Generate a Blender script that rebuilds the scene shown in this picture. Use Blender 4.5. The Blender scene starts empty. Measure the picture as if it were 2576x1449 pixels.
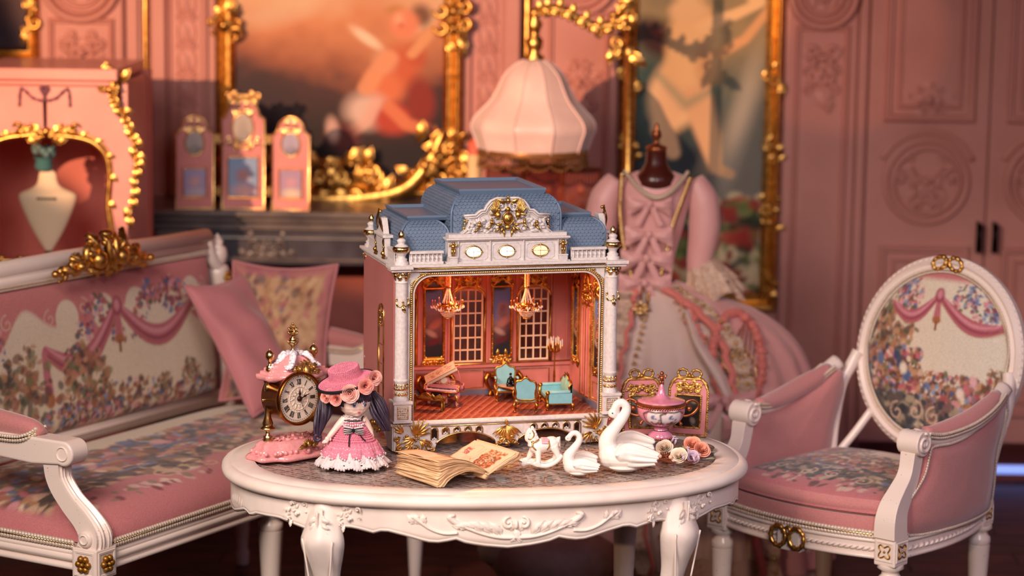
import bpy, bmesh, math, random
import numpy as np
from mathutils import Matrix, Vector, Quaternion, noise as mn
PI = math.pi; TAU = 2*PI
sc = bpy.context.scene
COL = sc.collection
# ---------------------------------------------------------------- camera
FPX, PITCH, ROLL, HC = 6082.0, math.radians(8.7), math.radians(0.8), 1.67
cam_d = bpy.data.cameras.new('camera'); cam = bpy.data.objects.new('camera', cam_d); COL.objects.link(cam)
cam_d.sensor_width = 36; cam_d.lens = 36*FPX/2576
cam.matrix_world = Matrix.Translation((0, 0, HC)) @ Matrix.Rotation(PI/2-PITCH, 4, 'X') @ Matrix.Rotation(ROLL, 4, 'Z')
cam_d.dof.use_dof = True; cam_d.dof.focus_distance = 4.83; cam_d.dof.aperture_fstop = 2.3
cam_d.clip_start = 0.05; cam_d.clip_end = 60
sc.camera = cam
sc.view_settings.view_transform = 'Standard'; sc.view_settings.look = 'None'
sc.view_settings.gamma = 1; sc.view_settings.use_curve_mapping = False
sc.view_settings.exposure = 0.0
try:
    sc.cycles.use_denoising = True; sc.cycles.max_bounces = 8; sc.cycles.sample_clamp_indirect = 6
    sc.cycles.caustics_reflective = False; sc.cycles.caustics_refractive = False
except Exception: pass
def lin(c):
    if isinstance(c, str):
        c = c.lstrip('#'); c = [int(c[i:i+2], 16)/255 for i in (0, 2, 4)]
    return [x/12.92 if x <= .04045 else ((x+.055)/1.055)**2.4 for x in c]
# ---------------------------------------------------------------- world and lamps
w = bpy.data.worlds.new('world'); sc.world = w; w.use_nodes = True
w.node_tree.nodes['Background'].inputs[0].default_value = (*lin('#d4b0ac'), 1)
w.node_tree.nodes['Background'].inputs[1].default_value = .18
def area(name, loc, aim, size, power, color, sy=None, spread=180):
    d = bpy.data.lights.new(name, 'AREA'); d.energy = power; d.color = lin(color); d.size = size
    if sy: d.shape = 'RECTANGLE'; d.size_y = sy
    d.spread = math.radians(spread)
    o = bpy.data.objects.new(name, d); COL.objects.link(o); o.location = loc
    o.rotation_euler = (Vector(aim)-Vector(loc)).to_track_quat('-Z', 'Y').to_euler(); return o
def spot(name, loc, aim, ang, power, color, blend=.1, r=.03):
    d = bpy.data.lights.new(name, 'SPOT'); d.energy = power; d.color = lin(color); d.spot_size = math.radians(ang)
    d.spot_blend = blend; d.shadow_soft_size = r
    o = bpy.data.objects.new(name, d); COL.objects.link(o); o.location = loc
    o.rotation_euler = (Vector(aim)-Vector(loc)).to_track_quat('-Z', 'Y').to_euler(); return o
area('soft_left_fill', (-1.3, 2.5, 2.3), (-.1, 4.9, .6), 1.1, 24, '#ffeadc', spread=85)  # unseen fill area added at the upper left front
area('front_fill_light', (.7, 1.6, 2.3), (.3, 5.0, .5), 1.2, 7, '#fbeae8', spread=56)
area('cool_side_light', (2.1, 3.6, 2.0), (.9, 4.9, .5), .9, 2.6, '#d0c8ff', spread=90)
# ---------------------------------------------------------------- pixel helpers (design measurements)
_f = Vector((0, math.cos(PITCH), -math.sin(PITCH))); _r = Vector((1, 0, 0)); _u = _r.cross(_f)
_r2 = _r*math.cos(ROLL)+_u*math.sin(ROLL); _u2 = -_r*math.sin(ROLL)+_u*math.cos(ROLL)
def ray(px, py): return _f+_r2*((px-1288)/FPX)-_u2*((py-724.5)/FPX)
def at(px, py, Y):
    d = ray(px, py); return Vector((0, 0, HC))+d*(Y/d.y)
def on(px, py, z):
    d = ray(px, py); return Vector((0, 0, HC))+d*((z-HC)/d.z)
# ---------------------------------------------------------------- materials
MATS = {}
def mat(name, color, rough=.5, metal=0, color2=None, scale=20, amount=.5, bump=0, bscale=80, coat=0, sheen=0, emis=0,
        attr=False, trans=0, ior=1.45, sss=0, kind='noise', spec=.5, edge=None, stretch=None, alpha=1):
    if name in MATS: return MATS[name]
    m = bpy.data.materials.new(name); m.use_nodes = True; nt = m.node_tree; N = nt.nodes; L = nt.links
    b = N['Principled BSDF']; I = b.inputs
    I['Base Color'].default_value = (*lin(color), 1); I['Roughness'].default_value = rough; I['Metallic'].default_value = metal
    I['Coat Weight'].default_value = coat; I['Coat Roughness'].default_value = .08; I['Sheen Weight'].default_value = sheen
    I['Transmission Weight'].default_value = trans; I['IOR'].default_value = ior; I['Specular IOR Level'].default_value = spec
    if alpha < 1: I['Alpha'].default_value = alpha
    if sss: I['Subsurface Weight'].default_value = sss; I['Subsurface Radius'].default_value = (.01, .005, .004); I['Subsurface Scale'].default_value = 1
    tc = N.new('ShaderNodeTexCoord'); vec = tc.outputs['Object']
    if stretch:
        mp = N.new('ShaderNodeMapping'); mp.inputs['Scale'].default_value = stretch; L.new(vec, mp.inputs[0]); vec = mp.outputs[0]
    src = None
    if attr:
        a = N.new('ShaderNodeVertexColor'); a.layer_name = 'Col'; src = a.outputs['Color']
    if color2:
        if kind == 'wave':
            t = N.new('ShaderNodeTexWave'); t.inputs['Scale'].default_value = scale; t.inputs['Distortion'].default_value = 4; t.inputs['Detail'].default_value = 3
            fac = t.outputs['Fac']
        elif kind == 'speck':
            t = N.new('ShaderNodeTexNoise'); t.inputs['Scale'].default_value = scale; t.inputs['Detail'].default_value = 1
            fac = t.outputs['Fac']
        else:
            t = N.new('ShaderNodeTexNoise'); t.inputs['Scale'].default_value = scale; t.inputs['Detail'].default_value = 5
            fac = t.outputs['Fac']
        L.new(vec, t.inputs['Vector'])
        r = N.new('ShaderNodeValToRGB'); L.new(fac, r.inputs[0])
        lo, hi = (.5-.22*(1-amount)-.02, .5+.22) if kind != 'speck' else (amount, amount+.02)
        r.color_ramp.elements[0].position = lo; r.color_ramp.elements[1].position = hi
        r.color_ramp.elements[0].color = (*lin(color), 1); r.color_ramp.elements[1].color = (*lin(color2), 1)
        if src is not None:
            mx = N.new('ShaderNodeMixRGB'); mx.blend_type = 'MULTIPLY'; mx.inputs[0].default_value = 1
            L.new(src, mx.inputs[1]); L.new(r.outputs[0], mx.inputs[2]); src = mx.outputs[0]
        else: src = r.outputs[0]
    if edge:   # tints concave creases with the edge colour, broken up by noise
        g = N.new('ShaderNodeNewGeometry'); r2 = N.new('ShaderNodeValToRGB'); L.new(g.outputs['Pointiness'], r2.inputs[0])
        n2 = N.new('ShaderNodeTexNoise'); n2.inputs['Scale'].default_value = 45; L.new(vec, n2.inputs['Vector'])
        r2.color_ramp.elements[0].position = .40; r2.color_ramp.elements[0].color = (1, 1, 1, 1)
        r2.color_ramp.elements[1].position = .485; r2.color_ramp.elements[1].color = (0, 0, 0, 1)
        mm = N.new('ShaderNodeMath'); mm.operation = 'MULTIPLY'; L.new(r2.outputs[0], mm.inputs[0]); L.new(n2.outputs[0], mm.inputs[1])
        mx = N.new('ShaderNodeMixRGB'); L.new(mm.outputs[0], mx.inputs[0])
        if src is not None: L.new(src, mx.inputs[1])
        else: mx.inputs[1].default_value = (*lin(color), 1)
        mx.inputs[2].default_value = (*lin(edge), 1); src = mx.outputs[0]
    if src is not None: L.new(src, I['Base Color'])
    if emis:
        I['Emission Color'].default_value = (*lin(color), 1); I['Emission Strength'].default_value = emis
    if bump:
        n = N.new('ShaderNodeTexNoise'); n.inputs['Scale'].default_value = bscale; n.inputs['Detail'].default_value = 3
        L.new(vec, n.inputs['Vector']); bm_ = N.new('ShaderNodeBump'); bm_.inputs['Strength'].default_value = bump
        bm_.inputs['Distance'].default_value = .002; L.new(n.outputs[0], bm_.inputs['Height']); L.new(bm_.outputs[0], I['Normal'])
    MATS[name] = m; return m
gold = mat('gilt', '#e4b464', .34, 1, '#a87838', 60, .6, bump=.2, bscale=120)
gold_b = mat('bright_brass', '#f4d090', .24, 1, '#d0a058', 90, .5)
gold_d = mat('aged_gilt', '#d0a058', .38, .9, '#7a5428', 110, .7, bump=.4, bscale=200)
gold_r = mat('copper_gilt', '#b87048', .34, .85, '#7a3e20', 90, .5)
white_p = mat('ivory_paint', '#f0e2d8', .42, 0, '#e2d0c6', 14, .5, edge='#7c7480')
white_c = mat('cream_lacquer', '#ead9cf', .3, 0, '#5a4a40', 260, .765, kind='speck', coat=.3)
pink_w = mat('rose_wall_paint', '#cc9087', .5, 0, '#c2857b', 5, .4)
pink_v = mat('rose_velvet', '#c4807e', .7, 0, '#b97472', 300, .5, sheen=.5, bump=.4, bscale=500)
porc = mat('white_porcelain', '#f1ebe4', .16, 0, coat=.7, sss=.1)
black_m = mat('black_yarn', '#0c0a10', .8, bump=.6, bscale=900)
# ---------------------------------------------------------------- mesh builder
def XY(x=0, y=0, z=0, rz=0, rx=0, ry=0, s=1):
    M = Matrix.Translation((x, y, z)) @ Matrix.Rotation(rz, 4, 'Z') @ Matrix.Rotation(ry, 4, 'Y') @ Matrix.Rotation(rx, 4, 'X')
    if s != 1: M = M @ (Matrix.Diagonal((*s, 1)) if isinstance(s, (tuple, list)) else Matrix.Scale(s, 4))
    return M
FR = Matrix.Rotation(PI/2, 4, 'X')      # local XY drawing -> upright XZ, local +Z faces -Y (towards the viewer)
def smoothstep(a, b, x):
    t = min(1, max(0, (x-a)/(b-a))); return t*t*(3-2*t)
def catmull(pts, n=8, closed=False):
    P = [Vector(p) for p in pts]; out = []; m = len(P)
    rng = range(m) if closed else range(m-1)
    for i in rng:
        p0 = P[(i-1) % m] if closed or i > 0 else P[0]; p1 = P[i]; p2 = P[(i+1) % m]
        p3 = P[(i+2) % m] if closed or i+2 < m else P[-1]
        for k in range(n):
            t = k/n
            out.append(.5*((2*p1)+(-p0+p2)*t+(2*p0-5*p1+4*p2-p3)*t*t+(-p0+3*p1-3*p2+p3)*t**3))
    if not closed: out.append(P[-1])
    return out
def arr(v, n): return list(v) if isinstance(v, (list, tuple)) else [v]*n
def lerps(vals, n):
    return [float(x) for x in np.interp(np.linspace(0, len(vals)-1, n), range(len(vals)), vals)]
class MB:
    def __init__(s): s.v = []; s.f = []; s.sm = []; s.T = Matrix.Identity(4)
    def add(s, vs, fs, M=None, smooth=True):
        o = len(s.v); X = s.T @ M if M is not None else s.T
        s.v += [X @ Vector(v) for v in vs]; flip = X.determinant() < 0
        s.f += [tuple(o+i for i in (reversed(f) if flip else f)) for f in fs]; s.sm += [smooth]*len(fs); return s
    def box(s, x0, x1, y0, y1, z0, z1, M=None):
        v = [(x, y, z) for z in (z0, z1) for y in (y0, y1) for x in (x0, x1)]
        return s.add(v, [(0, 2, 3, 1), (4, 5, 7, 6), (0, 1, 5, 4), (2, 6, 7, 3), (0, 4, 6, 2), (1, 3, 7, 5)], M, False)
    def bx(s, c, d, M=None): return s.box(c[0]-d[0]/2, c[0]+d[0]/2, c[1]-d[1]/2, c[1]+d[1]/2, c[2]-d[2]/2, c[2]+d[2]/2, M)
    def lathe(s, pr, n=24, M=None, lobes=0, la=0, sx=1, sy=1, smooth=True, cap=True):
        v = []; m = len(pr)
        for (r, z) in pr:
            for i in range(n):
                a = TAU*i/n; rr = r*(1+la*abs(math.cos(lobes*a/2))) if lobes else r
                v.append((rr*sx*math.cos(a), rr*sy*math.sin(a), z))
        f = [(j*n+i, j*n+(i+1) % n, (j+1)*n+(i+1) % n, (j+1)*n+i) for j in range(m-1) for i in range(n)]
        if pr[-1][1] < pr[0][1]: f = [tuple(reversed(q)) for q in f]
        s.add(v, f, M, smooth)
        if cap:
            for j, fl in ((0, True), (m-1, False)):
                if pr[j][0] > 1e-6:
                    ring = [(j*n+i) for i in range(n)]; q = [v[i] for i in ring]
                    if (pr[-1][1] < pr[0][1]) != fl: s.add(q, [tuple(reversed(range(n)))], M, False)
                    else: s.add(q, [tuple(range(n))], M, False)
        return s
    def ball(s, c, r, n=12, M=None, m=None):
        r = r if isinstance(r, (tuple, list)) else (r, r, r); m = m or max(4, n//2)
        v = [(c[0], c[1], c[2]-r[2])]
        for j in range(1, m):
            t = -PI/2+PI*j/m
            v += [(c[0]+r[0]*math.cos(t)*math.cos(TAU*i/n), c[1]+r[1]*math.cos(t)*math.sin(TAU*i/n), c[2]+r[2]*math.sin(t)) for i in range(n)]
        v.append((c[0], c[1], c[2]+r[2])); k = len(v)-1
        f = [(0, 1+(i+1) % n, 1+i) for i in range(n)]
        f += [(1+j*n+i, 1+j*n+(i+1) % n, 1+(j+1)*n+(i+1) % n, 1+(j+1)*n+i) for j in range(m-2) for i in range(n)]
        f += [(k, 1+(m-2)*n+i, 1+(m-2)*n+(i+1) % n) for i in range(n)]
        return s.add(v, f, M)
    def tube(s, pts, r, n=8, M=None, closed=False, flat=1, up=None, cap=True, prof=None):
        P = [Vector(p) for p in pts]; m = len(P); R = arr(r, m) if not isinstance(r, (list, tuple)) or len(r) == m else lerps(r, m)
        F_ = arr(flat, m) if not isinstance(flat, (list, tuple)) or len(flat) == m else lerps(flat, m)
        v = []; nrm = None
        for i in range(m):
            a = P[(i-1) % m] if closed or i else P[i]; b = P[(i+1) % m] if closed or i < m-1 else P[i]
            t = (b-a); t = t.normalized() if t.length > 1e-12 else Vector((0, 0, 1))
            if up is not None:
                x = Vector(up).cross(t)
                if x.length < 1e-6: x = t.orthogonal()
                nrm = x.normalized()
            elif nrm is None: nrm = t.orthogonal().normalized()
            else:
                nrm = (nrm-t*nrm.dot(t)); nrm = nrm.normalized() if nrm.length > 1e-9 else t.orthogonal().normalized()
            b2 = t.cross(nrm)
            if prof: v += [P[i]+nrm*(q[0]*R[i])+b2*(q[1]*R[i]*F_[i]) for q in prof]
            else: v += [P[i]+nrm*(R[i]*math.cos(TAU*k/n))+b2*(R[i]*F_[i]*math.sin(TAU*k/n)) for k in range(n)]
        n = len(prof) if prof else n
        f = [(j*n+i, j*n+(i+1) % n, ((j+1) % m)*n+(i+1) % n, ((j+1) % m)*n+i) for j in range(m if closed else m-1) for i in range(n)]
        if cap and not closed: f += [tuple(reversed(range(n))), tuple((m-1)*n+i for i in range(n))]
        return s.add(v, f, M, prof is None)
    def prism(s, poly, d, M=None, d0=0, inset=0, ins_d=0):
        """poly in local XY, extruded d0..d along +Z; optional sloped shoulder"""
        n = len(poly); A = sum(poly[i][0]*poly[(i+1) % n][1]-poly[(i+1) % n][0]*poly[i][1] for i in range(n))
        if A < 0: poly = list(reversed(poly))
        rings = [[(p[0], p[1], d0) for p in poly]]
        if inset:
            q = inset_poly(poly, inset); rings += [[(p[0], p[1], d-ins_d) for p in poly], [(p[0], p[1], d) for p in q]]
        else: rings += [[(p[0], p[1], d) for p in poly]]
        v = [p for r in rings for p in r]; k = len(rings)
        f = [(j*n+i, j*n+(i+1) % n, (j+1)*n+(i+1) % n, (j+1)*n+i) for j in range(k-1) for i in range(n)]
        f += [tuple(reversed(range(n))), tuple((k-1)*n+i for i in range(n))]
        return s.add(v, f, M, False)
    def grid(s, fn, nu, nv, M=None, cu=False, cv=False, smooth=True, flip=False):
        v = [fn(i/(nu if cu else nu-1), j/(nv if cv else nv-1)) for j in range(nv) for i in range(nu)]
        f = []
        for j in range(nv if cv else nv-1):
            for i in range(nu if cu else nu-1):
                q = (j*nu+i, j*nu+(i+1) % nu, ((j+1) % nv)*nu+(i+1) % nu, ((j+1) % nv)*nu+i)
                f.append(tuple(reversed(q)) if flip else q)
        return s.add(v, f, M, smooth)
    def build(s, name, m, parent=None, bevel=0, sub=0, solid=0, seg=2, M=None, kind=None, label=None):
        me = bpy.data.meshes.new(name); me.from_pydata([tuple(v) for v in s.v], [], s.f); me.validate()
        if len(me.polygons) == len(s.sm): me.polygons.foreach_set('use_smooth', s.sm)
        me.materials.append(m); o = bpy.data.objects.new(name, me); COL.objects.link(o)
        if parent is not None: o.parent = parent
        if M is not None: o.matrix_local = M
        if solid: q = o.modifiers.new('s', 'SOLIDIFY'); q.thickness = solid; q.offset = 0
        if bevel: q = o.modifiers.new('b', 'BEVEL'); q.width = bevel; q.segments = seg; q.limit_method = 'ANGLE'; q.angle_limit = .6
        if sub: q = o.modifiers.new('u', 'SUBSURF'); q.levels = sub; q.render_levels = sub
        if kind: o['kind'] = kind
        if label: o['label'] = label
        return o
def inset_poly(poly, d):
    n = len(poly); out = []
    for i in range(n):
        p0 = Vector(poly[i-1][:2]); p1 = Vector(poly[i][:2]); p2 = Vector(poly[(i+1) % n][:2])
        e1 = (p1-p0); e2 = (p2-p1)
        e1 = e1.normalized() if e1.length > 1e-9 else Vector((1, 0)); e2 = e2.normalized() if e2.length > 1e-9 else e1
        n1 = Vector((-e1.y, e1.x)); n2 = Vector((-e2.y, e2.x)); b = n1+n2
        b = b.normalized() if b.length > 1e-6 else n1; c = max(.4, b.dot(n1)); q = p1+b*(d/c); out.append((q.x, q.y))
    return out
def thing(name, label, cat, loc=(0, 0, 0), rz=0, group=None, M=None):
    o = bpy.data.objects.new(name, None); COL.objects.link(o); o.empty_display_size = .02
    if M is not None: o.matrix_world = M
    else: o.location = loc; o.rotation_euler = (0, 0, rz)
    o['label'] = label; o['category'] = cat
    if group: o['group'] = group
    return o
def tag(o, label, cat, group=None):
    o['label'] = label; o['category'] = cat
    if group: o['group'] = group
    return o
def inst(o, parent, M, name=None):
    c = o.copy(); COL.objects.link(c); c.parent = parent; c.matrix_local = M; return c
def copy_thing(o, M, label, group=None):
    def rec(a, p):
        for ch in a.children:
            c = ch.copy(); COL.objects.link(c); c.parent = p; c.matrix_local = ch.matrix_local.copy(); rec(ch, c)
    r = o.copy(); COL.objects.link(r); r.matrix_world = M; r['label'] = label
    if group: r['group'] = group
    rec(o, r); return r
# ---------------------------------------------------------------- ornament vocabulary (drawn in local XY, relief along +Z)
def spiral(cx, cy, r, a0, turns, d=1, n=22, shrink=.12):
    return [(cx+r*(1-(1-shrink)*t/n)*math.cos(a0+d*TAU*turns*t/n), cy+r*(1-(1-shrink)*t/n)*math.sin(a0+d*TAU*turns*t/n), 0) for t in range(n+1)]
def scroll(mb, cx, cy, r, a0, turns, d, w, M=None, z=0, n=16):
    p = spiral(cx, cy, r, a0, turns, d, n); p = [(q[0], q[1], z+w*.4) for q in p]
    mb.tube(p, lerps([w*.35, w, w*.8, w*.55], n+1), 6, M, up=(0, 0, 1))
    mb.ball((p[-1][0], p[-1][1], z+w*.5), w*.85, 6, M)
def leaf(mb, x, y, ang, L, W, M=None, z=0, h=None, lobes=3, curl=.25):
    """acanthus-like leaf: ridged and scalloped"""
    h = h or W*.5; nu, nv = 9, 5
    ca, sa = math.cos(ang), math.sin(ang)
    def fn(u, v):
        t = u; s_ = (v-.5)*2
        wv = W*.5*math.sin(PI*min(1, t*.9+.08))**.7*(1+.25*math.cos(TAU*lobes*t))
        px = L*t; py = s_*wv + curl*L*t*t
        pz = z+h*(math.sin(PI*t)*.7+.3*t)*(1-.5*s_*s_)+.15*h*math.cos(s_*PI*2)
        return (x+ca*px-sa*py, y+sa*px+ca*py, pz)
    mb.grid(fn, nu, nv, M)
def rosette(mb, x, y, r, n=6, M=None, z=0, h=None):
    h = h or r*.35
    for i in range(n):
        a = TAU*i/n
        mb.ball((x+r*.58*math.cos(a), y+r*.58*math.sin(a), z+h*.4), (r*.36, r*.36, h), 8, M, 4)
    mb.ball((x, y, z+h*.8), (r*.25, r*.25, h), 8, M, 4)
def ornate(mb, x, y, wd, ht, M=None, seed=1, n=10, sym=True, z=0, w=None):
    """a dense baroque cluster, mirrored about its vertical axis"""
    R_ = random.Random(seed); w = w or min(wd, ht)*.07
    for i in range(n):
        px = R_.uniform(.02 if sym else -.5, .5)*wd; py = R_.uniform(-.5, .5)*ht
        if abs(px)/(.5*wd)*.8+abs(py)/(.5*ht)*.5 > 1.05: continue
        k = R_.random(); s_ = R_.uniform(.7, 1.3); a = R_.uniform(0, TAU); tn = R_.uniform(.6, 1.2)
        for sg in ((1, -1) if sym else (1,)):
            aa = a if sg == 1 else PI-a
            if k < .45: scroll(mb, x+sg*px, y+py, w*2.6*s_, aa, tn, sg, w*s_, M, z)
            elif k < .85: leaf(mb, x+sg*px, y+py, aa, w*6*s_, w*3*s_, M, z, curl=.25*sg)
            else: mb.ball((x+sg*px, y+py, z+w), w*1.2*s_, 7, M)
    mb.ball((x, y, z+w), (w*1.6, w*2.2, w*1.6), 8, M)
def frame_rect(mb, x0, x1, y0, y1, w, d, M=None, prof=None):
    """moulded rectangular frame in local XY"""
    prof = prof or [(0, 0), (0, d*.6), (w*.25, d), (w*.5, d*.7), (w*.75, d*.8), (w, d*.25), (w, 0)]
    v = []; k = len(prof)
    for (cx, cy, sx, sy) in ((x0, y0, 1, 1), (x1, y0, -1, 1), (x1, y1, -1, -1), (x0, y1, 1, -1)):
        v += [(cx+sx*p[0], cy+sy*p[0], p[1]) for p in prof]
    f = [(c*k+i, ((c+1) % 4)*k+i, ((c+1) % 4)*k+(i+1) % k, c*k+(i+1) % k) for c in range(4) for i in range(k)]
    mb.add(v, f, M, False)
def ring(mb, cx, cy, rx, ry, w, d, M=None, n=40, a0=0, a1=TAU):
    full = abs(a1-a0-TAU) < 1e-6; m = n if full else n+1
    pts = [(cx+rx*math.cos(a0+(a1-a0)*i/n), cy+ry*math.sin(a0+(a1-a0)*i/n), 0) for i in range(m)]
    mb.tube(pts, w/2, 8, M, closed=full, up=(0, 0, 1), flat=d*2/w if w else 1)
def braid(mb, pts, r, pitch=None, M=None, rows=1, up=(0, 0, 1)):
    """twisted cord: small slanted beads along a path, in one or two rows"""
    P = [Vector(p) for p in pts]; ls = [0]
    for i in range(1, len(P)): ls.append(ls[-1]+(P[i]-P[i-1]).length)
    pitch = pitch or r*1.5; k = max(2, int(ls[-1]/pitch)); j = 0
    for i in range(k):
        s_ = (i+.5)*ls[-1]/k
        while ls[j+1] < s_: j += 1
        a = P[j]; b = P[j+1]; t = (b-a).normalized(); p = a+(b-a)*((s_-ls[j])/max(1e-9, ls[j+1]-ls[j]))
        u = Vector(up); n = t.cross(u)
        n = n.normalized() if n.length > 1e-6 else t.orthogonal(); u2 = n.cross(t)
        q = Matrix(((t.x, n.x, u2.x, p.x), (t.y, n.y, u2.y, p.y), (t.z, n.z, u2.z, p.z), (0, 0, 0, 1)))
        for rw in ((0,) if rows == 1 else (1, -1)):
            mb.ball((0, 0, 0), (pitch*.82, r*.6, r*(.62 if rows == 2 else 1)), 6, (M or Matrix.Identity(4)) @ q @ Matrix.Translation((0, 0, rw*r*.55)) @ Matrix.Rotation(-.6*(rw if rows == 2 else 1), 4, 'Y'), 4)
# ---------------------------------------------------------------- small painter for printed / woven / painted surfaces
class Canvas:
    def __init__(s, w, h, bg, asp=None):
        s.w, s.h = w, h; s.a = np.empty((h, w, 3)); s.a[:] = lin(bg)
        s.asp = asp or w/h
        ys, xs = np.mgrid[0:h, 0:w]; s.x = (xs+.5)/w; s.y = 1-(ys+.5)/h      # 0..1, y up
        s.rng = np.random.RandomState(3)
    def mix(s, m, c, k=1): m = np.clip(m*k, 0, 1)[..., None]; s.a = s.a*(1-m)+np.array(lin(c))*m
    def ell(s, cx, cy, rx, ry, c, ang=0, soft=.15, k=1):
        dx = (s.x-cx)*s.asp; dy = s.y-cy; ca, sa = math.cos(ang), math.sin(ang)
        u = (dx*ca+dy*sa)/rx; v = (-dx*sa+dy*ca)/ry; d = np.sqrt(u*u+v*v)
        s.mix(np.clip((1-d)/soft, 0, 1), c, k)
    def line(s, pts, wd, c, k=1, soft=.4):
        best = np.full((s.h, s.w), 9.)
        n = len(pts); W_ = wd if isinstance(wd, (list, tuple)) else [wd]*n
        for i in range(n-1):
            (x0, y0), (x1, y1) = pts[i][:2], pts[i+1][:2]
            ax, ay = x0*s.asp, y0; bx, by = x1*s.asp, y1; dx, dy = bx-ax, by-ay; L2 = dx*dx+dy*dy+1e-12
            t = np.clip(((s.x*s.asp-ax)*dx+(s.y-ay)*dy)/L2, 0, 1)
            d = np.hypot(s.x*s.asp-ax-t*dx, s.y-ay-t*dy)/(W_[i]+(W_[i+1]-W_[i])*t)
            best = np.minimum(best, d)
        s.mix(np.clip((1-best)/soft, 0, 1), c, k)
    def noise(s, sc_, seed=0):
        r = np.random.RandomState(seed); tot = 0; amp = 1; out = np.zeros((s.h, s.w))
        for o in range(4):
            nx, ny = max(2, int(sc_*s.asp*2**o)), max(2, int(sc_*2**o)); g = r.rand(ny+1, nx+1)
            fx = s.x*nx; fy = s.y*ny; ix = np.clip(fx.astype(int), 0, nx-1); iy = np.clip(fy.astype(int), 0, ny-1)
            tx = fx-ix; ty = fy-iy; tx = tx*tx*(3-2*tx); ty = ty*ty*(3-2*ty)
            v = (g[iy, ix]*(1-tx)+g[iy, ix+1]*tx)*(1-ty)+(g[iy+1, ix]*(1-tx)+g[iy+1, ix+1]*tx)*ty
            out += v*amp; tot += amp; amp *= .55
        return out/tot
    def dabs(s, n, x0, x1, y0, y1, cols, r0, r1, seed=1, k=.9, fn=None):
        """many little leaf or petal shaped dabs, only touching their own window"""
        R_ = random.Random(seed)
        for i in range(n):
            cx, cy = R_.uniform(x0, x1), R_.uniform(y0, y1)
            if fn and not fn(cx, cy, R_): continue
            r = R_.uniform(r0, r1); e = R_.uniform(.4, 1); a = R_.uniform(0, PI); c = np.array(lin(R_.choice(cols)))
            i0 = max(0, int((cx-r/s.asp)*s.w)-1); i1 = min(s.w, int((cx+r/s.asp)*s.w)+2)
            j0 = max(0, int((1-cy-r)*s.h)-1); j1 = min(s.h, int((1-cy+r)*s.h)+2)
            if i0 >= i1 or j0 >= j1: continue
            dx = (s.x[j0:j1, i0:i1]-cx)*s.asp; dy = s.y[j0:j1, i0:i1]-cy
            u = (dx*math.cos(a)+dy*math.sin(a))/r; v = (-dx*math.sin(a)+dy*math.cos(a))/(r*e)
            m = np.clip((1-np.hypot(u, v))*2.5, 0, 1)[..., None]*k
            s.a[j0:j1, i0:i1] = s.a[j0:j1, i0:i1]*(1-m)+c*m
    def paint(s, o, uvs):
        """uvs: per-vertex (u,v) in 0..1 (clamped)"""
        uv = np.array(uvs); fx = np.clip(uv[:, 0]*s.w-.5, 0, s.w-1.001); fy = np.clip((1-uv[:, 1])*s.h-.5, 0, s.h-1.001)
        ix = fx.astype(int); iy = fy.astype(int); tx = (fx-ix)[:, None]; ty = (fy-iy)[:, None]
        ix1 = np.minimum(ix+1, s.w-1); iy1 = np.minimum(iy+1, s.h-1); A = s.a
        c = (A[iy, ix]*(1-tx)+A[iy, ix1]*tx)*(1-ty)+(A[iy1, ix]*(1-tx)+A[iy1, ix1]*tx)*ty
        at_ = o.data.color_attributes.new('Col', 'FLOAT_COLOR', 'POINT')
        at_.data.foreach_set('color', np.concatenate([c, np.ones((len(c), 1))], 1).ravel().astype(np.float32))
canvas_m = mat('painted_canvas', '#ffffff', .5, attr=True, spec=.3)
tapestry_m = mat('woven_tapestry', '#ffffff', .8, attr=True, color2='#e6e0dc', scale=350, bump=.5, bscale=400, sheen=.2)
def picture(name, cv, w_, h_, parent, M, nx=None, ny=None, m=None, label=None):
    nx = nx or cv.w; ny = ny or cv.h; mb = MB()
    mb.grid(lambda u, v: (w_*(u-.5), h_*(v-.5), 0), nx, ny)
    o = mb.build(name, m or canvas_m, parent, M=M, label=label)
    cv.paint(o, [(i/(nx-1), j/(ny-1)) for j in range(ny) for i in range(nx)]); return o
spot('wall_sun_spot', (-3.0, .8, 2.35), (-.42, 7.2, 1.66), 18.5, 1900, '#ffc092', .12, .03)  # added spot standing in for the sunlight on the upper wall
spot('pilaster_sun_spot', (-2.2, 1.4, 2.2), (.95, 7.2, 1.35), 5.5, 300, '#ffb080', .3, .03)  # added spot for the sun patch on the far pilaster
spot('table_sun_spot', (-1.9, 0.2, 1.55), (.45, 4.70, .56), 12.5, 120, '#ffd2a8', .2, .04)  # added spot for low sun on the table front and chair
# ================================================================ the room
YW = 7.2
def wx(px, py=300, Y=YW): return at(px, py, Y).x
def wz(py, px=1288, Y=YW): return at(px, py, Y).z
WM = Matrix.Translation((0, YW, 0)) @ FR
floor_m = mat('dark_parquet', '#4a2418', .42, 0, '#2a120c', 3.0, .5, kind='wave', stretch=(.3, 5, 1))
mb = MB(); mb.box(-3.4, 3.4, -1.6, YW+.1, -.06, 0)
fl = mb.build('floor', mat('floor_bed', '#1c0d09', .6)); fl['kind'] = 'structure'
# parquet boards, staggered rows running left to right in the part the photograph shows
proto = MB(); proto.box(-.449, .449, -.049, .049, 0, .004); bp = proto.build('board', floor_m, fl, bevel=.0012, seg=1)
RB = random.Random(5); k = 0
for j in range(20):
    y = 5.35+j*.1
    for i in range(-3, 4):
        M = XY(i*.9+(j % 3)*.3, y, 0, rz=0)
        if k == 0: bp.matrix_local = M
        else: inst(bp, fl, M)
        k += 1
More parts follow.
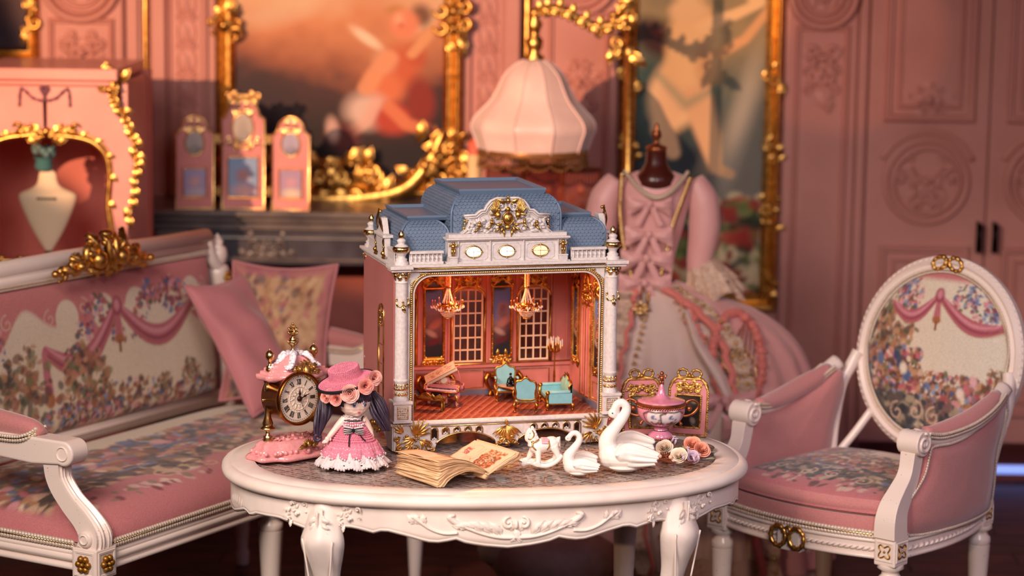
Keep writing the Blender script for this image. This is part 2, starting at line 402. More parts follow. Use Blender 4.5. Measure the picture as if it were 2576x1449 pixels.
# back wall slab
wb = MB(); wb.box(-3.4, 3.4, YW, YW+.1, -.06, 2.9); wall = wb.build('wall_back', pink_w); wall['kind'] = 'structure'
for nm, a in (('wall_left', (-3.4, -3.3, -1.6, YW, -.06, 2.9)), ('wall_right', (2.3, 2.4, 3.0, YW, -.06, 2.9)), ('ceiling', (-3.4, 3.4, 3.0, YW+.1, 2.9, 3.0))):  # unseen; ceiling added and right wall moved in to block ambient light
    q = MB(); q.box(*a); o = q.build(nm, pink_w); o['kind'] = 'structure'
def strip(px0, px1, d, m=pink_w, name='pilaster_edge', z0=0, z1=2.6, rnd=False):
    q = MB(); x0, x1 = wx(px0), wx(px1)
    if rnd:
        q.tube([((x0+x1)/2, z0, 0), ((x0+x1)/2, z1, 0)], (x1-x0)/2, 12, M=WM, flat=d/((x1-x0)/2), up=(0, 0, 1))
    else: q.box(x0, x1, z0, z1, 0, d, WM)
    return q.build(name, m, wall, bevel=0 if rnd else .006)
def lattice(px0, px1):
    """narrow panel of interlaced carved ovals"""
    q = MB(); x0, x1 = wx(px0), wx(px1); w_ = x1-x0; cx = (x0+x1)/2
    q.box(x0, x1, .2, 2.6, 0, .004, WM); z = .3; i = 0
    while z < 1.9:
        ring(q, cx, z, w_*.30, .045, .007, .006, WM @ Matrix.Translation((0, 0, .004)), 20)
        leaf(q, cx, z-.035, PI/2, .07, w_*.3, WM, .004, .012)
        for sg in (1, -1): scroll(q, cx+sg*w_*.27, z+.05, .018, PI/2, .9, sg, .005, WM, .004, 10)
        z += .085
    return q.build('carved_lattice', pink_w, wall)
def pilaster(px0, px1, cy_px, mot_px, seed):
    """wide pilaster: sunk panel, big round moulding above, carved motif below"""
    x0, x1 = wx(px0), wx(px1); w_ = x1-x0; cx = (x0+x1)/2; cz = wz(cy_px)
    q = MB(); q.box(x0, x1, .1, 2.6, 0, .035, WM); o = q.build('pilaster', pink_w, wall, bevel=.008)
    q = MB()
    for (r, ww, dd) in ((w_*.44, .026, .024), (w_*.35, .016, .014), (w_*.27, .012, .012)):
        ring(q, cx, cz, r, r, ww, dd, WM @ Matrix.Translation((0, 0, .036)), 40)
    ornate(q, cx, cz, w_*.34, w_*.34, WM, seed, 10, True, .036)
    q.build('round_relief', pink_w, o)
    q = MB(); mz = wz(mot_px)
    ornate(q, cx, mz, w_*.5, w_*.55, WM, seed+3, 16, True, .036, .008)
    leaf(q, cx, mz-.03, -PI/2, .09, .05, WM, .036)
    q.build('carved_motif', pink_w, o)
    q = MB(); frame_rect(q, x0+.028, x1-.028, .25, cz-w_*.42, .016, .014, WM @ Matrix.Translation((0, 0, .034)))
    frame_rect(q, x0+.028, x1-.028, cz+w_*.42, 2.5, .016, .014, WM @ Matrix.Translation((0, 0, .034)))
    q.build('panel_moulding', pink_w, o)
pilaster(108, 318, -30, 145, 4); pilaster(1352, 1552, -60, 205, 9); pilaster(1968, 2150, -25, 170, 14)
strip(318, 352, .012); strip(360, 379, .02, gold, 'gilt_strip', .15, 2.4, True); strip(384, 420, .02); strip(424, 432, .012)
lattice(434, 508); strip(512, 524, .014)
strip(1168, 1184, .014); lattice(1188, 1262); strip(1268, 1306, .03); strip(1310, 1336, .025, gold, 'gilt_strip', .15, 2.4, True)
strip(2152, 2176, .03)
# skirting and its blue-white light line
q = MB(); q.box(-2.6, 2.6, .0, .12, 0, .03, WM); o = q.build('baseboard_back', mat('skirting', '#7a3a34', .5)); o['kind'] = 'structure'
q = MB(); q.tube([(wx(2150), YW-.045, .040), (2.2, YW-.045, .040)], .0135, 8)
o = q.build('light_strip', mat('led_glow', '#8fa8ff', emis=1.0)); tag(o, 'thin blue-white glowing light strip along the foot of the panelled doors', 'light strip')
# panelled double doors at the right
for n_, (a, b) in enumerate(((2180, 2484), (2487, 2790))):
    x0, x1 = wx(a), wx(b); q = MB(); q.box(x0, x1, .05, 2.5, 0, .03, WM); d = q.build('door_%d' % (n_+1), pink_w, bevel=.004); d['kind'] = 'structure'
    cx = (x0+x1)/2; cz = wz(440); q = MB(); ML = WM @ Matrix.Translation((0, 0, .03))
    for r, ww in ((.122, .02), (.098, .012)): ring(q, cx, cz, r, r, ww, .014, ML, 44)
    q.build('round_moulding', pink_w, d); q = MB(); ornate(q, cx, cz, .17, .17, WM, 30, 16, True, .03, .007); q.build('carved_medallion', pink_w, d)
    for (za, zb) in ((wz(290), 2.3), (.2, wz(600))):
        q = MB(); frame_rect(q, x0+.045, x1-.045, za, zb, .022, .016, ML); frame_rect(q, x0+.085, x1-.085, za+.04, zb-.04, .012, .01, ML)
        q.build('panel_moulding', pink_w, d)
    q = MB(); ornate(q, cx, wz(235), .11, .12, WM, 33, 14, True, .03, .007); q.build('carved_motif', pink_w, d)
    q = MB(); arc = [(cx+.15*math.cos(t), cz+.15*math.sin(t), 0) for t in np.linspace(.45, PI-.45, 20)]
    q.tube(arc, .010, 8, ML, up=(0, 0, 1)); q.build('arched_moulding', pink_w, d)
    hx = x1-.022 if n_ == 0 else x0+.022; q = MB(); hz0, hz1 = wz(612), wz(540)
    q.tube([(hx, hz0, .0), (hx, hz0+.004, .035), (hx, hz1-.004, .035), (hx, hz1, .0)], [.005, .010, .010, .005], 8, ML)
    q.build('handle', mat('dark_iron', '#1a1214', .35, .8), d, label='dark upright bar handle')
# ---------------------------------------------------------------- wall paintings (plain stand-ins: a winged child in clouds, a figure over a garden)
def cloud_base(cv, cols, sc_=2.2, seed=1):
    n = cv.noise(sc_, seed); edges = np.linspace(.25, .75, len(cols)); out = np.zeros_like(cv.a); C_ = [np.array(lin(c)) for c in cols]
    for ch in range(3): out[..., ch] = np.interp(n, edges, [c[ch] for c in C_])
    return out
def paint_left():
    cv = Canvas(150, 150, '#7a4a3a'); n = cv.noise(3, 4)
    sky = np.clip((cv.y*1.2-.35+(cv.x-.2)*.15+(n-.5)*.5), 0, 1)
    for ch in range(3): cv.a[..., ch] = np.interp(sky, [0, .30, .45, .7, 1], [lin(c)[ch] for c in ('#241a1c', '#46292a', '#9a5c42', '#d08a60', '#e0b690')])
    cv.ell(.12, .42, .22, .28, '#30222a', .6, .8); cv.ell(.2, .9, .25, .1, '#d8bc9c', .3, 1, .7)
    cv.ell(.62, .78, .12, .035, '#ecd2b4', -.7, .6); cv.ell(.88, .86, .14, .03, '#e8c6a0', .55, .6)
    cv.ell(.76, .62, .12, .17, '#c8623e', -.3, .5); cv.ell(.70, .52, .1, .13, '#d87850', .2, .5)
    cv.ell(.62, .40, .13, .13, '#d8bcae', .2, .6); cv.ell(.74, .36, .12, .11, '#b84432', .1, .5); cv.ell(.86, .46, .08, .16, '#8a2c22', .1, .5)
    cv.ell(.86, .90, .065, .085, '#5a3428', .2, .6, .85); cv.ell(.74, .93, .06, .035, '#c08850', .3, .7); cv.ell(.785, .855, .082, .095, '#e08a66', 0, .4); cv.ell(.76, .88, .035, .05, '#ecb08a', 0, .9);  cv.ell(.7, .66, .07, .08, '#e2b090', .3, .7, .7); cv.ell(.84, .7, .06, .09, '#b8482e', .2, .7, .7); cv.ell(.77, .85, .02, .02, '#c84c3c', 0, 1)
    cv.line([(.72, .68), (.66, .6), (.62, .52)], .05, '#e09a70', .9); cv.line([(.82, .70), (.92, .84), (.98, .92)], .03, '#e0a070', .9)
    cv.line([(.72, .42), (.80, .33), (.9, .3)], .04, '#dc8058', .9); cv.line([(.66, .44), (.62, .34), (.52, .26)], .035, '#e0b0a0', .8)
    cv.ell(.52, .26, .1, .11, '#5a1e1c', .3, .6); cv.ell(.47, .3, .04, .09, '#c8a496', .1, .6); cv.ell(.8, .14, .3, .14, '#1e1416', 0, .7)
    return cv
def paint_right():
    cv = Canvas(100, 230, '#5a5a4c'); n = cv.noise(4, 8)
    for ch in range(3): cv.a[..., ch] = np.interp(n*.5+cv.y*.5, [0, .3, .45, .6, .75, 1], [lin(c)[ch] for c in ('#2c3428', '#2a3230', '#26303a', '#3c5450', '#8a7c5c', '#c0a878')])
    cv.ell(.82, .45, .15, .5, '#8a8478', -.15, .7, .8); cv.ell(.78, .60, .05, .3, '#b8b0a0', -.2, .8, .7); cv.ell(.2, .72, .12, .16, '#2c4a4a', 0, .8, .8)
    cv.ell(.2, .88, .11, .07, '#3a1e1c', -.7, .5); cv.ell(.2, .89, .04, .02, '#7a2c24', -.7, .9, .7)
    cv.ell(.45, .86, .10, .16, '#dcb684', -.05, .3); cv.ell(.34, .70, .10, .15, '#e0bc90', -.25, .3); cv.ell(.46, .76, .10, .07, '#d8ac78', 0, .6); cv.ell(.42, .80, .085, .13, '#e0bc8c', -.1, .5); cv.ell(.52, .80, .04, .10, '#b8845c', 0, .9, .7); cv.ell(.5, .95, .05, .03, '#d8a878', 0, .7)
    cv.line([(.3, .68), (.25, .58), (.32, .50)], [.06, .045, .028], '#dcb48a'); cv.line([(.48, .68), (.56, .56), (.62, .45), (.72, .43)], [.06, .045, .025, .02], '#d8ae84')
    cv.line([(.5, .92), (.72, .96), (.9, 1.0)], [.03, .022, .018], '#e0bc8c'); cv.line([(.62, .83), (.8, .88), (.96, .98)], [.022, .018, .016], '#d0a070')
    cv.ell(.4, .97, .07, .05, '#d8b488', 0, .4); cv.line([(.2, .76), (.4, .66), (.62, .72)], [.02, .03, .015], '#5c8070', .5, .9)
    cv.dabs(260, .3, 1, .02, .36, ['#8a2a26', '#b04434', '#c8b890', '#e0d0a8', '#4a5a30', '#6a7440', '#2a3220', '#7a8a4c'], .012, .04, 5)
    for (a, b, r) in ((.72, .30, .035), (.82, .22, .05), (.6, .12, .04), (.9, .33, .03)): cv.ell(a, b, r, r, '#a03028', 0, .7, .9)
    return cv
def wall_painting(name, label, px0, px1, pyb, cv, fw=.045, seed=3, crest=True, top=1.85):
    A_ = cv.a; k_ = int(cv.h*(top-1.44)/(1.44-wz(pyb))); cv.a = np.concatenate([np.repeat(A_[:1], k_, 0), A_], 0); cv.h += k_
    x0, x1 = wx(px0), wx(px1); z0 = wz(pyb); t = thing(name, label, 'painting', ((x0+x1)/2, YW, z0)); w_ = x1-x0; h_ = top-z0
    L_ = FR @ Matrix.Translation((0, 0, .012))
    picture('canvas', cv, w_-fw, h_-fw, t, Matrix.Translation((0, -.012, h_/2)) @ FR)
    q = MB(); frame_rect(q, -w_/2, w_/2, 0, h_, fw, .035, L_); frame_rect(q, -w_/2+fw*.3, w_/2-fw*.3, fw*.3, h_-fw*.3, fw*.3, .045, L_)
    q.build('frame', gold, t, bevel=.002)
    return t, w_, h_, L_
t, w_, h_, L_ = wall_painting('wall_painting', 'large framed painting of a winged child in russet clouds above the mantel', 545, 1163, 497, paint_left(), .058)
for sx in (-1, 1):
    for zz in ((wz(72)-wz(497)), .06, h_*.55 if sx > 0 else h_*.9): q = MB(); ornate(q, sx*(w_/2-.028), zz, .075, .12, L_, 21+sx, 10, False, .03, .008); q.build('frame_carving', gold, t)
q = MB(); ornate(q, w_/2-.03, (wz(380)-wz(497)), .09, .16, L_, 25, 14, False, .03, .009); q.build('frame_carving', gold, t)
q = MB(); B_ = Matrix.Translation((0, -.02, 0)) @ L_
base = [(-.08, .0, 0)]
path = catmull([(-.30, .10, .02), (-.2, .02, .02), (-.08, -.005, .02), (.08, .0, .02), (.2, .03, .02), (.27, .11, .02), (.31, .2, .02)], 8)
q.tube(path, lerps([.012, .026, .03, .03, .03, .022, .012], len(path)), 8, B_, up=(0, 0, 1))
ornate(q, -.02, .045, .34, .14, B_, 41, 26, True, .03, .011); ornate(q, .26, .1, .1, .16, B_, 42, 12, False, .03, .01); ornate(q, -.27, .1, .1, .14, B_, 43, 10, False, .03, .01)
q.build('acanthus_crest', gold, t)
t, w_, h_, L_ = wall_painting('tall_painting', 'tall framed painting of a pale floating figure above red roses behind the gown', 1557, 1962, 770, paint_right(), .05)
for zz in (.1, .3, .5, .7):
    for sx in (1, -1): q = MB(); ornate(q, sx*(w_/2-.025), zz, .045, .12, L_, 51+int(zz*10), 12, False, .03, .005); q.build('frame_carving', gold, t)
cv = Canvas(30, 60, '#4a3038'); cv.ell(.3, .9, .3, .2, '#8a8468', 0, .8); cv.ell(.6, .3, .4, .3, '#3a2a3a', 0, .8)
t, w_, h_, L_ = wall_painting('dusky_painting', 'dark gilt-framed painting cut off above the pink display cabinet', -260, 107, 170, cv, .04)
q = MB(); ornate(q, w_/2-.02, .14, .05, .12, L_, 61, 10, False, .03, .007); q.build('corner_carving', gold, t)
# ---------------------------------------------------------------- fireplace
marb = mat('grey_marble', '#706864', .3, 0, '#403c44', 9, .6, bump=.05); marb_d = mat('dark_marble', '#2c2a32', .3, 0, '#545260', 7, .5)
YM = 6.88; ztop = on(600, 532, .0).z; zt = at(860, 530, YM).z
xL, xR = at(345, 540, YM).x, at(1385, 540, YM).x
t = thing('fireplace', 'dark grey marble fireplace with a paler shelf beneath the framed painting', 'fireplace', ((xL+xR)/2, YM, 0)); W2 = (xR-xL)/2; dp = YW-YM
q = MB()
q.box(-W2, W2, -.05, dp, zt-.018, zt); q.box(-W2+.02, W2-.02, -.03, dp, zt-.036, zt-.018); q.box(-W2+.045, W2-.045, -.012, dp, zt-.06, zt-.036)
q.build('mantel_shelf', marb, t, bevel=.006)
zf = at(860, 668, YM).z
q = MB(); q.box(-W2+.07, W2-.07, 0, dp, zf, zt-.06); q.build('frieze', marb_d, t, bevel=.004)
q = MB(); FM = Matrix.Translation((0, -.001, 0)) @ FR
frame_rect(q, -W2+.11, W2-.11, zf+.01, zt-.075, .01, .006, FM)
for cx in (-.22, .2): ornate(q, cx, (zf+zt-.06)/2, .2, .06, FM, 71, 14, True, 0, .006)
q.build('frieze_carving', marb, t)
for sx in (-1, 1):
    q = MB(); x = sx*(W2-.1); q.box(x-.045, x+.045, -.02, dp, 0, zt-.06); q.box(x-.055, x+.055, -.03, dp, zf-.02, zf+.01); q.box(x-.055, x+.055, -.03, dp, 0, .1)
    q.build('jamb', marb, t, bevel=.005)
q = MB(); q.box(-W2+.14, W2-.14, dp-.05, dp-.01, 0, zf); q.build('hearth_back', mat('hearth_red', '#9a544c', .7, 0, '#7a3c36', 8), t)
# folding triptych on the mantel
trim = mat('rose_enamel', '#dc8f8c', .35, 0, '#d08482', 20, .4)
YT = YM+.03; sT = 6082/7.05
tz = zt; t = thing('triptych_frame', 'three-part pink hinged photo frame with gilt trim standing on the mantel', 'photo frame', (at(613, 526, YT).x, YT, tz))
def panelpoly(w_, h_, sh):  # arched shouldered outline
    p = [(-w_/2, 0), (w_/2, 0), (w_/2, h_*sh), (w_/2-.012, h_*sh+.008)]
    r = w_/2-.016
    p += [(r*math.cos(a), h_*sh+.012+(h_*(1-sh)-.012)*math.sin(a)) for a in np.linspace(.15, PI-.15, 14)]
    return p+[(-w_/2+.012, h_*sh+.008), (-w_/2, h_*sh)]
def blob_pic(c1, c2, c3, seed):
    cv = Canvas(24, 30, c1); cv.ell(.5, .55, .3, .25, c2, .3, .8); cv.ell(.55, .15, .5, .25, c3, 0, .7); return cv
cols = [('#b8b0b0', '#a8a0a0', '#3a3c44', '#aaa0c8', '#d8a8a8', '#c8b8c8'), ('#b8b0a8', '#a09890', '#8a8480', '#8aa4c8', '#b8807c', '#d8a8a8'), ('#b0a8c0', '#a8a0b8', '#2c2a3c', '#a890b0', '#c898a8', '#d8c8b0')]
for i, (cx, pw, ph, ang) in enumerate(((-.139, .112, .268, .12), (0, .126, .315, 0), (.139, .112, .268, -.12))):
    Mx = XY(cx, -.01 if i != 1 else 0, 0, rz=ang) ; q = MB(); q.prism(panelpoly(pw, ph, .82 if i == 1 else .80), .012, FR, inset=.003, ins_d=.003)
    pn = q.build('panel', trim, t, M=Mx)
    q = MB(); pp = [(a, b, .013) for a, b in panelpoly(pw-.004, ph-.003, .82 if i == 1 else .8)]
    q.tube(pp, .0035, 6, FR, closed=True, up=(0, 0, 1))
    ow = pw*.24; oz = ph*.70 if i != 1 else ph*.74; ov = ph*.13
    ring(q, 0, oz, ow, ov, .006, .005, FR @ Matrix.Translation((0, 0, .013)), 30)
    rw, rh = pw*(.28 if i != 1 else .33), (ph*.30 if i != 1 else ph*.36)
    frame_rect(q, -rw-.004, rw+.004, .03, .03+rh+.008, .005, .006, FR @ Matrix.Translation((0, 0, .012)))
    ornate(q, 0, oz+ov+.006, pw*.5, .02, FR, 5, 8, True, .012, .003)
    if i == 1: ornate(q, 0, ph+.004, pw*.8, .035, FR, 7, 16, True, .004, .004); ornate(q, 0, oz-ov-.01, pw*.9, .02, FR, 8, 10, True, .012, .003)
    q.build('gilt_trim', gold_b, pn)
    c = cols[i]; cv = blob_pic(*c[:3], i); nu = 12
    q = MB(); q.lathe([(0.0001, .001), (1, .001)], 24, FR @ Matrix.Translation((0, oz, .0135)) @ Matrix.Diagonal((ow, ov, 1, 1)), cap=False)
    o = q.build('oval_miniature', canvas_m, pn, label='small grey oval miniature'); cv.paint(o, [(.5+v.co.x/ow/2, .5+(v.co.z-oz)/ov/2) for v in o.data.vertices])
    picture('painted_scene', blob_pic(*c[3:], i+4), rw*2, rh, pn, Matrix.Translation((0, -.0135, .034+rh/2)) @ FR, 14, 18, label='small painting of a pale sky with pink figures')
for cx in (-.0695, .0695):
    for z_ in (.05, .2): q = MB(); q.tube([(cx, -.006, z_-.014), (cx, -.006, z_+.014)], .006, 8); q.box(cx-.012, cx+.012, -.012, -.009, z_-.012, z_+.012); q.build('hinge', gold_b, t)
# ================================================================ pink display cabinet with bust, at the far left
YV = 6.3
def V2(pts, Y=YV, x0=118):
    o = at(x0, 600, Y).x; return [(at(a, b, Y).x-o, at(a, b, Y).z) for a, b in pts]
pinkv = mat('rose_lacquer', '#e4a298', .45, 0, '#dd9088', 6, .4, coat=.2)
ox = at(118, 600, YV).x
cab = thing('display_cabinet', 'pink curved display cabinet with gilt rocaille edges and arched open front', 'cabinet', (ox, YV, 0))
inner = V2([(118, 338), (165, 342), (205, 348), (240, 362), (268, 395), (276, 450), (272, 520), (282, 600), (292, 760), (300, 900)])
outer = V2([(118, 197), (190, 197), (287, 197), (283, 240), (312, 290), (336, 350), (342, 420), (330, 520), (318, 620), (318, 900)])
inner = [(p.x, p.y) for p in catmull([(a, b, 0) for a, b in inner], 4)]; outer = [(p.x, p.y) for p in catmull([(a, b, 0) for a, b in outer], 4)]
q = MB(); m_ = len(inner)
for sg in (1, -1):
    v = []
    for y in (0, .02):
        for (a, b) in zip(inner, outer): v += [(sg*a[0], y, a[1]), (sg*b[0], y, b[1])]
    f = []; o2 = 2*m_
    for i in range(m_-1):
        f += [(2*i, 2*i+1, 2*i+3, 2*i+2), (o2+2*i, o2+2*i+2, o2+2*i+3, o2+2*i+1), (2*i, 2*i+2, o2+2*i+2, o2+2*i), (2*i+1, o2+2*i+1, o2+2*i+3, 2*i+3)]
    if sg < 0: f = [tuple(reversed(k)) for k in f]
    q.add(v, f, None, False)
q.build('front_panel', pinkv, cab)
q = MB(); zt_ = V2([(118, 170), (118, 195)]); hw = V2([(300, 190)])[0][0]
q.box(-hw, hw, -.03, .42, zt_[1][1]-.006, zt_[0][1]); q.box(-hw+.02, hw-.02, -.015, .42, zt_[1][1]-.02, zt_[1][1]-.006); q.build('top_board', pinkv, cab, bevel=.005)
q = MB(); q.box(-.22, .22, .36, .40, .1, zt_[1][1]); q.build('back_board', mat('rose_inside', '#cc7468', .5), cab)
for sg in (1, -1):
    q = MB(); q.box(sg*.205-.008, sg*.205+.008, .018, .40, .0, zt_[1][1]-.01); q.build('side_board', pinkv, cab)
zd = V2([(118, 690)])[0][1]
q = MB(); q.box(-.2, .2, -.05, .36, zd-.03, zd); q.build('deck', pinkv, cab, bevel=.006); q = MB(); q.box(-.2, .2, 0, .36, 0, .08); q.build('plinth', pinkv, cab, bevel=.006)
q = MB()
for sg in (1, -1):
    D = Matrix.Translation((0, -.004, 0)) @ Matrix.Diagonal((sg, 1, 1, 1)) @ FR
    q.tube([(a[0], a[1], 0) for a in inner], .007, 8, D, up=(0, 0, 1)); q.tube([(a[0]+.006, a[1]+.01, 0) for a in inner], .003, 6, D, up=(0, 0, 1))
    for k in range(3, m_-12, 4):
        a = inner[k]; b = inner[k+1]; leaf(q, a[0], a[1], math.atan2(b[1]-a[1], b[0]-a[0])+.5, .03, .016, D, 0)
    for k in range(9, 30):
        a = outer[k]; b = outer[k+1]; an = math.atan2(b[1]-a[1], b[0]-a[0]); R_ = random.Random(k)
        leaf(q, a[0], a[1], an+R_.uniform(-.8, .8), .032, .02, D, .0, .01); q.ball((a[0], a[1], .008), R_.uniform(.004, .008), 6, D)
    c = V2([(277, 225)])[0]; ornate(q, c[0], c[1], .05, .09, D, 77, 12, False, 0, .006)
c = V2([(118, 330)])[0]; D = Matrix.Translation((0, -.004, 0)) @ FR; ornate(q, c[0], c[1], .16, .035, D, 78, 16, True, 0, .006)
q.build('gilt_rocaille', gold, cab)
q = MB(); z_ = V2([(118, 235)])[0][1]
for sg in (1, -1):
    P_ = catmull([(0, z_-.02, 0), (sg*.03, z_-.012, 0), (sg*.06, z_+.012, 0), (sg*.066, z_-.03, 0)], 6)
    q.tube(P_, .0035, 5, D, up=(0, 0, 1), flat=.5)
    for p in P_[::3]: q.ball((p.x, p.y, .001), .005, 6, D)
rosette(q, 0, z_+.012, .016, 6, D); q.ball((0, z_-.01, 0), (.004, .014, .003), 6, D)
q.build('painted_garland', mat('mauve_print', '#8a5a68', .6), cab)
q = MB(); p0 = at(-20, 672, 6.1); p1 = at(108, 668, 6.1)
t = thing('gilt_rail', 'thin gilt rail with small leaf knobs behind the sofa back, before the bust', 'rail', (0, 0, 0))
q.tube([(-.22+ox, 6.2, p0.z), (ox+.02, 6.2, p1.z)], .005, 8)
for i in range(5): q.ball((ox-.2+i*.05, 6.2, p0.z+.008), (.012, .006, .008), 8)
for i in range(2): q.tube([(ox-.21+i*.22, 6.2, p0.z), (ox-.21+i*.22, 6.2, 0)], .006, 6)
q.build('rail_bar', gold, t)
# necklace bust
YB = 6.38
def B2(pts): return V2(pts, YB, 122)
bz = B2([(122, 640)])[0][1]
bust = thing('necklace_bust', 'cream necklace display bust inside the pink cabinet', 'bust', (at(122, 600, YB).x, YB, 0))
sil = [(632, 6), (610, 22), (580, 40), (550, 54), (520, 67), (500, 74), (490, 74), (482, 66), (474, 40), (464, 27), (450, 23), (432, 22), (428, 12)]
rows = [(B2([(122, y)])[0][1], r*6.43/6082) for y, r in sil]
q = MB(); q.lathe([(r, z) for z, r in rows], 28, Matrix.Diagonal((1, .38, 1, 1)))
q.build('bust_body', mat('cream_linen', '#ecd6b4', .7, bump=.2, bscale=300), bust, sub=1)
q = MB(); q.tube([(0, 0, zd), (0, 0, bz+.01)], .009, 10); q.lathe([(.045, zd), (.045, zd+.008), (.015, zd+.014)], 20); q.build('stand', mat('dark_iron', '#1a1214'), bust)
cv = Canvas(40, 8, '#ecd6b4'); 
for i in range(9): cv.ell(.08+i*.105, .5, .28 if i % 2 else .2, .35, '#5a4438', 0, .5, .8)
q = MB(); zl = B2([(122, 497)])[0][1]
for i in range(9): q.box(-.024+i*.006, -.0205+i*.006+(.001 if i % 2 else 0), -.0312, -.0270, zl-.003, zl+.0035)
q.build('printed_mark', mat('print_brown', '#4a3830'), bust, label='small dark printed word')
fl_ = thing('teal_ornament', 'teal flower-shaped ornament sitting on the neck of the bust', 'ornament', (at(112, 400, YB).x, YB-.005, B2([(112, 428)])[0][1]))
q = MB(); q.lathe([(.018, 0), (.026, .01), (.022, .028), (.03, .036)], 18); q.build('cup', mat('teal_glaze', '#4a7a7c', .4), fl_)
q = MB()
for i in range(14):
    a = i*2.4; q.ball((.022*math.cos(a), .02*math.sin(a), .045+.018*((i*37 % 10)/10)), (.012, .009, .011), 8)
q.build('blossoms', mat('teal_bloom', '#4c8488', .5, 0, '#7a6a60', 200, .6), fl_)
# ================================================================ hanging-shade floor lamp
YL = 6.66; kL = 6.73/6082
c = at(1342, 300, YL); lamp = thing('arm_lamp', 'gilt scroll-arm floor lamp with a pleated pink silk bell shade', 'lamp', (c.x, YL, 0))
def lz(y): return at(1342, y, YL).z
prof = [(150, 26), (165, 50), (190, 74), (220, 88), (250, 104), (275, 126), (300, 148), (322, 154), (345, 146), (380, 134)]
pp = catmull([(r*kL, 0, lz(y)) for y, r in prof], 4)
silk = mat('pale_silk', '#f0d2ca', .32, 0, '#e4c2ba', 14, .5, sheen=.5, bump=.15, bscale=60)
q = MB(); nS = 80; v = []
def shade(u, v_):
    p = pp[min(len(pp)-1, int(v_*(len(pp)-1)+.5))]; a = TAU*u; r = p.x*(1-.035*abs(math.sin(a*5)))+.0006*math.sin(a*60)
    return (r*math.cos(a), r*math.sin(a), p.z)
q.grid(shade, 120, len(pp), cu=True, flip=True); q.build('shade', silk, lamp)
q = MB()
for k in range(10):
    a = k*TAU/10; q.tube([(p.x*1.01*math.cos(a), p.x*1.01*math.sin(a), p.z) for p in pp], .0022, 5)
q.build('shade_seams', silk, lamp)
q = MB(); rb = pp[-1].x; zb = pp[-1].z
q.lathe([(rb+.003, zb-.008), (rb+.004, zb-.002), (rb+.003, zb+.008)], 60, cap=False)
for k in range(90):
    a = k*TAU/90; L_ = .022+.012*abs(math.sin(k*PI/6))
    q.tube([((rb+.002)*math.cos(a), (rb+.002)*math.sin(a), zb-.006), ((rb+.003)*math.cos(a), (rb+.003)*math.sin(a), zb-.006-L_)], .0016, 4); q.ball(((rb+.003)*math.cos(a), (rb+.003)*math.sin(a), zb-.008-L_), .005, 5)
q.build('bead_fringe', mat('bronze_beads', '#a87848', .3, .5, '#7a5030', 200), lamp, kind='stuff')
q = MB(); q.lathe([(.026, lz(152)), (.030, lz(145)), (.014, lz(132)), (.022, lz(118)), (.024, lz(100)), (.012, lz(88)), (.016, lz(75)), (.022, lz(60)), (.012, lz(45)), (.018, lz(30)), (.01, lz(22))], 20)
q.build('stem', gold, lamp)
def L2(x, y): return (at(x, y, YL).x-c.x, 0, at(x, y, YL).z)
q = MB(); P_ = catmull([L2(1342, 30), L2(1365, 22), L2(1405, 24), L2(1450, 45), L2(1495, 66), L2(1540, 62), L2(1580, 40)], 8)
q.tube(P_, lerps([.008, .012, .013, .012, .014, .016, .02], len(P_)), 10)
ML = Matrix.Translation((0, -.01, 0)) @ FR
for i in range(3, len(P_), 3):
    leaf(q, P_[i].x, P_[i].z, (1 if i % 2 else -1)*.8, .035, .022, ML, 0); q.ball((P_[i].x, -.015, P_[i].z-.012), .008, 6)
for (x, y, r) in ((1510, 85, .02), (1550, 110, .022), (1555, 140, .02), (1570, 40, .03)): a = L2(x, y); scroll(q, a[0], a[2], r, 0, 1.1, 1, .006, ML)
a = L2(1570, 60); ornate(q, a[0], a[2], .07, .16, ML, 90, 14, False, 0, .008)
q.build('scroll_arm', gold, lamp)
q = MB(); px_ = L2(1584, 300)[0]; q.tube([(px_, .03, 0), (px_, .03, lz(-60))], .013, 14); q.lathe([(.09, 0), (.09, .012), (.04, .03), (.02, .06)], 28, XY(px_, .03, 0)); q.build('post', gold, lamp)
# candle, screen
cd = thing('candle', 'cream pillar candle with a coral top on the mantel beside the lampshade', 'candle', (at(1193, 500, YM+.02).x, YM+.02, zt))
q = MB(); q.lathe([(.021, 0), (.021, .165)], 20); q.build('wax_body', mat('cream_wax', '#f0d2a0', .5, sss=.2), cd)
q = MB(); q.lathe([(.021, .165), (.020, .2), (.012, .208), (.002, .212)], 20); q.build('coral_top', mat('coral_wax', '#e07058', .5), cd, label='coral-red top of the candle')
red = mat('dark_brocade', '#7a2a24', .6, 0, '#4a1412', 22, .6, bump=.2, bscale=60)
sn = thing('brocade_screen', 'dark red brocade folding screen standing under the lampshade', 'folding screen', (at(1365, 600, 6.80).x, 6.80, 0))
zh = at(1365, 410, 6.80).z
for i in range(3):
    q = MB(); q.box(-.055, .055, -.006, .006, .03, zh-(.0 if i == 1 else .01)); M = XY(-.108+i*.108, .012*(i % 2), 0, rz=.22*(1 if i % 2 else -1)); o = q.build('panel', red, sn, M=M)
    q = MB(); frame_rect(q, -.055, .055, .03, zh-.01, .008, .006, Matrix.Translation((0, -.005, 0)) @ FR); ornate(q, 0, zh-.12, .08, .14, Matrix.Translation((0, -.006, 0)) @ FR, 12+i, 10, True, 0, .004); q.build('panel_trim', mat('russet_trim', '#8a4028', .5, .2), o)
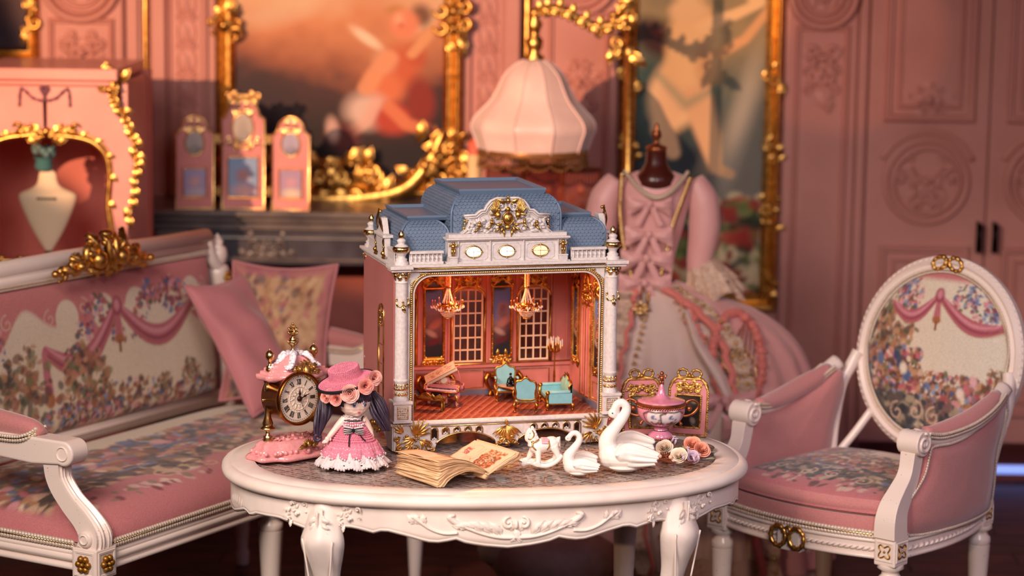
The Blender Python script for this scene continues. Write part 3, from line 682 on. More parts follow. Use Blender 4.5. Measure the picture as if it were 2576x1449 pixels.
# ================================================================ gown on a mannequin
YD = 6.2; kD = 6.26/6082; cD = at(1648, 480, YD)
gown = thing('rococo_gown', 'pink and cream rococo gown with lace cuffs and bows on a stand', 'gown', (cD.x, YD, 0))
def dz(y): return at(1648, y, YD).z
def dx(x, y=700): return at(x, y, YD).x-cD.x
satin = mat('rose_satin', '#e6aca6', .42, 0, '#dd9c98', 10, .5, sheen=.4, bump=.6, bscale=45)
cream_s = mat('cream_satin', '#e6cabc', .45, 0, '#dcbfb2', 8, .5, sheen=.3, bump=.15, bscale=30)
coral_s = mat('coral_ruffle', '#dc7c70', .6, sheen=.3); lace = mat('ecru_lace', '#dcc0a8', .8, 0, '#b88c74', 120, .7, bump=.8, bscale=160)
secs = [(430, 0, 42, 30), (445, 2, 74, 44), (470, 2, 92, 56), (520, 0, 84, 62), (580, -4, 74, 58), (640, -8, 62, 50), (700, -10, 56, 46), (715, -10, 60, 50)]
q = MB(); S = catmull([(cx*kD, rx*kD, dz(y)) for y, cx, rx, ry in secs], 5); SY = lerps([s[3]*kD for s in secs], len(S))
q.grid(lambda u, v: (lambda s, ry, a: (s.x+s.y*math.cos(a)*(1+.02*math.sin(9*a)), ry*math.sin(a), s.z))(S[min(len(S)-1, int(round(v*(len(S)-1))))], SY[min(len(S)-1, int(round(v*(len(S)-1))))], TAU*u), 48, len(S), cu=True, flip=True)
q.build('bodice', satin, gown)
darkwood = mat('dark_mahogany', '#4a1c14', .3, coat=.3)
q = MB(); q.lathe([(r*kD, dz(y)) for y, r in ((486, 4), (478, 36), (462, 52), (440, 50), (424, 36), (408, 27), (378, 25), (374, 20))], 24, Matrix.Translation((0, -.012, 0)))
st = q.build('neck_form', darkwood, gown, label='dark wooden mannequin neck')
q = MB(); q.lathe([(r*kD, dz(y)) for y, r in ((378, 25), (372, 27), (366, 24), (362, 9), (352, 6), (342, 13), (330, 11), (322, 5), (316, 7), (308, 2))], 20, Matrix.Translation((0, -.012, 0))); q.build('finial', gold_r, st)
# neckline pearls and trims
ND = Matrix.Translation((0, 0, 0))
q = MB()
for k in range(34):
    t_ = k/33; x = (-78+156*t_)*kD; z = dz(430+58*math.sin(PI*t_)); y = -.056*(1-abs(2*t_-1)**2)-.018
    q.ball((x, y-.012, z), .0062, 7)
q.build('neckline_pearls', mat('pearl', '#cdb9a0', .2, .3), gown, kind='stuff')
def gx(px, py, y=-.06): return (dx(px, py), y, dz(py))
q = MB()
for P_ in (((1562, 432), (1558, 500), (1560, 560), (1572, 640), (1590, 700)), ((1735, 440), (1712, 500), (1690, 560), (1672, 640), (1655, 700))):
    braid(q, catmull([gx(a, b, -.066+.0006*abs(a-1640)*.35) for a, b in P_], 6), .006)
q.build('bodice_braid', gold_b, gown, kind='stuff')
def bow(q, x, y, z, s_, M=None):
    M2 = (M or Matrix.Identity(4)) @ Matrix.Translation((x, y, z))
    for sg in (1, -1):
        q.grid(lambda u, v: (sg*(.1+u)*s_, -.28*s_*math.sin(PI*u)*math.cos((v-.5)*PI)-.03*s_*math.sin(v*18), (v-.5)*s_*(.25+.75*u)*1.0-.12*s_*u), 8, 10, M2)
        q.grid(lambda u, v: (sg*(.1+.5*u)*s_+(v-.5)*.3*s_, -.1*s_-.03*s_*math.sin(v*12), -.1*s_-1.0*u*s_), 6, 5, M2)
    q.ball((0, -.15*s_, 0), (.16*s_, .14*s_, .2*s_), 10, M2)
for (bx_, by_, s_) in ((1630, 505, .05), (1628, 580, .055), (1622, 640, .06), (1618, 700, .062)):
    q = MB(); g = gx(bx_, by_, -.075); bow(q, g[0], g[1], g[2], s_); q.build('bow', satin, gown)
# arms
for (nm, P_, R_) in (('sleeve', ((1745, 452), (1768, 500), (1772, 570), (1762, 640), (1758, 680)), (26, 38, 40, 34, 30)), ('sleeve', ((1552, 452), (1524, 500), (1510, 570), (1500, 640), (1488, 680)), (26, 40, 42, 36, 30))):
    pts = catmull([gx(a, b, 0) for a, b in P_], 6); q = MB(); q.tube(pts, lerps([r*kD for r in R_], len(pts)), 18); q.build('sleeve', satin, gown)
def flounce(q, cx, cy, y, r0, r1, z0, z1, n=60, wav=7, amp=.012, tilt=0, a0=0):
    q.grid(lambda u, v: ((lambda a, r: (cx+r*math.cos(a)+tilt*v*r1, y+r*.8*math.sin(a), z0+(z1-z0)*v+amp*v*math.sin(a*wav+1)))(TAU*u, r0+(r1-r0)*v+amp*.7*v*math.sin(a0+TAU*u*wav*2))), n, 7, cu=True)
for (px_, py_, tl) in ((1765, 655, .55), (1490, 655, -.3)):
    g = gx(px_, py_, 0)
    for (r0, r1, h) in ((.035, .075, .085), (.034, .06, .055)):
        q = MB(); flounce(q, g[0], 0, g[1], r0, r1, g[2]+.008, g[2]-h, 70, 5, .012, tl); q.build('lace_cuff', lace, gown, solid=.002)
# skirts
rowsS = [(705, -8, 66, 52), (730, 20, 110, 80), (770, 60, 185, 120), (830, 85, 250, 170), (900, 95, 290, 210), (980, 108, 300, 250), (1100, 135, 296, 270), (1250, 160, 290, 280), (1400, 180, 286, 285)]
zz = [dz(r[0]) for r in rowsS]; zz[-1] = .03
SR = catmull([(r[1]*kD, r[2]*kD, z_) for r, z_ in zip(rowsS, zz)], 4); SRY = lerps([r[3]*kD for r in rowsS], len(SR)); mS = len(SR)
def skirt(a0, a1, off, nu, wav, amp, hem=0):
    def fn(u, v):
        i = min(mS-1, int(round(v*(mS-1)))); s = SR[i]; a = a0+(a1-a0)*u; t_ = i/(mS-1)
        k = 1+off+amp*t_**.6*math.sin(a*wav+.8*math.sin(a*3)); return (s.x+s.y*k*math.cos(a), SRY[i]*k*math.sin(a), s.z+(hem*math.sin(a*30) if i == mS-1 else 0))
    return fn
q = MB(); q.grid(skirt(0, TAU, -.05, 160, 22, .03), 160, mS, cu=True); q.build('petticoat', cream_s, gown)
q = MB(); q.grid(skirt(-.40*PI, 1.30*PI, .02, 150, 19, .035), 150, mS); q.build('overskirt', satin, gown)
for i, z0 in enumerate((.26, .17, .08)):
    q = MB(); s = SR[-1]; nn = 220
    q.grid(lambda u, v: ((lambda a: (s.x+(s.y*(.99+.02*v)-.02+(.008*math.sin(a*60)+.01)*v)*math.cos(a), (SRY[-1]*(.99+.02*v)-.02+(.008*math.sin(a*60)+.01)*v)*math.sin(a), z0-(.095)*v+.006*v*math.sin(a*17)))(TAU*u)), nn, 5, cu=True)
    q.build('hem_flounce', lace if i != 1 else cream_s, gown)
# border ruffles with gold studs
for a in (-.40*PI, 1.30*PI):
    q = MB(); fn = skirt(a-.02, a+.08, .045, 2, 19, .0)
    P_ = [Vector(fn(.0, j/(mS-1))) for j in range(mS)]
    q.tube([p+Vector((.006*math.sin(i*2.1), -.012, 0)) for i, p in enumerate(P_)], .012, 6, flat=.6); q.build('ruffle_border', coral_s, gown)
    q = MB()
    for i in range(2, mS-1): q.ball(P_[i]+Vector((.035, -.014, .0)), .006, 6)
    q.build('gold_studs', gold_b, gown, kind='stuff')
for a, dx_ in ((-.40*PI, -.05), (1.30*PI, .05)):     # lace edging and rosette trim beside the opening
    fn = skirt(a, a+.001, .05, 2, 19, .0); P_ = [Vector(fn(0, j/(mS-1))) for j in range(mS)]
    q = MB(); q.grid(lambda u, v: (lambda p: (p.x-dx_*.9*u+.006*math.sin(v*70), p.y-.012-.010*math.sin(v*55)*u, p.z))(P_[int(v*(mS-1))]), 5, 60); q.build('lace_edging', lace, gown)
def on_skirt(px, py):   # point on the front of the overskirt under a pixel
    z = dz(py); i = int(np.argmin([abs(s.z-z) for s in SR])); x = dx(px, py); s = SR[i]; c_ = max(-1, min(1, (x-s.x)/(s.y*1.02)))
    return Vector((x, -SRY[i]*1.05*math.sqrt(max(0, 1-c_*c_))-.012, z))
q = MB(); pts = [on_skirt(1838+62*math.cos(a), 868+100*math.sin(a)) for a in np.linspace(0, TAU, 40, endpoint=False)]
for i, p in enumerate(pts): q.ball(p, (.013+.003*(i % 2), .011, .013), 8); q.ball(p+Vector((0, -.006, 0)), (.008, .006, .012), 6)
q.build('ruffle_oval', coral_s, gown)
q = MB()
for k in range(-3, 4):
    for sg in (1, -1):
        P_ = [on_skirt(1838+k*14*(1-.5*abs(t_))+t_*26*sg, 868+t_*(84-9*abs(k))) for t_ in np.linspace(-1, 1, 8)]; q.tube(P_, .0017, 5)
    q.ball(on_skirt(1838+k*11, 868+10*k), .006, 6)
q.build('gold_netting', gold_b, gown, kind='stuff')
q = MB(); sash = catmull([on_skirt(1720, 760), on_skirt(1745, 830), on_skirt(1790, 900), on_skirt(1830, 985), on_skirt(1880, 1060)], 6)
q.tube(sash, lerps([.012, .022, .028, .02, .012], len(sash)), 8, flat=.5); q.build('sash', cream_s, gown)
for p in ((1800, 950), (1870, 1010)):
    q = MB(); g = on_skirt(*p); bow(q, g.x, g.y-.015, g.z, .07); q.build('bow', satin, gown)
q = MB(); R_ = random.Random(6)
for k in range(70):
    px_ = 1712+k*2.6+R_.uniform(-16, 16); py_ = 740+k*5.4; p = on_skirt(px_, py_); q.ball(p, (R_.uniform(.006, .012), .006, R_.uniform(.005, .010)), 6)
q.build('ribbon_ruching', coral_s, gown)
q = MB()
for k in range(46): q.ball(on_skirt(1706+k*4+R_.uniform(-18, 18), 742+k*8)+Vector((0, -.008, 0)), .0042, 6)
q.build('gold_beads', gold_b, gown, kind='stuff')
q = MB(); g = gx(1606, 760, -.12)
for k in range(8):
    a = TAU*k/8; q.tube([Vector(g), Vector(g)+Vector((.028*math.cos(a), 0, .028*math.sin(a)))], [.005, .002], 5)
q.ball(g, .009, 8); q.tube([gx(1612, 705, -.08), g], .003, 5); q.build('star_brooch', gold_b, gown)
# slipcovered stool far back under the table
g = on(1400, 1440, .12)
stl = thing('draped_footstool', 'beige brocade-draped footstool glimpsed in shadow under the table', 'footstool', (at(1390, 1400, 5.6).x, 5.6, 0))
brc = mat('beige_brocade', '#a88c7c', .7, 0, '#8a6a5c', 14, .6, bump=.3)
q = MB(); q.lathe([(.001, .225), (.10, .222), (.145, .195), (.15, .15), (.13, .125), (.12, .10), (.12, .02)], 36, Matrix.Diagonal((1, .8, 1, 1)), lobes=12, la=.04); q.build('draped_cover', brc, stl)
q = MB(); q.ball((-.13, -.02, .19), (.05, .045, .045), 12); q.build('cover_knot', brc, stl)
# ================================================================ oval table
def glass_mat(name, tint='#ffffff', rough=.02, k=1.0, ior=1.5):
    m = bpy.data.materials.new(name); m.use_nodes = True; nt = m.node_tree; nt.nodes.clear(); N = nt.nodes; L = nt.links
    out = N.new('ShaderNodeOutputMaterial'); t = N.new('ShaderNodeBsdfTransparent'); t.inputs[0].default_value = (*lin(tint), 1)
    g = N.new('ShaderNodeBsdfGlossy'); g.inputs['Roughness'].default_value = rough; f = N.new('ShaderNodeFresnel'); f.inputs[0].default_value = ior
    mu = N.new('ShaderNodeMath'); mu.operation = 'MULTIPLY'; mu.inputs[1].default_value = k; L.new(f.outputs[0], mu.inputs[0])
    mx = N.new('ShaderNodeMixShader'); L.new(mu.outputs[0], mx.inputs[0]); L.new(t.outputs[0], mx.inputs[1]); L.new(g.outputs[0], mx.inputs[2]); L.new(mx.outputs[0], out.inputs[0])
    return m
glass = glass_mat('clear_glass', '#f4f0f0', .02, .55)
TZ = .6; TA, TB = .53, .35; TYAW = math.radians(8)
table = thing('oval_table', 'ivory painted oval table with carved apron, cabriole legs and glass-covered cane top', 'table', (-.047, 4.765, 0), TYAW)
def sup(a, b, t, e=2.25):
    c, s = math.cos(t), math.sin(t); return (a*abs(c)**(2/e)*(1 if c >= 0 else -1), b*abs(s)**(2/e)*(1 if s >= 0 else -1))
NS = 200; ths = [TAU*i/NS for i in range(NS)]
def supring(off): return [sup(TA-off, TB-off, t) for t in ths]
def loft(q, prof, rings=True, closed=False):
    v = []
    for off, z in prof: v += [(x, y, z) for x, y in supring(off)]
    m = len(prof); f = [(j*NS+i, (j+1)*NS+i, (j+1)*NS+(i+1) % NS, j*NS+(i+1) % NS) for j in range(m-1) for i in range(NS)]
    q.add(v, f, None, True)
q = MB(); loft(q, [(.066, .588), (.066, .5985), (.064, .6), (.022, .6), (.0205, .5975), (.018, .5975), (.014, .5985), (.006, .595), (.001, .589), (0, .583), (.002, .577), (.008, .573), (.014, .5715), (.05, .5715)])
q.build('top_rim', white_p, table)
q = MB(); v = [(x, y, .5975) for x, y in supring(.0665)]; q.add(v, [tuple(range(NS))], None, False); q.build('glass_inlay', glass, table)
q = MB(); a2, b2 = TA-.067, TB-.067
def chord(nx, ny, d):   # chord of the inner oval along the line n.p = d
    pts = []
    for i in range(240):
        t = TAU*i/240; x, y = sup(a2, b2, t); x1, y1 = sup(a2, b2, t+TAU/240)
        s0, s1 = nx*x+ny*y-d, nx*x1+ny*y1-d
        if s0*s1 < 0: k = s0/(s0-s1); pts.append((x+(x1-x)*k, y+(y1-y)*k))
    return pts[:2]
for (an, sp, zz_) in ((0, .0085, .590), (PI/2, .030, .591), (PI/4, .026, .592), (-PI/4, .026, .593)):
    nx, ny = -math.sin(an), math.cos(an); d = -.6
    while d < .6:
        c = chord(nx, ny, d)
        if len(c) == 2:
            (x0, y0), (x1, y1) = c; w2 = .0021
            q.add([(x0-nx*w2, y0-ny*w2, zz_), (x1-nx*w2, y1-ny*w2, zz_), (x1+nx*w2, y1+ny*w2, zz_), (x0+nx*w2, y0+ny*w2, zz_)], [(0, 1, 2, 3)], None, False)
        d += sp
q.build('cane_weave', mat('cane', '#f0dcd0', .6), table, kind='stuff', solid=.0012)
q = MB(); v = [(x, y, .582) for x, y in supring(.05)]; q.add(v, [tuple(range(NS))], None, False); q.build('shade_board', mat('cane_shade', '#6c4a44', .7), table, solid=.003)  # added board, its brown standing in for the darkness below the cane
# apron: scalloped lower edge repeated from the centre of each side
HX = [0, .05, .085, .098, .125, .15, .19, .23, .247, .256, .266, .29, .315, .34, .352]; HY = [.078, .073, .066, .060, .067, .066, .055, .046, .049, .054, .049, .044, .044, .056, .085]
per = [0]; base = supring(.026); 
for i in range(NS): per.append(per[-1]+math.dist(base[i], base[(i+1) % NS]))
P_ALL = per[-1]; i_front = NS*3//4; s_front = per[i_front]
legS = .352; sideL = P_ALL/2-2*legS
def drop(i):
    s_ = (per[i]-s_front) % P_ALL; s_ = min(s_, P_ALL-s_)
    if s_ > P_ALL/4: s_ = P_ALL/2-s_
    if s_ <= legS: return float(np.interp(s_, HX, HY))
    k = (s_-legS)/(P_ALL/4-legS); return float(np.interp(k, [0, .1, .3, .5, .56, .62, .8, 1], [.085, .056, .043, .046, .054, .046, .062, .066]))
hd = [drop(i) for i in range(NS)]
q = MB(); v = []; nz = 6
for j in range(nz): v += [(x, y, .573-hd[i]*j/(nz-1)) for i, (x, y) in enumerate(base)]
q.add(v, [(j*NS+i, (j+1)*NS+i, (j+1)*NS+(i+1) % NS, j*NS+(i+1) % NS) for j in range(nz-1) for i in range(NS)], None, True)
ap = q.build('apron', white_p, table, solid=.016)
q = MB(); q.tube([(x*1.006, y*1.01, .573-hd[i]+.003) for i, (x, y) in enumerate(base)], .0055, 8, closed=True); q.build('apron_bead', white_p, ap)
def on_apron(s_):   # frame at perimeter offset s_ from the front centre: x along, y up, z outwards
    t = (s_front+s_) % P_ALL; i = int(np.searchsorted(per, t)-1) % NS; k = (t-per[i])/(per[i+1]-per[i])
    a = Vector(base[i]); b = Vector(base[(i+1) % NS]); p = a+(b-a)*k; tg = (b-a).normalized(); n = Vector((tg.y, -tg.x, 0))
    M = Matrix(((tg.x, 0, n.x, p.x+n.x*.008), (tg.y, 0, n.y, p.y+n.y*.008), (0, 1, 0, 0), (0, 0, 0, 1))); return M
def carve_center(q, s0):
    for sg in (1, -1):
        M = lambda s_: on_apron(s0+sg*s_) @ Matrix.Diagonal((sg, 1, 1, 1))
        A = M(.0)
        scroll(q, .014, .543, .012, PI/2*1.1, 1.15, -1, .0045, M(.0))
        leaf(q, .004, .528, 1.0, .02, .012, M(0)); leaf(q, .0, .522, -1.2, .018, .01, M(0))
        for k, (s_, an, L_, W_) in enumerate(((.03, 1.2, .034, .016), (.045, 1.05, .036, .016), (.06, .9, .038, .016), (.075, .75, .036, .015), (.09, .55, .03, .014))):
            leaf(q, 0, .520+k*.0035, an, L_, W_, M(s_), 0, .008, curl=-.35)
        pts = [(s_, z_) for s_, z_ in ((0, .515), (.03, .516), (.06, .522), (.09, .534), (.115, .546), (.125, .556), (.115, .56))]
        P_ = [M(a) @ Vector((0, b, .001)) for a, b in pts]; q.tube(catmull(P_, 5), lerps([.004, .004, .003, .004, .006, .007, .003], 31), 6)
        P_ = [M(a) @ Vector((0, b, .001)) for a, b in ((.11, .525), (.135, .524), (.16, .532), (.18, .546), (.195, .556), (.2, .545))]
        q.tube(catmull(P_, 5), lerps([.003, .003, .003, .004, .005, .002], 26), 6)
        for k in range(3): leaf(q, 0, .540+k*.002, 1.2-k*.35, .022, .012, M(.172+k*.008), 0, .006)
q = MB(); carve_center(q, .015)
leaf(q, 0, .535, -PI/2, .03, .012, on_apron(.015)); q.ball((0, .54, .003), (.004, .01, .005), 8, on_apron(.015)); q.build('carved_spray', white_p, ap)
for s_ in (-legS, legS):
    for sg in (1, -1): q = MB(); ornate(q, sg*.055, .545, .05, .04, on_apron(s_), 31, 16, False, -.001, .0022); q.build('carved_tracery', white_p, ap)
q = MB(); ML = on_apron(-P_ALL/4)
for k in range(7): leaf(q, 0, .522, 2.3-k*.25, .028, .012, on_apron(-P_ALL/4+.06+k*.006), -.002, .004)
q.build('carved_shell', white_p, ap)
# cabriole legs
def cab_leg(s_, nm='leg'):
    A = on_apron(s_); o = A.translation.copy(); n = Vector((A[0][2], A[1][2], 0)); tg = Vector((A[0][0], A[1][0], 0))
    prof = [(.575, -.018, .026), (.55, -.012, .030), (.52, -.004, .035), (.497, .000, .040), (.47, -.004, .036), (.43, -.014, .027), (.38, -.024, .023), (.25, -.030, .019), (.12, -.020, .015), (.05, -.002, .015), (.02, .008, .019), (.0, .01, .017)]
    pp_ = catmull([(z, f_, r) for z, f_, r in prof], 5); q = MB(); v = []; nn = 16
    for p in pp_:
        c = o+n*p.y; c.z = p.x
        for k in range(nn):
            a = TAU*k/nn; sq = (abs(math.cos(a))**3.2+abs(math.sin(a))**3.2)**(-1/3.2)
            v.append(c+tg*(p.z*sq*math.cos(a+PI/4)*1.0)+n*(p.z*.8*sq*math.sin(a+PI/4)))
    m = len(pp_); q.add(v, [(j*nn+i, (j+1)*nn+i, (j+1)*nn+(i+1) % nn, j*nn+(i+1) % nn) for j in range(m-1) for i in range(nn)]+[tuple(range(nn)), tuple(reversed(range((m-1)*nn, m*nn)))], None, True)
    lg = q.build(nm, white_p, table)
    q = MB(); B_ = A @ Matrix.Translation((0, 0, .016))
    leaf(q, 0, .565, -PI/2, .095, .034, B_, 0, .008, 4, 0)
    for k in range(5):
        for sg in (1, -1): leaf(q, sg*.004, .548-k*.012, -PI/2+sg*(1.0-k*.1), .021-k*.001, .011, B_, .002, .007, 1)
    q.tube([tuple(B_ @ Vector((0, .56-.07*k/8, .009-.004*(k/8)))) for k in range(9)], .0018, 5)
    for sg in (1, -1): q.tube([tuple(B_ @ Vector((sg*(.031-.012*k/8), .505-.10*k/8, .008-.012*k/8))) for k in range(9)], .002, 5)
    q.build('knee_carving', white_p, lg)
for s_ in (-legS, legS, P_ALL/2-legS, P_ALL/2+legS): cab_leg(s_)
# ================================================================ woven scenes
PINK = '#c2767c'; CREAM = '#e0d2bc'
BROWNS = ['#7a4a34', '#94603e', '#b08058', '#5a3830', '#c89a74', '#4a3c38', '#a06a50']; BLUES = ['#4c5c84', '#6a7ca4', '#8a9cbc', '#384868']; ROSES = ['#a84a58', '#c46a74', '#8c3848', '#d898a0', '#e0b0b0']; GREENS = ['#5a5c44', '#7a7850', '#46483c']
def swag(cv, x0, y0, x1, y1, dip, w_):
    n = 14; pts = [(x0+(x1-x0)*i/n, y0+(y1-y0)*i/n-dip*math.sin(PI*i/n)) for i in range(n+1)]
    wd = [w_*(.35+.65*math.sin(PI*i/n)) for i in range(n+1)]
    cv.line([(a, b-w_*.55) for a, b in pts], [k*.5 for k in wd], '#a8743c', .9, .6)
    cv.line(pts, wd, '#b4606c', 1, .25); cv.line([(a, b+w_*.28) for a, b in pts], [k*.35 for k in wd], '#d894a0', .9, .8); cv.line([(a, b-w_*.3) for a, b in pts], [k*.22 for k in wd], '#84384c', .8, .8)
def tassel(cv, x, y, s_):
    cv.line([(x, y), (x, y-s_*1.3)], [s_*.22, s_*.38], '#bc6a76', 1); cv.ell(x, y-s_*1.45, s_*.42, s_*.3, '#a8683c', 0, .3); cv.line([(x, y-s_*1.6), (x, y-s_*2.1)], s_*.12, '#8c5434')
    cv.ell(x, y+s_*.3, s_*.45, s_*.6, '#943e50', 0, .3); cv.ell(x, y+s_*.35, s_*.3, s_*.45, '#d48c98', 0, .6)
def tree(cv, x, y, s_, seed):
    R_ = random.Random(seed); cv.line([(x, y-s_), (x+.02, y)], s_*.06, '#5a3c30', .8); A = cv.asp
    cv.dabs(260, x-s_*.6/A, x+s_*.6/A, y-s_*.5, y+s_*.55, BROWNS+GREENS+['#c08a6c', '#b0785c'], s_*.05, s_*.12, seed, .75, lambda a, b, r: ((a-x)*A/s_/.6)**2+((b-y)/s_/.55)**2 < r.uniform(.3, 1))
def crowd(cv, x0, x1, y0, y1, n, s_, seed):
    cv.dabs(n, x0, x1, y0, y1, BROWNS*2+BLUES+ROSES+['#e8d8c0', '#d8b898']+GREENS, s_*.5, s_, seed, .85)
def curls(cv, pts, s_, c='#d8b8a0'):
    for (x, y, d) in pts:
        P_ = spiral(0, 0, s_, PI/2, 1.2, d, 14); cv.line([(x+p[0]/cv.asp, y+p[1]) for p in P_], s_*.13, c, .8)
cvb = Canvas(460, 150, CREAM, 1.2/.38)      # sofa back
nz_ = cvb.noise(2.5, 3); edge = .70+.10*np.sin(cvb.x*18+1)+.06*np.sin(cvb.x*41)-.35*np.exp(-((cvb.x-.36)/.045)**2)*0
cvb.mix(np.clip((cvb.y-edge)*30, 0, 1), '#c87c7c'); cvb.a *= (.94+.12*nz_[..., None])
for x in (.47, .58, .68, .86): cvb.ell(x, .76, .11, .13, CREAM, 0, .1)
curls(cvb, [(.42, .78, 1), (.52, .82, -1), (.8, .86, 1), (.9, .8, -1), (.3, .8, 1)], .06)
for (x0, y0, x1, y1) in ((.46, .42, .56, .86), (.56, .86, .63, .52), (.66, .55, .73, .9), (.73, .9, .86, .68), (.27, .9, .30, .3)):
    cvb.dabs(130, min(x0, x1)-.01, max(x0, x1)+.01, min(y0, y1)-.02, max(y0, y1)+.02, ROSES+BLUES[:2]+['#a0685c', '#7a5048']+GREENS[:1], .015, .034, int(x0*100), .9, lambda a, b, r: abs((b-y0)-(y1-y0)*(a-x0)/(x1-x0+1e-6)) < .13)
swag(cvb, .40, .58, .61, .76, .22, .09); swag(cvb, .63, .76, .86, .72, .22, .085); tassel(cvb, .62, .74, .13); cvb.line([(.395, .56), (.40, .3)], [.03, .05], '#c0707c'); cvb.ell(.402, .24, .05, .06, '#a8683c', 0, .3)
tree(cvb, .50, .36, .42, 4); tree(cvb, .56, .22, .2, 5); tree(cvb, .33, .4, .46, 7); tree(cvb, .84, .22, .2, 9); tree(cvb, .75, .18, .14, 10); crowd(cvb, .2, .98, .0, .16, 620, .04, 5); crowd(cvb, .42, .72, .05, .26, 200, .035, 6)
cvs = Canvas(380, 170, CREAM, 1.17/.56)     # sofa seat (v: front 0 .. back 1)
n_ = cvs.noise(3, 9); ed = .27+.05*np.sin(cvs.x*13)+.03*np.sin(cvs.x*31)
tree(cvs, .2, .78, .3, 31); crowd(cvs, .02, .98, .34, .72, 1500, .05, 8); crowd(cvs, .0, .5, .24, .52, 500, .05, 9)
cvs.dabs(300, .0, .62, .2, .4, ['#3c3034', '#4a3830', '#5c4438', '#2c2830', '#8a6a50', '#c8a888'], .02, .05, 44)
for i in range(16): R_ = random.Random(i); x = R_.uniform(.05, .95); y = R_.uniform(.36, .62); cvs.line([(x, y), (x+.05, y+R_.uniform(-.03, .03)), (x+.09, y-.02)], .014, R_.choice(BLUES+ROSES[:2]), .85)
cvs.mix(np.clip((ed-cvs.y)*40, 0, 1), '#c4787c'); curls(cvs, [(.42, .2, 1), (.50, .22, -1), (.3, .22, 1), (.74, .24, 1)], .05, '#d8b090')
cvs.dabs(60, .0, .4, .12, .22, ['#e0c8b8', '#7a2c38', '#8a7a60', '#d8b0a8'], .015, .035, 12); cvs.mix(np.clip((.03-cvs.x)*60, 0, 1), '#c4787c'); cvs.mix(np.clip((cvs.x-.97)*60, 0, 1), '#c4787c')
cvc = Canvas(230, 230, CREAM, 1)            # chair back
cvc.mix(np.clip((cvc.x-.35)*2, 0, 1)*.4, '#d8dcd4'); tree(cvc, .2, .66, .30, 21); tree(cvc, .08, .5, .3, 22); tree(cvc, .93, .42, .1, 23)
crowd(cvc, .0, .42, .28, .52, 520, .03, 24); crowd(cvc, .35, 1, .22, .40, 420, .028, 25); crowd(cvc, .05, .95, .1, .3, 500, .03, 26)
cvc.dabs(240, .08, .42, .02, .24, ['#2c3038', '#3c3c44', '#5c5048', '#a89880', '#46505c'], .02, .045, 27); cvc.dabs(160, .45, .7, .04, .22, ['#2c3038', '#3c3c44', '#7c5c58', '#a89880'], .02, .04, 28)
for (x, y, c) in ((.27, .42, '#3c4868'), (.33, .36, '#4c6490'), (.24, .47, '#3c4868'), (.12, .44, '#5c7498'), (.76, .33, '#c07078'), (.72, .3, '#e8d8cc'), (.8, .38, '#e0b0b4'), (.3, .4, '#e8dcc8')): cvc.ell(x, y, .035, .045, c, .4, .5)
cvc.mix(np.clip((cvc.y-.93)*30, 0, 1), '#c4787c'); curls(cvc, [(.28, .14, 1), (.42, .16, -1), (.55, .14, 1)], .06)
for (x0, y0, x1, y1) in ((.2, .86, .34, .78), (.3, .92, .24, .78), (.62, .8, .72, .92), (.72, .92, .88, .74), (.84, .9, .92, .7)):
    cvc.dabs(60, min(x0, x1)-.03, max(x0, x1)+.03, min(y0, y1)-.02, max(y0, y1)+.02, ROSES+BLUES[:3]+GREENS[:1], .01, .022, int(x0*100))
swag(cvc, .16, .78, .47, .84, .10, .045); swag(cvc, .51, .84, .97, .72, .09, .05); tassel(cvc, .49, .83, .085)
cvd = Canvas(230, 200, '#c4787c', 1.15)     # chair seat cushion
crowd(cvd, .06, .94, .30, .72, 900, .035, 41); cvd.mix(((cvd.x > .35) & (cvd.x < .9) & (cvd.y > .66) & (cvd.y < .86))*1.0, CREAM, .9); crowd(cvd, .3, .92, .6, .72, 220, .03, 42); crowd(cvd, .1, .4, .6, .9, 300, .03, 47)
cvd.dabs(520, .06, .96, .16, .42, ['#2c3038', '#3c3c44', '#5c5048', '#a89880', '#46505c', '#8a6a58', '#c8b49c'], .02, .045, 43)
for i in range(12): R_ = random.Random(i+60); x = R_.uniform(.1, .9); y = R_.uniform(.2, .5); cvd.line([(x, y), (x+.05, y+R_.uniform(-.03, .05)), (x+.1, y)], .012, R_.choice(BLUES+ROSES[:2]+['#e8d8c0']), .85)
curls(cvd, [(.2, .28, 1), (.4, .24, -1), (.55, .26, 1), (.74, .24, -1)], .06, '#d8c0a8'); cvd.dabs(80, .1, .9, .08, .2, ['#c4787c', '#c4787c', '#d8b8a8', '#6a4c48'], .02, .04, 46)
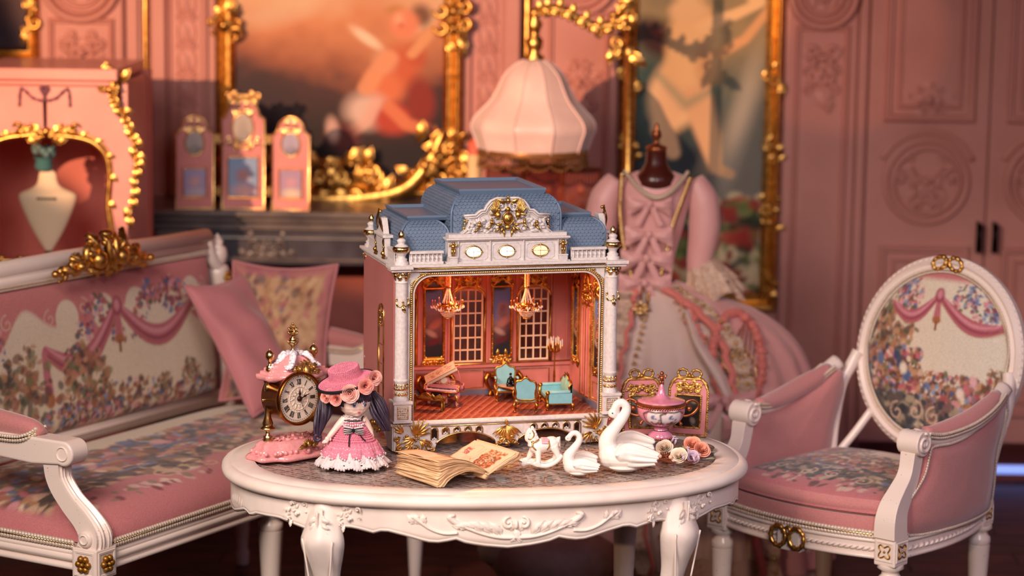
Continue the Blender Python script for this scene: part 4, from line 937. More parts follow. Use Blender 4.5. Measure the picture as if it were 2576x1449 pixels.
# ================================================================ shared furniture bits
cordm = mat('silver_cord', '#dcd0c8', .3, .15, '#c8a878', 300, .7); 
def gimp(parent, pts, r=.0075):
    q = MB(); braid(q, pts, r, r*.95, rows=2); q.build('braid_trim', cordm, parent, kind='stuff')
    q = MB(); q.tube([tuple(p) for p in pts], r*.42, 6); q.build('braid_core', gold_b, parent)
def turned_leg(parent, x, y, ztop, r, M=None, flutes=10):
    q = MB(); T = XY(x, y, 0)
    q.lathe([(r*1.05, ztop), (r*1.1, ztop-.008), (r*.72, ztop-.014), (r*.72, ztop-.022), (r*.95, ztop-.028), (r*.98, ztop-.04), (r*.85, ztop-.046)], 24, T)
    q.lathe([(r*.9, ztop-.046), (r*.88, ztop-.06), (r*.45, .045), (r*.6, .036), (r*.5, .0)], 40, T, lobes=flutes*2, la=.07)
    return q.build('leg', white_c, parent)
def rosette_block(parent, x, y, z0, z1, s_, gm, quatre=False, faces=('f', 'l')):
    q = MB(); q.box(x-s_, x+s_, y-s_, y+s_, z0, z1); o = q.build('corner_block', white_c, parent, bevel=.003)
    for fc in faces:
        M = {'f': XY(x, y-s_, (z0+z1)/2) @ FR, 'l': XY(x-s_, y, (z0+z1)/2, rz=-PI/2) @ FR, 'r': XY(x+s_, y, (z0+z1)/2, rz=PI/2) @ FR}[fc]
        q = MB(); k = s_*.82; frame_rect(q, -k, k, -k, k, s_*.18, .002, M); q.build('block_moulding', white_c, o)
        q = MB()
        if quatre:
            pts = [(s_*.52*(1+.32*math.cos(4*t))*math.cos(t+PI/4), s_*.52*(1+.32*math.cos(4*t))*math.sin(t+PI/4), .001) for t in np.linspace(0, TAU, 40, endpoint=False)]
            q.tube(pts, .0016, 6, M, closed=True); q.ball((0, 0, .001), .003, 8, M)
        else: rosette(q, 0, 0, s_*.66, 6, M, 0, s_*.22)
        q.build('rosette', gm, o)
def dome_seat(parent, x0, x1, y0, y1, z0, h, cv, nu, nv, m, bow=0, ex=8, name='seat_cushion', splay=0):
    uv = []; q = MB()
    def fn(u, v):
        a, b = 2*u-1, 2*v-1; k = max(0, 1-abs(a)**ex)**.5*max(0, 1-abs(b)**(ex*.75))**.5
        uv.append((u, v)); xx = (x0+x1)/2+(x1-x0)/2*a*(1-splay*v); return (xx, y0+(y1-y0)*v-bow*(1-a*a)*(1-v), z0+h*k)
    q.grid(fn, nu, nv); o = q.build(name, m, parent); cv.paint(o, uv); return o
# ================================================================ sofa
SM = Matrix.Translation((-.841, 4.772, 0)) @ Matrix.Rotation(math.radians(60), 4, 'Z'); SL = 1.22; SD = .53
sofa = thing('tapestry_sofa', 'white framed sofa with rose velvet borders and woven pastoral tapestry', 'sofa', M=SM)
q = MB(); q.box(.02, SL-.02, -.018, .018, .345, .375)
for z_, r in ((.383, .006), (.372, .009), (.352, .007)): q.tube([(.02, -.018, z_), (SL-.02, -.018, z_)], r, 10)
q.box(.02, SL-.02, -.014, .018, .375, .392); q.build('front_rail', white_c, sofa, bevel=.003)
for x in (0, SL):
    q = MB(); q.box(x-.018, x+.018, .02, SD, .345, .392); sg = -1 if x == 0 else 1
    for z_, r in ((.383, .006), (.372, .009), (.352, .007)): q.tube([(x+sg*.018, .02, z_), (x+sg*.018, SD, z_)], r, 10)
    q.build('side_rail', white_c, sofa, bevel=.003)
q = MB(); q.box(.0, SL, SD, SD+.03, .345, .392); q.build('back_rail', white_c, sofa)
for x, y in ((0, 0), (SL, 0)): rosette_block(sofa, x, y, .335, .398, .032, mat('dull_gilt', '#a8742c', .4, .7), faces=('f', 'l') if x == 0 else ('f',))
for x, y in ((0, 0), (SL*.5, 0), (SL, 0), (0, SD), (SL, SD)): turned_leg(sofa, x, y, .336 if y == 0 and x != SL*.5 else .346, .029)
dome_seat(sofa, .012, SL-.012, -.012, SD, .395, .07, cvs, 380, 170, tapestry_m)
gimp(sofa, [(.035, -.022, .40), (SL-.035, -.022, .40)], .0085); gimp(sofa, [(-.022, .035, .40), (-.022, SD, .40)], .0085)
LEAN = .04
def backpt(x, z, off=0): return (x, SD+.02+LEAN*(z-.45)/.4-off, z)
uv = []; q = MB()
def fb(u, v):
    a, b = 2*u-1, 2*v-1; uv.append((u, v)); k = max(0, 1-abs(a)**10)**.5*max(0, 1-abs(b)**6)**.5
    return backpt(.06+1.08*u+.03*v*0, .475+.345*v, .004+.03*k)
q.grid(fb, 460, 150); o = q.build('back_upholstery', tapestry_m, sofa); cvb.paint(o, [((.06+1.08*u)/1.2, v) for u, v in uv])
q = MB()   # white back frame
q.tube([backpt(-.0, .862), backpt(.6, .868), backpt(1.155, .862)], .02, 12, flat=1.1); q.tube([backpt(0, .838, .004), backpt(1.14, .838, .004)], .013, 8)
q.tube([backpt(0, .85, -.01), backpt(1.15, .85, -.01)], .024, 8); q.build('top_rail', white_c, sofa)
q = MB(); q.tube([backpt(0, .455, .0), backpt(SL-.03, .455, .0)], .02, 8, flat=1); q.tube([backpt(0, .462, .018), backpt(SL-.03, .462, .018)], .008, 8); q.build('lower_back_rail', white_c, sofa)
for x0 in (0, 1):
    q = MB(); X_ = (lambda x: x) if x0 else (lambda x: SL-x)
    P_ = catmull([backpt(X_(1.15), .862), backpt(X_(1.158), .83), backpt(X_(1.172), .80), backpt(X_(1.2), .77)], 5); q.tube(P_, .017, 8)
    q.tube([backpt(X_(1.19), .40), backpt(X_(1.2), .76)], .02, 10); q.lathe([(.026, .735), (.03, .745), (.03, .775), (.024, .785)], 16, Matrix.Translation((X_(1.2), SD+.03+LEAN*.75, 0)))
    q.lathe([(.014, .785), (.022, .793), (.026, .81), (.022, .828), (.012, .838), (.016, .845), (.008, .856), (.001, .866)], 16, Matrix.Translation((X_(1.2), SD+.03+LEAN*.75, 0)))
    o = q.build('back_post', white_c, sofa); q = MB(); rosette(q, 0, 0, .017, 6, XY(X_(1.2), SD+.0+LEAN*.75, .757) @ FR); q.build('rosette', gold, o)
gimp(sofa, [backpt(.03+.05*i, .826, .016) for i in range(23)], .0055)
q = MB(); CM = XY(.67, SD+.004, .875) @ FR
for sg in (1, -1):
    D = CM @ Matrix.Diagonal((sg, 1, 1, 1))
    for (x, y, a_, L_, W_, h_) in ((.01, -.012, .35, .07, .045, .03), (.03, .004, .9, .055, .035, .03), (.055, -.016, .15, .07, .036, .026), (.09, -.022, -.1, .06, .03, .022), (.012, -.030, -.2, .05, .03, .02), (.0, .0, 1.3, .05, .03, .03)):
        leaf(q, x, y, a_, L_, W_, D, .010, h_, 4, .3); q.tube([(tuple(D @ Vector((x+math.cos(a_)*L_*t, y+math.sin(a_)*L_*t+.3*L_*t*t*.6, .014+h_*math.sin(PI*t)*.75)))) for t in np.linspace(.05, 1, 7)], [.002, .005, .006, .006, .005, .005, .007], 8)
    scroll(q, .050, .006, .030, PI*.7, 1.25, -1, .012, D, .016, 22); scroll(q, .110, -.010, .026, PI*.5, 1.2, 1, .011, D, .012, 22); scroll(q, .150, -.026, .020, -PI*.3, 1.1, -1, .009, D, .008, 20)
    q.ball((.040, -.004, .034), (.022, .022, .018), 14, D); q.ball((.098, -.014, .028), (.015, .013, .013), 12, D); q.ball((.172, -.024, .014), (.012, .010, .010), 10, D); q.ball((.068, .012, .03), .008, 10, D); q.ball((.022, .034, .034), .009, 10, D)
    q.tube([tuple(D @ Vector((.014, -.034, .03))), tuple(D @ Vector((.010, .0, .042))), tuple(D @ Vector((.014, .035, .038))), tuple(D @ Vector((.022, .052, .025)))], [.006, .008, .008, .006], 10)
q.ball((0, .052, .022), (.022, .012, .016), 12, CM); q.ball((0, .036, .026), (.016, .012, .016), 12, CM); q.ball((0, .0, .036), (.012, .030, .014), 12, CM); leaf(q, 0, -.01, -PI/2, .045, .03, CM, .012); q.ball((-.052, .040, .020), (.018, .009, .014), 10, CM); q.ball((.050, .036, .020), (.016, .009, .012), 10, CM)
q.build('gilt_crest', gold, sofa)
ribs = [(-1, -1), (1, -1), (1, 1), (.72, 1.0), (.62, 1.22), (.45, 1.0), (.3, 1.25), (.1, 1.0), (-.1, 1.0), (-.3, 1.25), (-.45, 1.0), (-.62, 1.22), (-.72, 1.0), (-1, 1)]
ribs = [(b, a) for a, b in ribs]
for x in (0, SL):
    q = MB(); P_ = catmull([(x, .0, .395), (x, -.004, .42), (x, .018, .45), (x, .058, .485), (x, .088, .525), (x, .094, .565)], 8)
    q.tube(P_, lerps([.024, .023, .02, .018, .018, .02], len(P_)), 8, up=(1, 0, 0), prof=ribs, flat=1.1)
    sp = q.build('arm_support', white_c, sofa, bevel=.002)
    for sg in (1, -1):
        for (y, z, r) in ((.0, .417, .017),): q = MB(); q.lathe([(r, 0), (r, .004), (r*.85, .006), (.001, .006)], 20, XY(x+sg*.026, y, z, ry=sg*PI/2)); ring(q, 0, 0, r*.55, r*.55, .003, .003, XY(x+sg*.032, y, z, ry=sg*PI/2), 20); q.build('scroll_boss', white_c, sp)
    q = MB(); poly = [(.07+.0, .562), (.06, .560)]+[(.058+.026*math.cos(a), .586+.026*math.sin(a)) for a in np.linspace(-PI/2, -3*PI/2, 26)]+[(.14, .612), (.3, .612), (.56, .615), (.56, .575), (.3, .563), (.14, .556)]
    q.prism([(a, b) for a, b in poly], .027, Matrix(((0, 0, 1, x), (1, 0, 0, 0), (0, 1, 0, 0), (0, 0, 0, 1))), -.027); ar = q.build('armrest', white_c, sofa, bevel=.005, seg=3)
    q = MB(); ring(q, .058, .586, .014, .014, .003, .004, Matrix(((0, 0, -1, x-.026), (-1, 0, 0, .116), (0, 1, 0, 0), (0, 0, 0, 1))), 20); q.build('arm_boss', white_c, ar)
    q = MB(); q.tube(catmull([(x, .135, .610), (x, .16, .620), (x, .3, .628), (x, .45, .628), (x, .54, .62)], 6), lerps([.008, .022, .028, .028, .02], 25), 14, flat=1.2); q.build('arm_pad', pink_v, ar)
    for sg in (1, -1): gimp(ar, catmull([(x+sg*.010, .135, .625), (x+sg*.028, .15, .612), (x+sg*.031, .2, .603), (x+sg*.031, .35, .606), (x+sg*.028, .53, .608)], 5), .007)
# pillows
def pillow(name, label, M, w_, h_, th, m, cv=None, group=None):
    t = thing(name, label, 'pillow', M=M); uv = []
    for sd in (1, -1):
        q = MB(); uv = []
        def fn(u, v):
            a, b = 2*u-1, 2*v-1; k = max(0, (1-a**2))**.42*max(0, (1-b**2))**.42; uv.append((u, v)); pin = 1-.07*(1-abs(a)**3)*0
            wob = .006*math.sin(a*5+b*3)+.005*math.sin(b*9)
            return (a*w_/2*(1-.10*(1-b*b)), b*h_/2*(1-.10*(1-a*a)), sd*(th/2*k)+wob*k)
        q.grid(fn, 48, 48, flip=sd < 0); mm = tapestry_m if (cv and sd > 0) else m; o = q.build('front_cover' if sd > 0 else 'back_cover', mm, t)
        if cv and sd > 0: cv.paint(o, uv)
    q = MB(); pts = []
    for i in range(64):
        s_ = i/16; e = int(s_); f = s_-e; a = 2*f-1; b = 1-.10*(1-a*a); p = [(a, -b), (b, a), (-a, b), (-b, -a)][e]; pts.append((p[0]*w_/2, p[1]*h_/2, 0))
    q.tube(pts, .004, 6, closed=True); q.build('piping', m, t); return t
cvp = Canvas(90, 90, '#cca47e', 1); cvp.dabs(420, 0, 1, 0, 1, BROWNS+ROSES[:3]+BLUES[:1]+['#c8a078', '#d8b890', '#d0a880', '#d8b48c'], .02, .07, 51, .6); cvp.dabs(70, 0, .35, 0, 1, ['#4a4450', '#5c505c', '#6a5058'], .03, .07, 52, .7); cvp.mix(np.clip((.10-np.minimum(np.minimum(cvp.x, 1-cvp.x), 1-cvp.y))*30, 0, 1), PINK, .8)
def basis(o, xv, yv):
    x = Vector(xv).normalized(); z = x.cross(Vector(yv)).normalized(); y = z.cross(x); return Matrix(((x.x, y.x, z.x, o[0]), (x.y, y.y, z.y, o[1]), (x.z, y.z, z.z, o[2]), (0, 0, 0, 1)))
pillow('throw_pillow', 'plain rose pillow leaning on the sofa back beside the clock', SM @ basis((1.035, .375, .625), (1, -.10, .03), (.03, .58, .82)), .21, .37, .09, mat('rose_cotton', '#c47c80', .7, 0, '#b87478', 10, .5, bump=.4, bscale=30, sheen=.3))
pillow('tapestry_pillow', 'tapestry pillow with rose border behind the plain rose one', SM @ basis((1.145, .36, .64), (.35, -.9, .0), (.35, .10, .9)), .27, .36, .09, mat('rose_cotton', '#c47c80'), cvp)
# ================================================================ armchair
CMx = Matrix.Translation((.641, 5.095, 0)) @ Matrix.Rotation(math.radians(-41.4), 4, 'Z')
chair = thing('oval_armchair', 'ivory armchair with oval tapestry back and rose velvet sides', 'armchair', M=CMx)
def bowl(y0, n=16, x=.205, bow=.038): return [(x*(2*i/n-1), y0-bow*(1-(2*i/n-1)**2), 0) for i in range(n+1)]
def side(sg, n=10): return [(sg*(.22+.018*math.sin(PI*i/n)-.02*(i/n)**2), .02+.36*i/n, 0) for i in range(n+1)]
RP = [(-1, -1), (1, -1), (1, 1), (-1, 1)]
def railpath(pts, z, w_, h_, nm):
    q = MB(); P_ = [(p[0], p[1], z) for p in pts]; q.tube(P_, 1, 4, up=(0, 0, 1), prof=[(w_*a, h_*b) for a, b in RP]); return q
for nm, pts in (('front_rail', bowl(0)), ('side_rail', side(1)), ('side_rail', side(-1)), ('back_rail', [(x, .38+.03*(1-(x/.2)**2), 0) for x in np.linspace(-.2, .2, 12)])):
    q = railpath(pts, .366, .012, .021, nm)
    for z_, r in ((.384, .005), (.349, .005)):
        for off in (-.012,):
            q.tube([(p[0]+(off*(-1 if p[0] < 0 else 1)*-1 if 'side' in nm else 0), p[1]+(off if 'front' in nm else 0), z_) for p in pts], r, 8)
    rl = q.build(nm, white_c, chair)
    q = MB()
    for i in range(1, len(pts)):     # carved ribbon twist
        a, b = Vector(pts[i-1]), Vector(pts[i])
        for k in (.25, .75):
            p = a+(b-a)*k; o_ = Vector((0, -.0125, 0)) if 'front' in nm else Vector(((.0125 if p.x > 0 else -.0125), 0, 0)); d = (b-a).normalized()
            q.tube([p+o_-d*.009+Vector((0, 0, .361)), p+o_*1.2+Vector((0, 0, .365)), p+o_+d*.009+Vector((0, 0, .369))], [.0015, .0038, .0015], 6)
    if 'back' not in nm: q.build('carved_ribbon', white_c, rl)
for sg in (1, -1): rosette_block(chair, sg*.22, 0, .335, .398, .026, mat('fine_gilt', '#c08a34', .35, .9), True, ('f', 'r') if sg > 0 else ('f', 'l'))
for sg in (1, -1): rosette_block(chair, sg*.205, .385, .35, .405, .022, mat('fine_gilt', '#c08a34'), True, ('r',) if sg > 0 else ('l',))
for x, y in ((.22, 0), (-.22, 0), (.205, .385), (-.205, .385)): turned_leg(chair, x, y, .336 if y == 0 else .35, .026)
# bow emblem
q = MB(); q.box(-.03, .03, -.062, -.03, .335, .385); blk = q.build('emblem_block', white_c, chair, bevel=.003); q = MB(); M = XY(0, -.064, .368) @ FR
for sg in (1, -1):
    pts = [(sg*(.024+.019*math.cos(t)), -.004*0+.019*math.sin(t)*1.15-.002-.004*math.cos(t)*0, .002) for t in np.linspace(0, TAU, 30, endpoint=False)]
    q.tube(pts, [.0052+.0012*math.cos(10*t) for t in np.linspace(0, TAU, 30, endpoint=False)], 8, M, closed=True)
ring(q, 0, .012, .008, .008, .006, .006, M, 20); q.build('bow_emblem', gold, blk)
# cushions
cvq = Canvas(20, 20, '#c87c80'); 
def cush(nm, z0, h, cv, nu, nv, ins, m, bow=.04):
    uv = []; q = MB()
    def fn(u, v):
        a, b = 2*u-1, 2*v-1; uv.append((u, v)); k = max(0, 1-abs(a)**14)**.5*max(0, 1-abs(b)**12)**.5; dome = .018*(1-a*a)*(1-b*b)
        xx = (.205-ins)*a*(1-.06*v-.0*v); yy = .0+ins-.01+(.40-ins)*v; yy -= bow*(1-a*a)*(1-v); yy += .03*(1-a*a)*v; return (xx, yy, z0+h*k+(dome if h > .03 else 0))
    q.grid(fn, nu, nv); o = q.build(nm, m, chair); cv.paint(o, uv)
    return o
q = MB(); uvp = bowl(0, 16, .205, .04)
q.grid(lambda u, v: (lambda a, t: ((.203*a, -.004*math.sin(PI*v)-.04*(1-a*a)-.006, .388+.045*v)))(2*u-1, v), 30, 8); q.grid(lambda u, v: (.203*(2*u-1), -.04*(1-(2*u-1)**2)*(1-v)-.006+.42*v, .433), 20, 10)
q.build('seat_base', pink_v, chair)
q = MB(); q.grid(lambda u, v: (.2*(2*u-1), -.007*math.sin(PI*v)-.04*(1-(2*u-1)**2)-.004, .435+.034*v), 30, 8); q.build('cushion_band', pink_v, chair)
cush('seat_cushion', .440, .032, cvd, 230, 200, 0, tapestry_m)
gimp(chair, [(p[0], p[1]-.014, .397) for p in bowl(0)], .008); gimp(chair, [(.202, -.012, .40), (.202, -.010, .43)], .007)
# sides
FY = [(.395, -.005), (.43, -.005), (.455, .004), (.48, .025), (.505, .048), (.53, .06), (.565, .067)]
prof_out = [(.02+.02, .393), (.022, .43), (.03, .46), (.06, .49), (.085, .52), (.098, .56), (.11, .575), (.17, .573), (.235, .578), (.30, .590), (.36, .608), (.425, .640), (.440, .60), (.425, .56), (.405, .52), (.398, .48), (.392, .44), (.38, .40), (.35, .387), (.2, .385)]
for sg in (1, -1):
    q = MB(); P_ = catmull([(sg*.22, y, z) for z, y in FY], 6); q.tube(P_, lerps([.026, .025, .023, .020, .018, .017, .018], len(P_)), 8, up=(1, 0, 0), prof=[(-b, a) for b, a in ribs] if sg > 0 else [(-b, a) for b, a in ribs], flat=1.0)
    sp = q.build('arm_support', white_c, chair, bevel=.0015); q = MB()
    q.lathe([(.026, -.026), (.0275, -.018), (.0255, -.012), (.0275, -.006), (.0255, 0), (.0275, .006), (.0255, .012), (.0275, .018), (.026, .026)], 28, XY(sg*.22, .072, .586, ry=PI/2))
    for s2 in (1, -1):
        M = XY(sg*.22+s2*.027, .072, .586, rz=s2*PI/2) @ FR
        P2 = spiral(0, 0, .023, PI/2, 1.8, -1 if s2 > 0 else 1, 30, .1); q.tube([(a, b, .0) for a, b, c in P2], .0035, 6, M)
    q.build('arm_scroll', white_c, sp)
    # stuffed side panel
    cx_, cz_ = .24, .48; q = MB(); rings_ = [(1.0, .0), (1.0, .010), (.97, .016), (.7, .021), (.35, .023), (.0, .024)]
    bul = lambda y: .020*math.sin(PI*min(1, max(0, y/.4)))
    po = [(p.x, p.y) for p in catmull([(a, b, 0) for a, b in prof_out], 3, True)]; n = len(po)
    for s2 in (1, -1):
        v = []
        for k, h in rings_: v += [(sg*(.214+bul(cx_+(a-cx_)*k)-.0*k)+sg*s2*h, cx_+(a-cx_)*k, cz_+(b-cz_)*k) for a, b in po]
        f = [(j*n+i, j*n+(i+1) % n, (j+1)*n+(i+1) % n, (j+1)*n+i) for j in range(len(rings_)-1) for i in range(n)]
        q.add(v, f if sg*s2 > 0 else [tuple(reversed(k)) for k in f])
    q.build('side_panel', pink_v, chair)
    q = MB(); bd = [Vector((sg*(.232+bul(a)), a, b)) for a, b in po]; braid(q, bd+[bd[0]], .0035, .006); q.build('side_cord', cordm, chair, kind='stuff')
    q = MB(); P_ = catmull([(sg*.22, .085, .598), (sg*.228, .15, .586), (sg*.236, .235, .591), (sg*.238, .30, .603), (sg*.232, .37, .622), (sg*.222, .44, .655)], 6)
    q.tube(P_, .012, 10, flat=1.6); q.build('arm_rail', white_c, chair)
    q = MB(); P2 = [p+Vector((sg*-.006, .008, .011)) for p in P_[3:-4]]; q.tube(P2, lerps([.010, .017, .019, .019, .018, .012], len(P2)), 14, flat=1.15); q.build('arm_pad', pink_v, chair)
    for s2 in (1, -1): gimp(chair, [p+Vector((s2*.018, 0, .006)) for p in P_[2:-3]], .0065)
    q = MB(); P_ = catmull([(sg*.205, .39, .40), (sg*.21, .405, .46), (sg*.214, .42, .52), (sg*.220, .455, .60), (sg*.208, .482, .65), (sg*.200, .492, .675)], 6); q.tube(P_, .015, 10); q.build('back_post', white_c, chair)
    q = MB(); q.tube(catmull([(sg*.20, .40, .43), (sg*.17, .44, .49), (sg*.155+.01, .472, .545)], 5), .010, 8); q.build('back_brace', white_c, chair)
# oval back
OB = XY(.01, .505, .690, rx=-.17) @ FR; BK = OB
q = MB(); tt = np.linspace(0, TAU, 96, endpoint=False)
pf = [(-.017, -.012), (.017, -.012), (.018, .006), (.012, .014), (.004, .010), (-.003, .016), (-.010, .010), (-.017, .004)]
q.tube([(.203*math.cos(t), .213*math.sin(t), 0) for t in tt], 1, 8, BK, closed=True, up=(0, 0, 1), prof=pf); ofr = q.build('oval_frame', white_c, chair)
q = MB(); 
for i in range(88):
    t = TAU*i/88; q.tube([(.2135*math.cos(t-.03), .2235*math.sin(t-.03), .000), (.2165*math.cos(t), .2265*math.sin(t), .006), (.2125*math.cos(t+.03), .2225*math.sin(t+.03), .010)], [.0015, .0034, .0015], 6, BK)
q.build('carved_ribbon', white_c, ofr)
uv = []; q = MB(); nr, na = 90, 220
def fo(u, v):
    r = v; t = TAU*u; k = math.sqrt(max(0, 1-r**4)); uv.append((.5+.5*r*math.cos(t), .5+.5*r*math.sin(t))); return (.185*r*math.cos(t), .195*r*math.sin(t), .026*k)
q.grid(fo, na, nr, BK, cu=True, flip=True); o = q.build('back_upholstery', tapestry_m, chair); cvc.paint(o, uv)
q = MB(); q.lathe([(.0001, -.012), (1, -.012)], 60, BK @ Matrix.Diagonal((.2, .21, 1, 1)), cap=False); q.build('back_lining', pink_v, chair)
gimp(chair, [BK @ Vector((.186*math.cos(t), .196*math.sin(t), .012)) for t in np.linspace(0, TAU, 90)], .0055)
q = MB(); M = BK @ Matrix.Translation((.0, .212, .012))
for sg in (1, -1):
    tt2 = np.linspace(0, TAU, 30, endpoint=False); q.tube([(sg*(.021+.017*math.cos(t)), .013*math.sin(t)*1.1-.004*math.cos(t), .002) for t in tt2], [.0048+.001*math.cos(9*t) for t in tt2], 8, M, closed=True)
    q.tube([(0, -.004, .002), (sg*.02, -.016, .002)], [.004, .003], 6, M)
ring(q, 0, .002, .006, .006, .005, .006, M, 16); q.build('bow_emblem', gold, chair)
# ================================================================ miniature palace salon on the table
HA = math.radians(16); HO = Vector((-.0085, 4.854, .6)); HM = Matrix.Translation(HO) @ Matrix.Rotation(HA, 4, 'Z'); HMi = HM.inverted()
def hl(px, py, Y):          # house-local point under a pixel on the plane y = Y
    o = HMi @ Vector((0, 0, HC)); d = HMi.to_3x3() @ ray(px, py); return o+d*((Y-o.y)/d.y)
def hz(px, py, z):
    o = HMi @ Vector((0, 0, HC)); d = HMi.to_3x3() @ ray(px, py); return o+d*((z-o.z)/d.z)
ivory = mat('aged_ivory', '#d8d0cf', .5, 0, '#c8bcb6', 160, .5, edge='#a08060')
rosew = mat('salon_rose', '#c87a70', .45, 0, '#bc6e64', 30, .4); roseo = mat('outer_rose', '#b8706c', .5, 0, '#ae6864', 10, .4)
slate = mat('slate_blue', '#687a90', .5, 0, '#5e7088', 50, .4, spec=.35); slate2 = mat('slate_blue_trim', '#62768e', .42)
house = thing('palace_dollhouse', 'open-fronted miniature palace salon with blue scaled roofs and gilt white columns', 'dollhouse', M=HM)
HD = .285; ZF = .06
def P(name, q, m=ivory, parent=None, **k): return q.build(name, m, parent or house, **k)
# base
q = MB(); q.box(-.24, .24, -.004, HD, .0485, ZF); q.box(-.244, .244, -.008, HD+.002, .052, .057); P('base_slab', q, bevel=.0012)
def zb_front(x):
    s_ = abs(x-.001); 
    if s_ < .022: return .006
    if s_ < .150: t = (s_-.022)/.128; return .004+.029*math.sin(PI*min(1, t*.97+.02))**.55
    return .0 if s_ < .2 else .0
AP = [-.1665+.0+i*.0237 for i in range(5)]; AP = [-.152+i*.0235 for i in range(5)]; APS = AP+[-a for a in AP]
q = MB(); n = 230; w_ = .474/n
def cut(x):
    for i, a in enumerate(AP):
        for sx in (1, -1):
            d = abs(x-sx*a)
            if d < .0068:
                lo = [.020, .031, .0345, .034, .031][i]; top = .0395+.006*math.sqrt(max(0, 1-(d/.0068)**2))-.002
                return (lo, min(top, .0455))
    return None
for i in range(n):
    x0 = -.237+i*w_; x1 = x0+w_; z0, z1 = zb_front(x0), zb_front(x1); c = cut((x0+x1)/2)
    seg = [((z0, z1), .049)] if not c else [((z0, z1), c[0]), ((c[1], c[1]), .049)]
    for (a, b), t in seg:
        if t-max(a, b) > .0005: q.add([(x0, -.004, a), (x1, -.004, b), (x1, .004, b), (x0, .004, a), (x0, -.004, t), (x1, -.004, t), (x1, .004, t), (x0, .004, t)], [(0, 1, 5, 4), (2, 3, 7, 6), (0, 3, 2, 1), (4, 5, 6, 7), (0, 4, 7, 3), (1, 2, 6, 5)], None, False)
fr_ = P('pierced_frieze', q)
FL = Matrix.Translation((0, -.005, 0)) @ FR
q = MB()
for i, a in enumerate(AP):
    lo = [.020, .031, .0345, .034, .031][i]
    for sx in (1, -1):
        pts = [(sx*a-.007, lo, 0)]+[(sx*a+.0072*math.cos(t), .0385+.0072*math.sin(t), 0) for t in np.linspace(PI, 0, 10)]+[(sx*a+.007, lo, 0)]
        q.tube(pts, .0013, 6, FL)
for sx in (1, -1): q.tube([(sx*x, zb_front(x)+.001, 0) for x in np.linspace(.026, .149, 40)], .0018, 6, FL)
q.tube([(-.16, .0485, .001), (.16, .0485, .001)], .0012, 6, FL); P('frieze_gilding', q, gold_b, fr_)
q = MB()
for i, a in enumerate(AP):
    lo = [.020, .031, .0345, .034, .031][i]
    for sx in (1, -1):
        for k in (-1, 0, 1): q.ball((sx*a+k*.003, lo+.001+(.002 if k == 0 else 0), -.001), (.0018, .0026, .0018), 6, FL)
P('frieze_rosettes', q, ivory, fr_)
q = MB()
for sx in (1, -1):
    D = FL @ Matrix.Diagonal((sx, 1, 1, 1))
    for a_, L_ in ((-.25, .033), (-.50, .032), (-.8, .029), (-1.1, .027), (-1.35, .026)): leaf(q, .001, .043, a_, L_, .0062, D, .002, .005, 3, -.25)
    for a_, L_ in ((-.3, .016), (-.8, .018), (-1.3, .018)): leaf(q, .002, .022, a_, L_, .0055, D, .002, .004, 2, .3)
    scroll(q, .014, .010, .006, PI/2, 1.1, -1, .0020, D, .002); scroll(q, .022, .007, .0045, 0, 1.1, -1, .0016, D, .002)
leaf(q, 0, .044, PI/2, .014, .007, FL, .003); leaf(q, 0, .04, -PI/2, .034, .011, FL, .004); leaf(q, 0, .012, -PI/2, .01, .01, FL, .004)
P('centre_acanthus', q, gold, fr_)
for sx in (1, -1):
    q = MB(); D = Matrix.Translation((sx*.195, 0, 0)) @ FL @ Matrix.Diagonal((sx, 1, 1, 1)); R_ = random.Random(7)
    qi = MB()
    def fan(cx, cy, a0, a1, n, L_, W_, c):
        for k in range(n):
            a = a0+(a1-a0)*k/(n-1); Lk = L_*(.75+.25*math.sin(PI*k/(n-1))); leaf(qi, cx, cy, a, Lk, W_, D, .000, .0045, 3, c)
            leaf(q, cx, cy, a, Lk*1.04, W_*.68, D, .0028, .0045, 3, c); q.ball((cx+math.cos(a+.9*c)*Lk*1.0, cy+math.sin(a+.9*c)*Lk*1.0, .003), .0018, 6, D)
    fan(-.006, .030, .7, 2.6, 7, .034, .009, .35); fan(-.002, .022, -.5, .6, 4, .030, .008, -.5); fan(-.012, .020, 2.8, 4.1, 4, .026, .008, .5); fan(.008, .016, 4.2, 5.4, 4, .022, .007, .4)
    fan(.022, .040, -.3, .9, 4, .022, .006, .5)
    for (x, y, r, a, d) in ((-.030, .012, .008, 0, 1), (-.038, .002, .006, 2, 1), (.030, .008, .008, 2, -1), (.036, .026, .006, 1, -1), (-.004, .006, .007, 1, 1), (.016, .030, .005, 0, -1)): scroll(q, x, y, r, a, 1.2, d, .0022, D, .002)
    for k in range(4): q.ball((-.004+.0045*math.cos(k*1.6), .026+.0045*math.sin(k*1.6), .006), .0028, 8, D)
    q.tube([(.030, .030, 0), (.034, .018, .0), (.031, .008, 0), (.036, -.002, 0)], [.003, .0035, .003, .005], 8, D)
    qi.box(.030, .038, -.003, .05, -.004, .0, D); P('corner_bracket', qi, ivory)
    P('corner_acanthus', q, gold)
    q = MB(); q.box(sx*.206-.026, sx*.206+.026, -.003, .02, .0, .05); 
for (x, y) in ((-.225, .02), (.225, .02), (-.225, HD-.02), (.225, HD-.02)):
    q = MB(); q.lathe([(.008, 0), (.011, .006), (.007, .018), (.012, .035), (.014, .0485)], 14, XY(x, y, 0)); P('foot', q, gold)
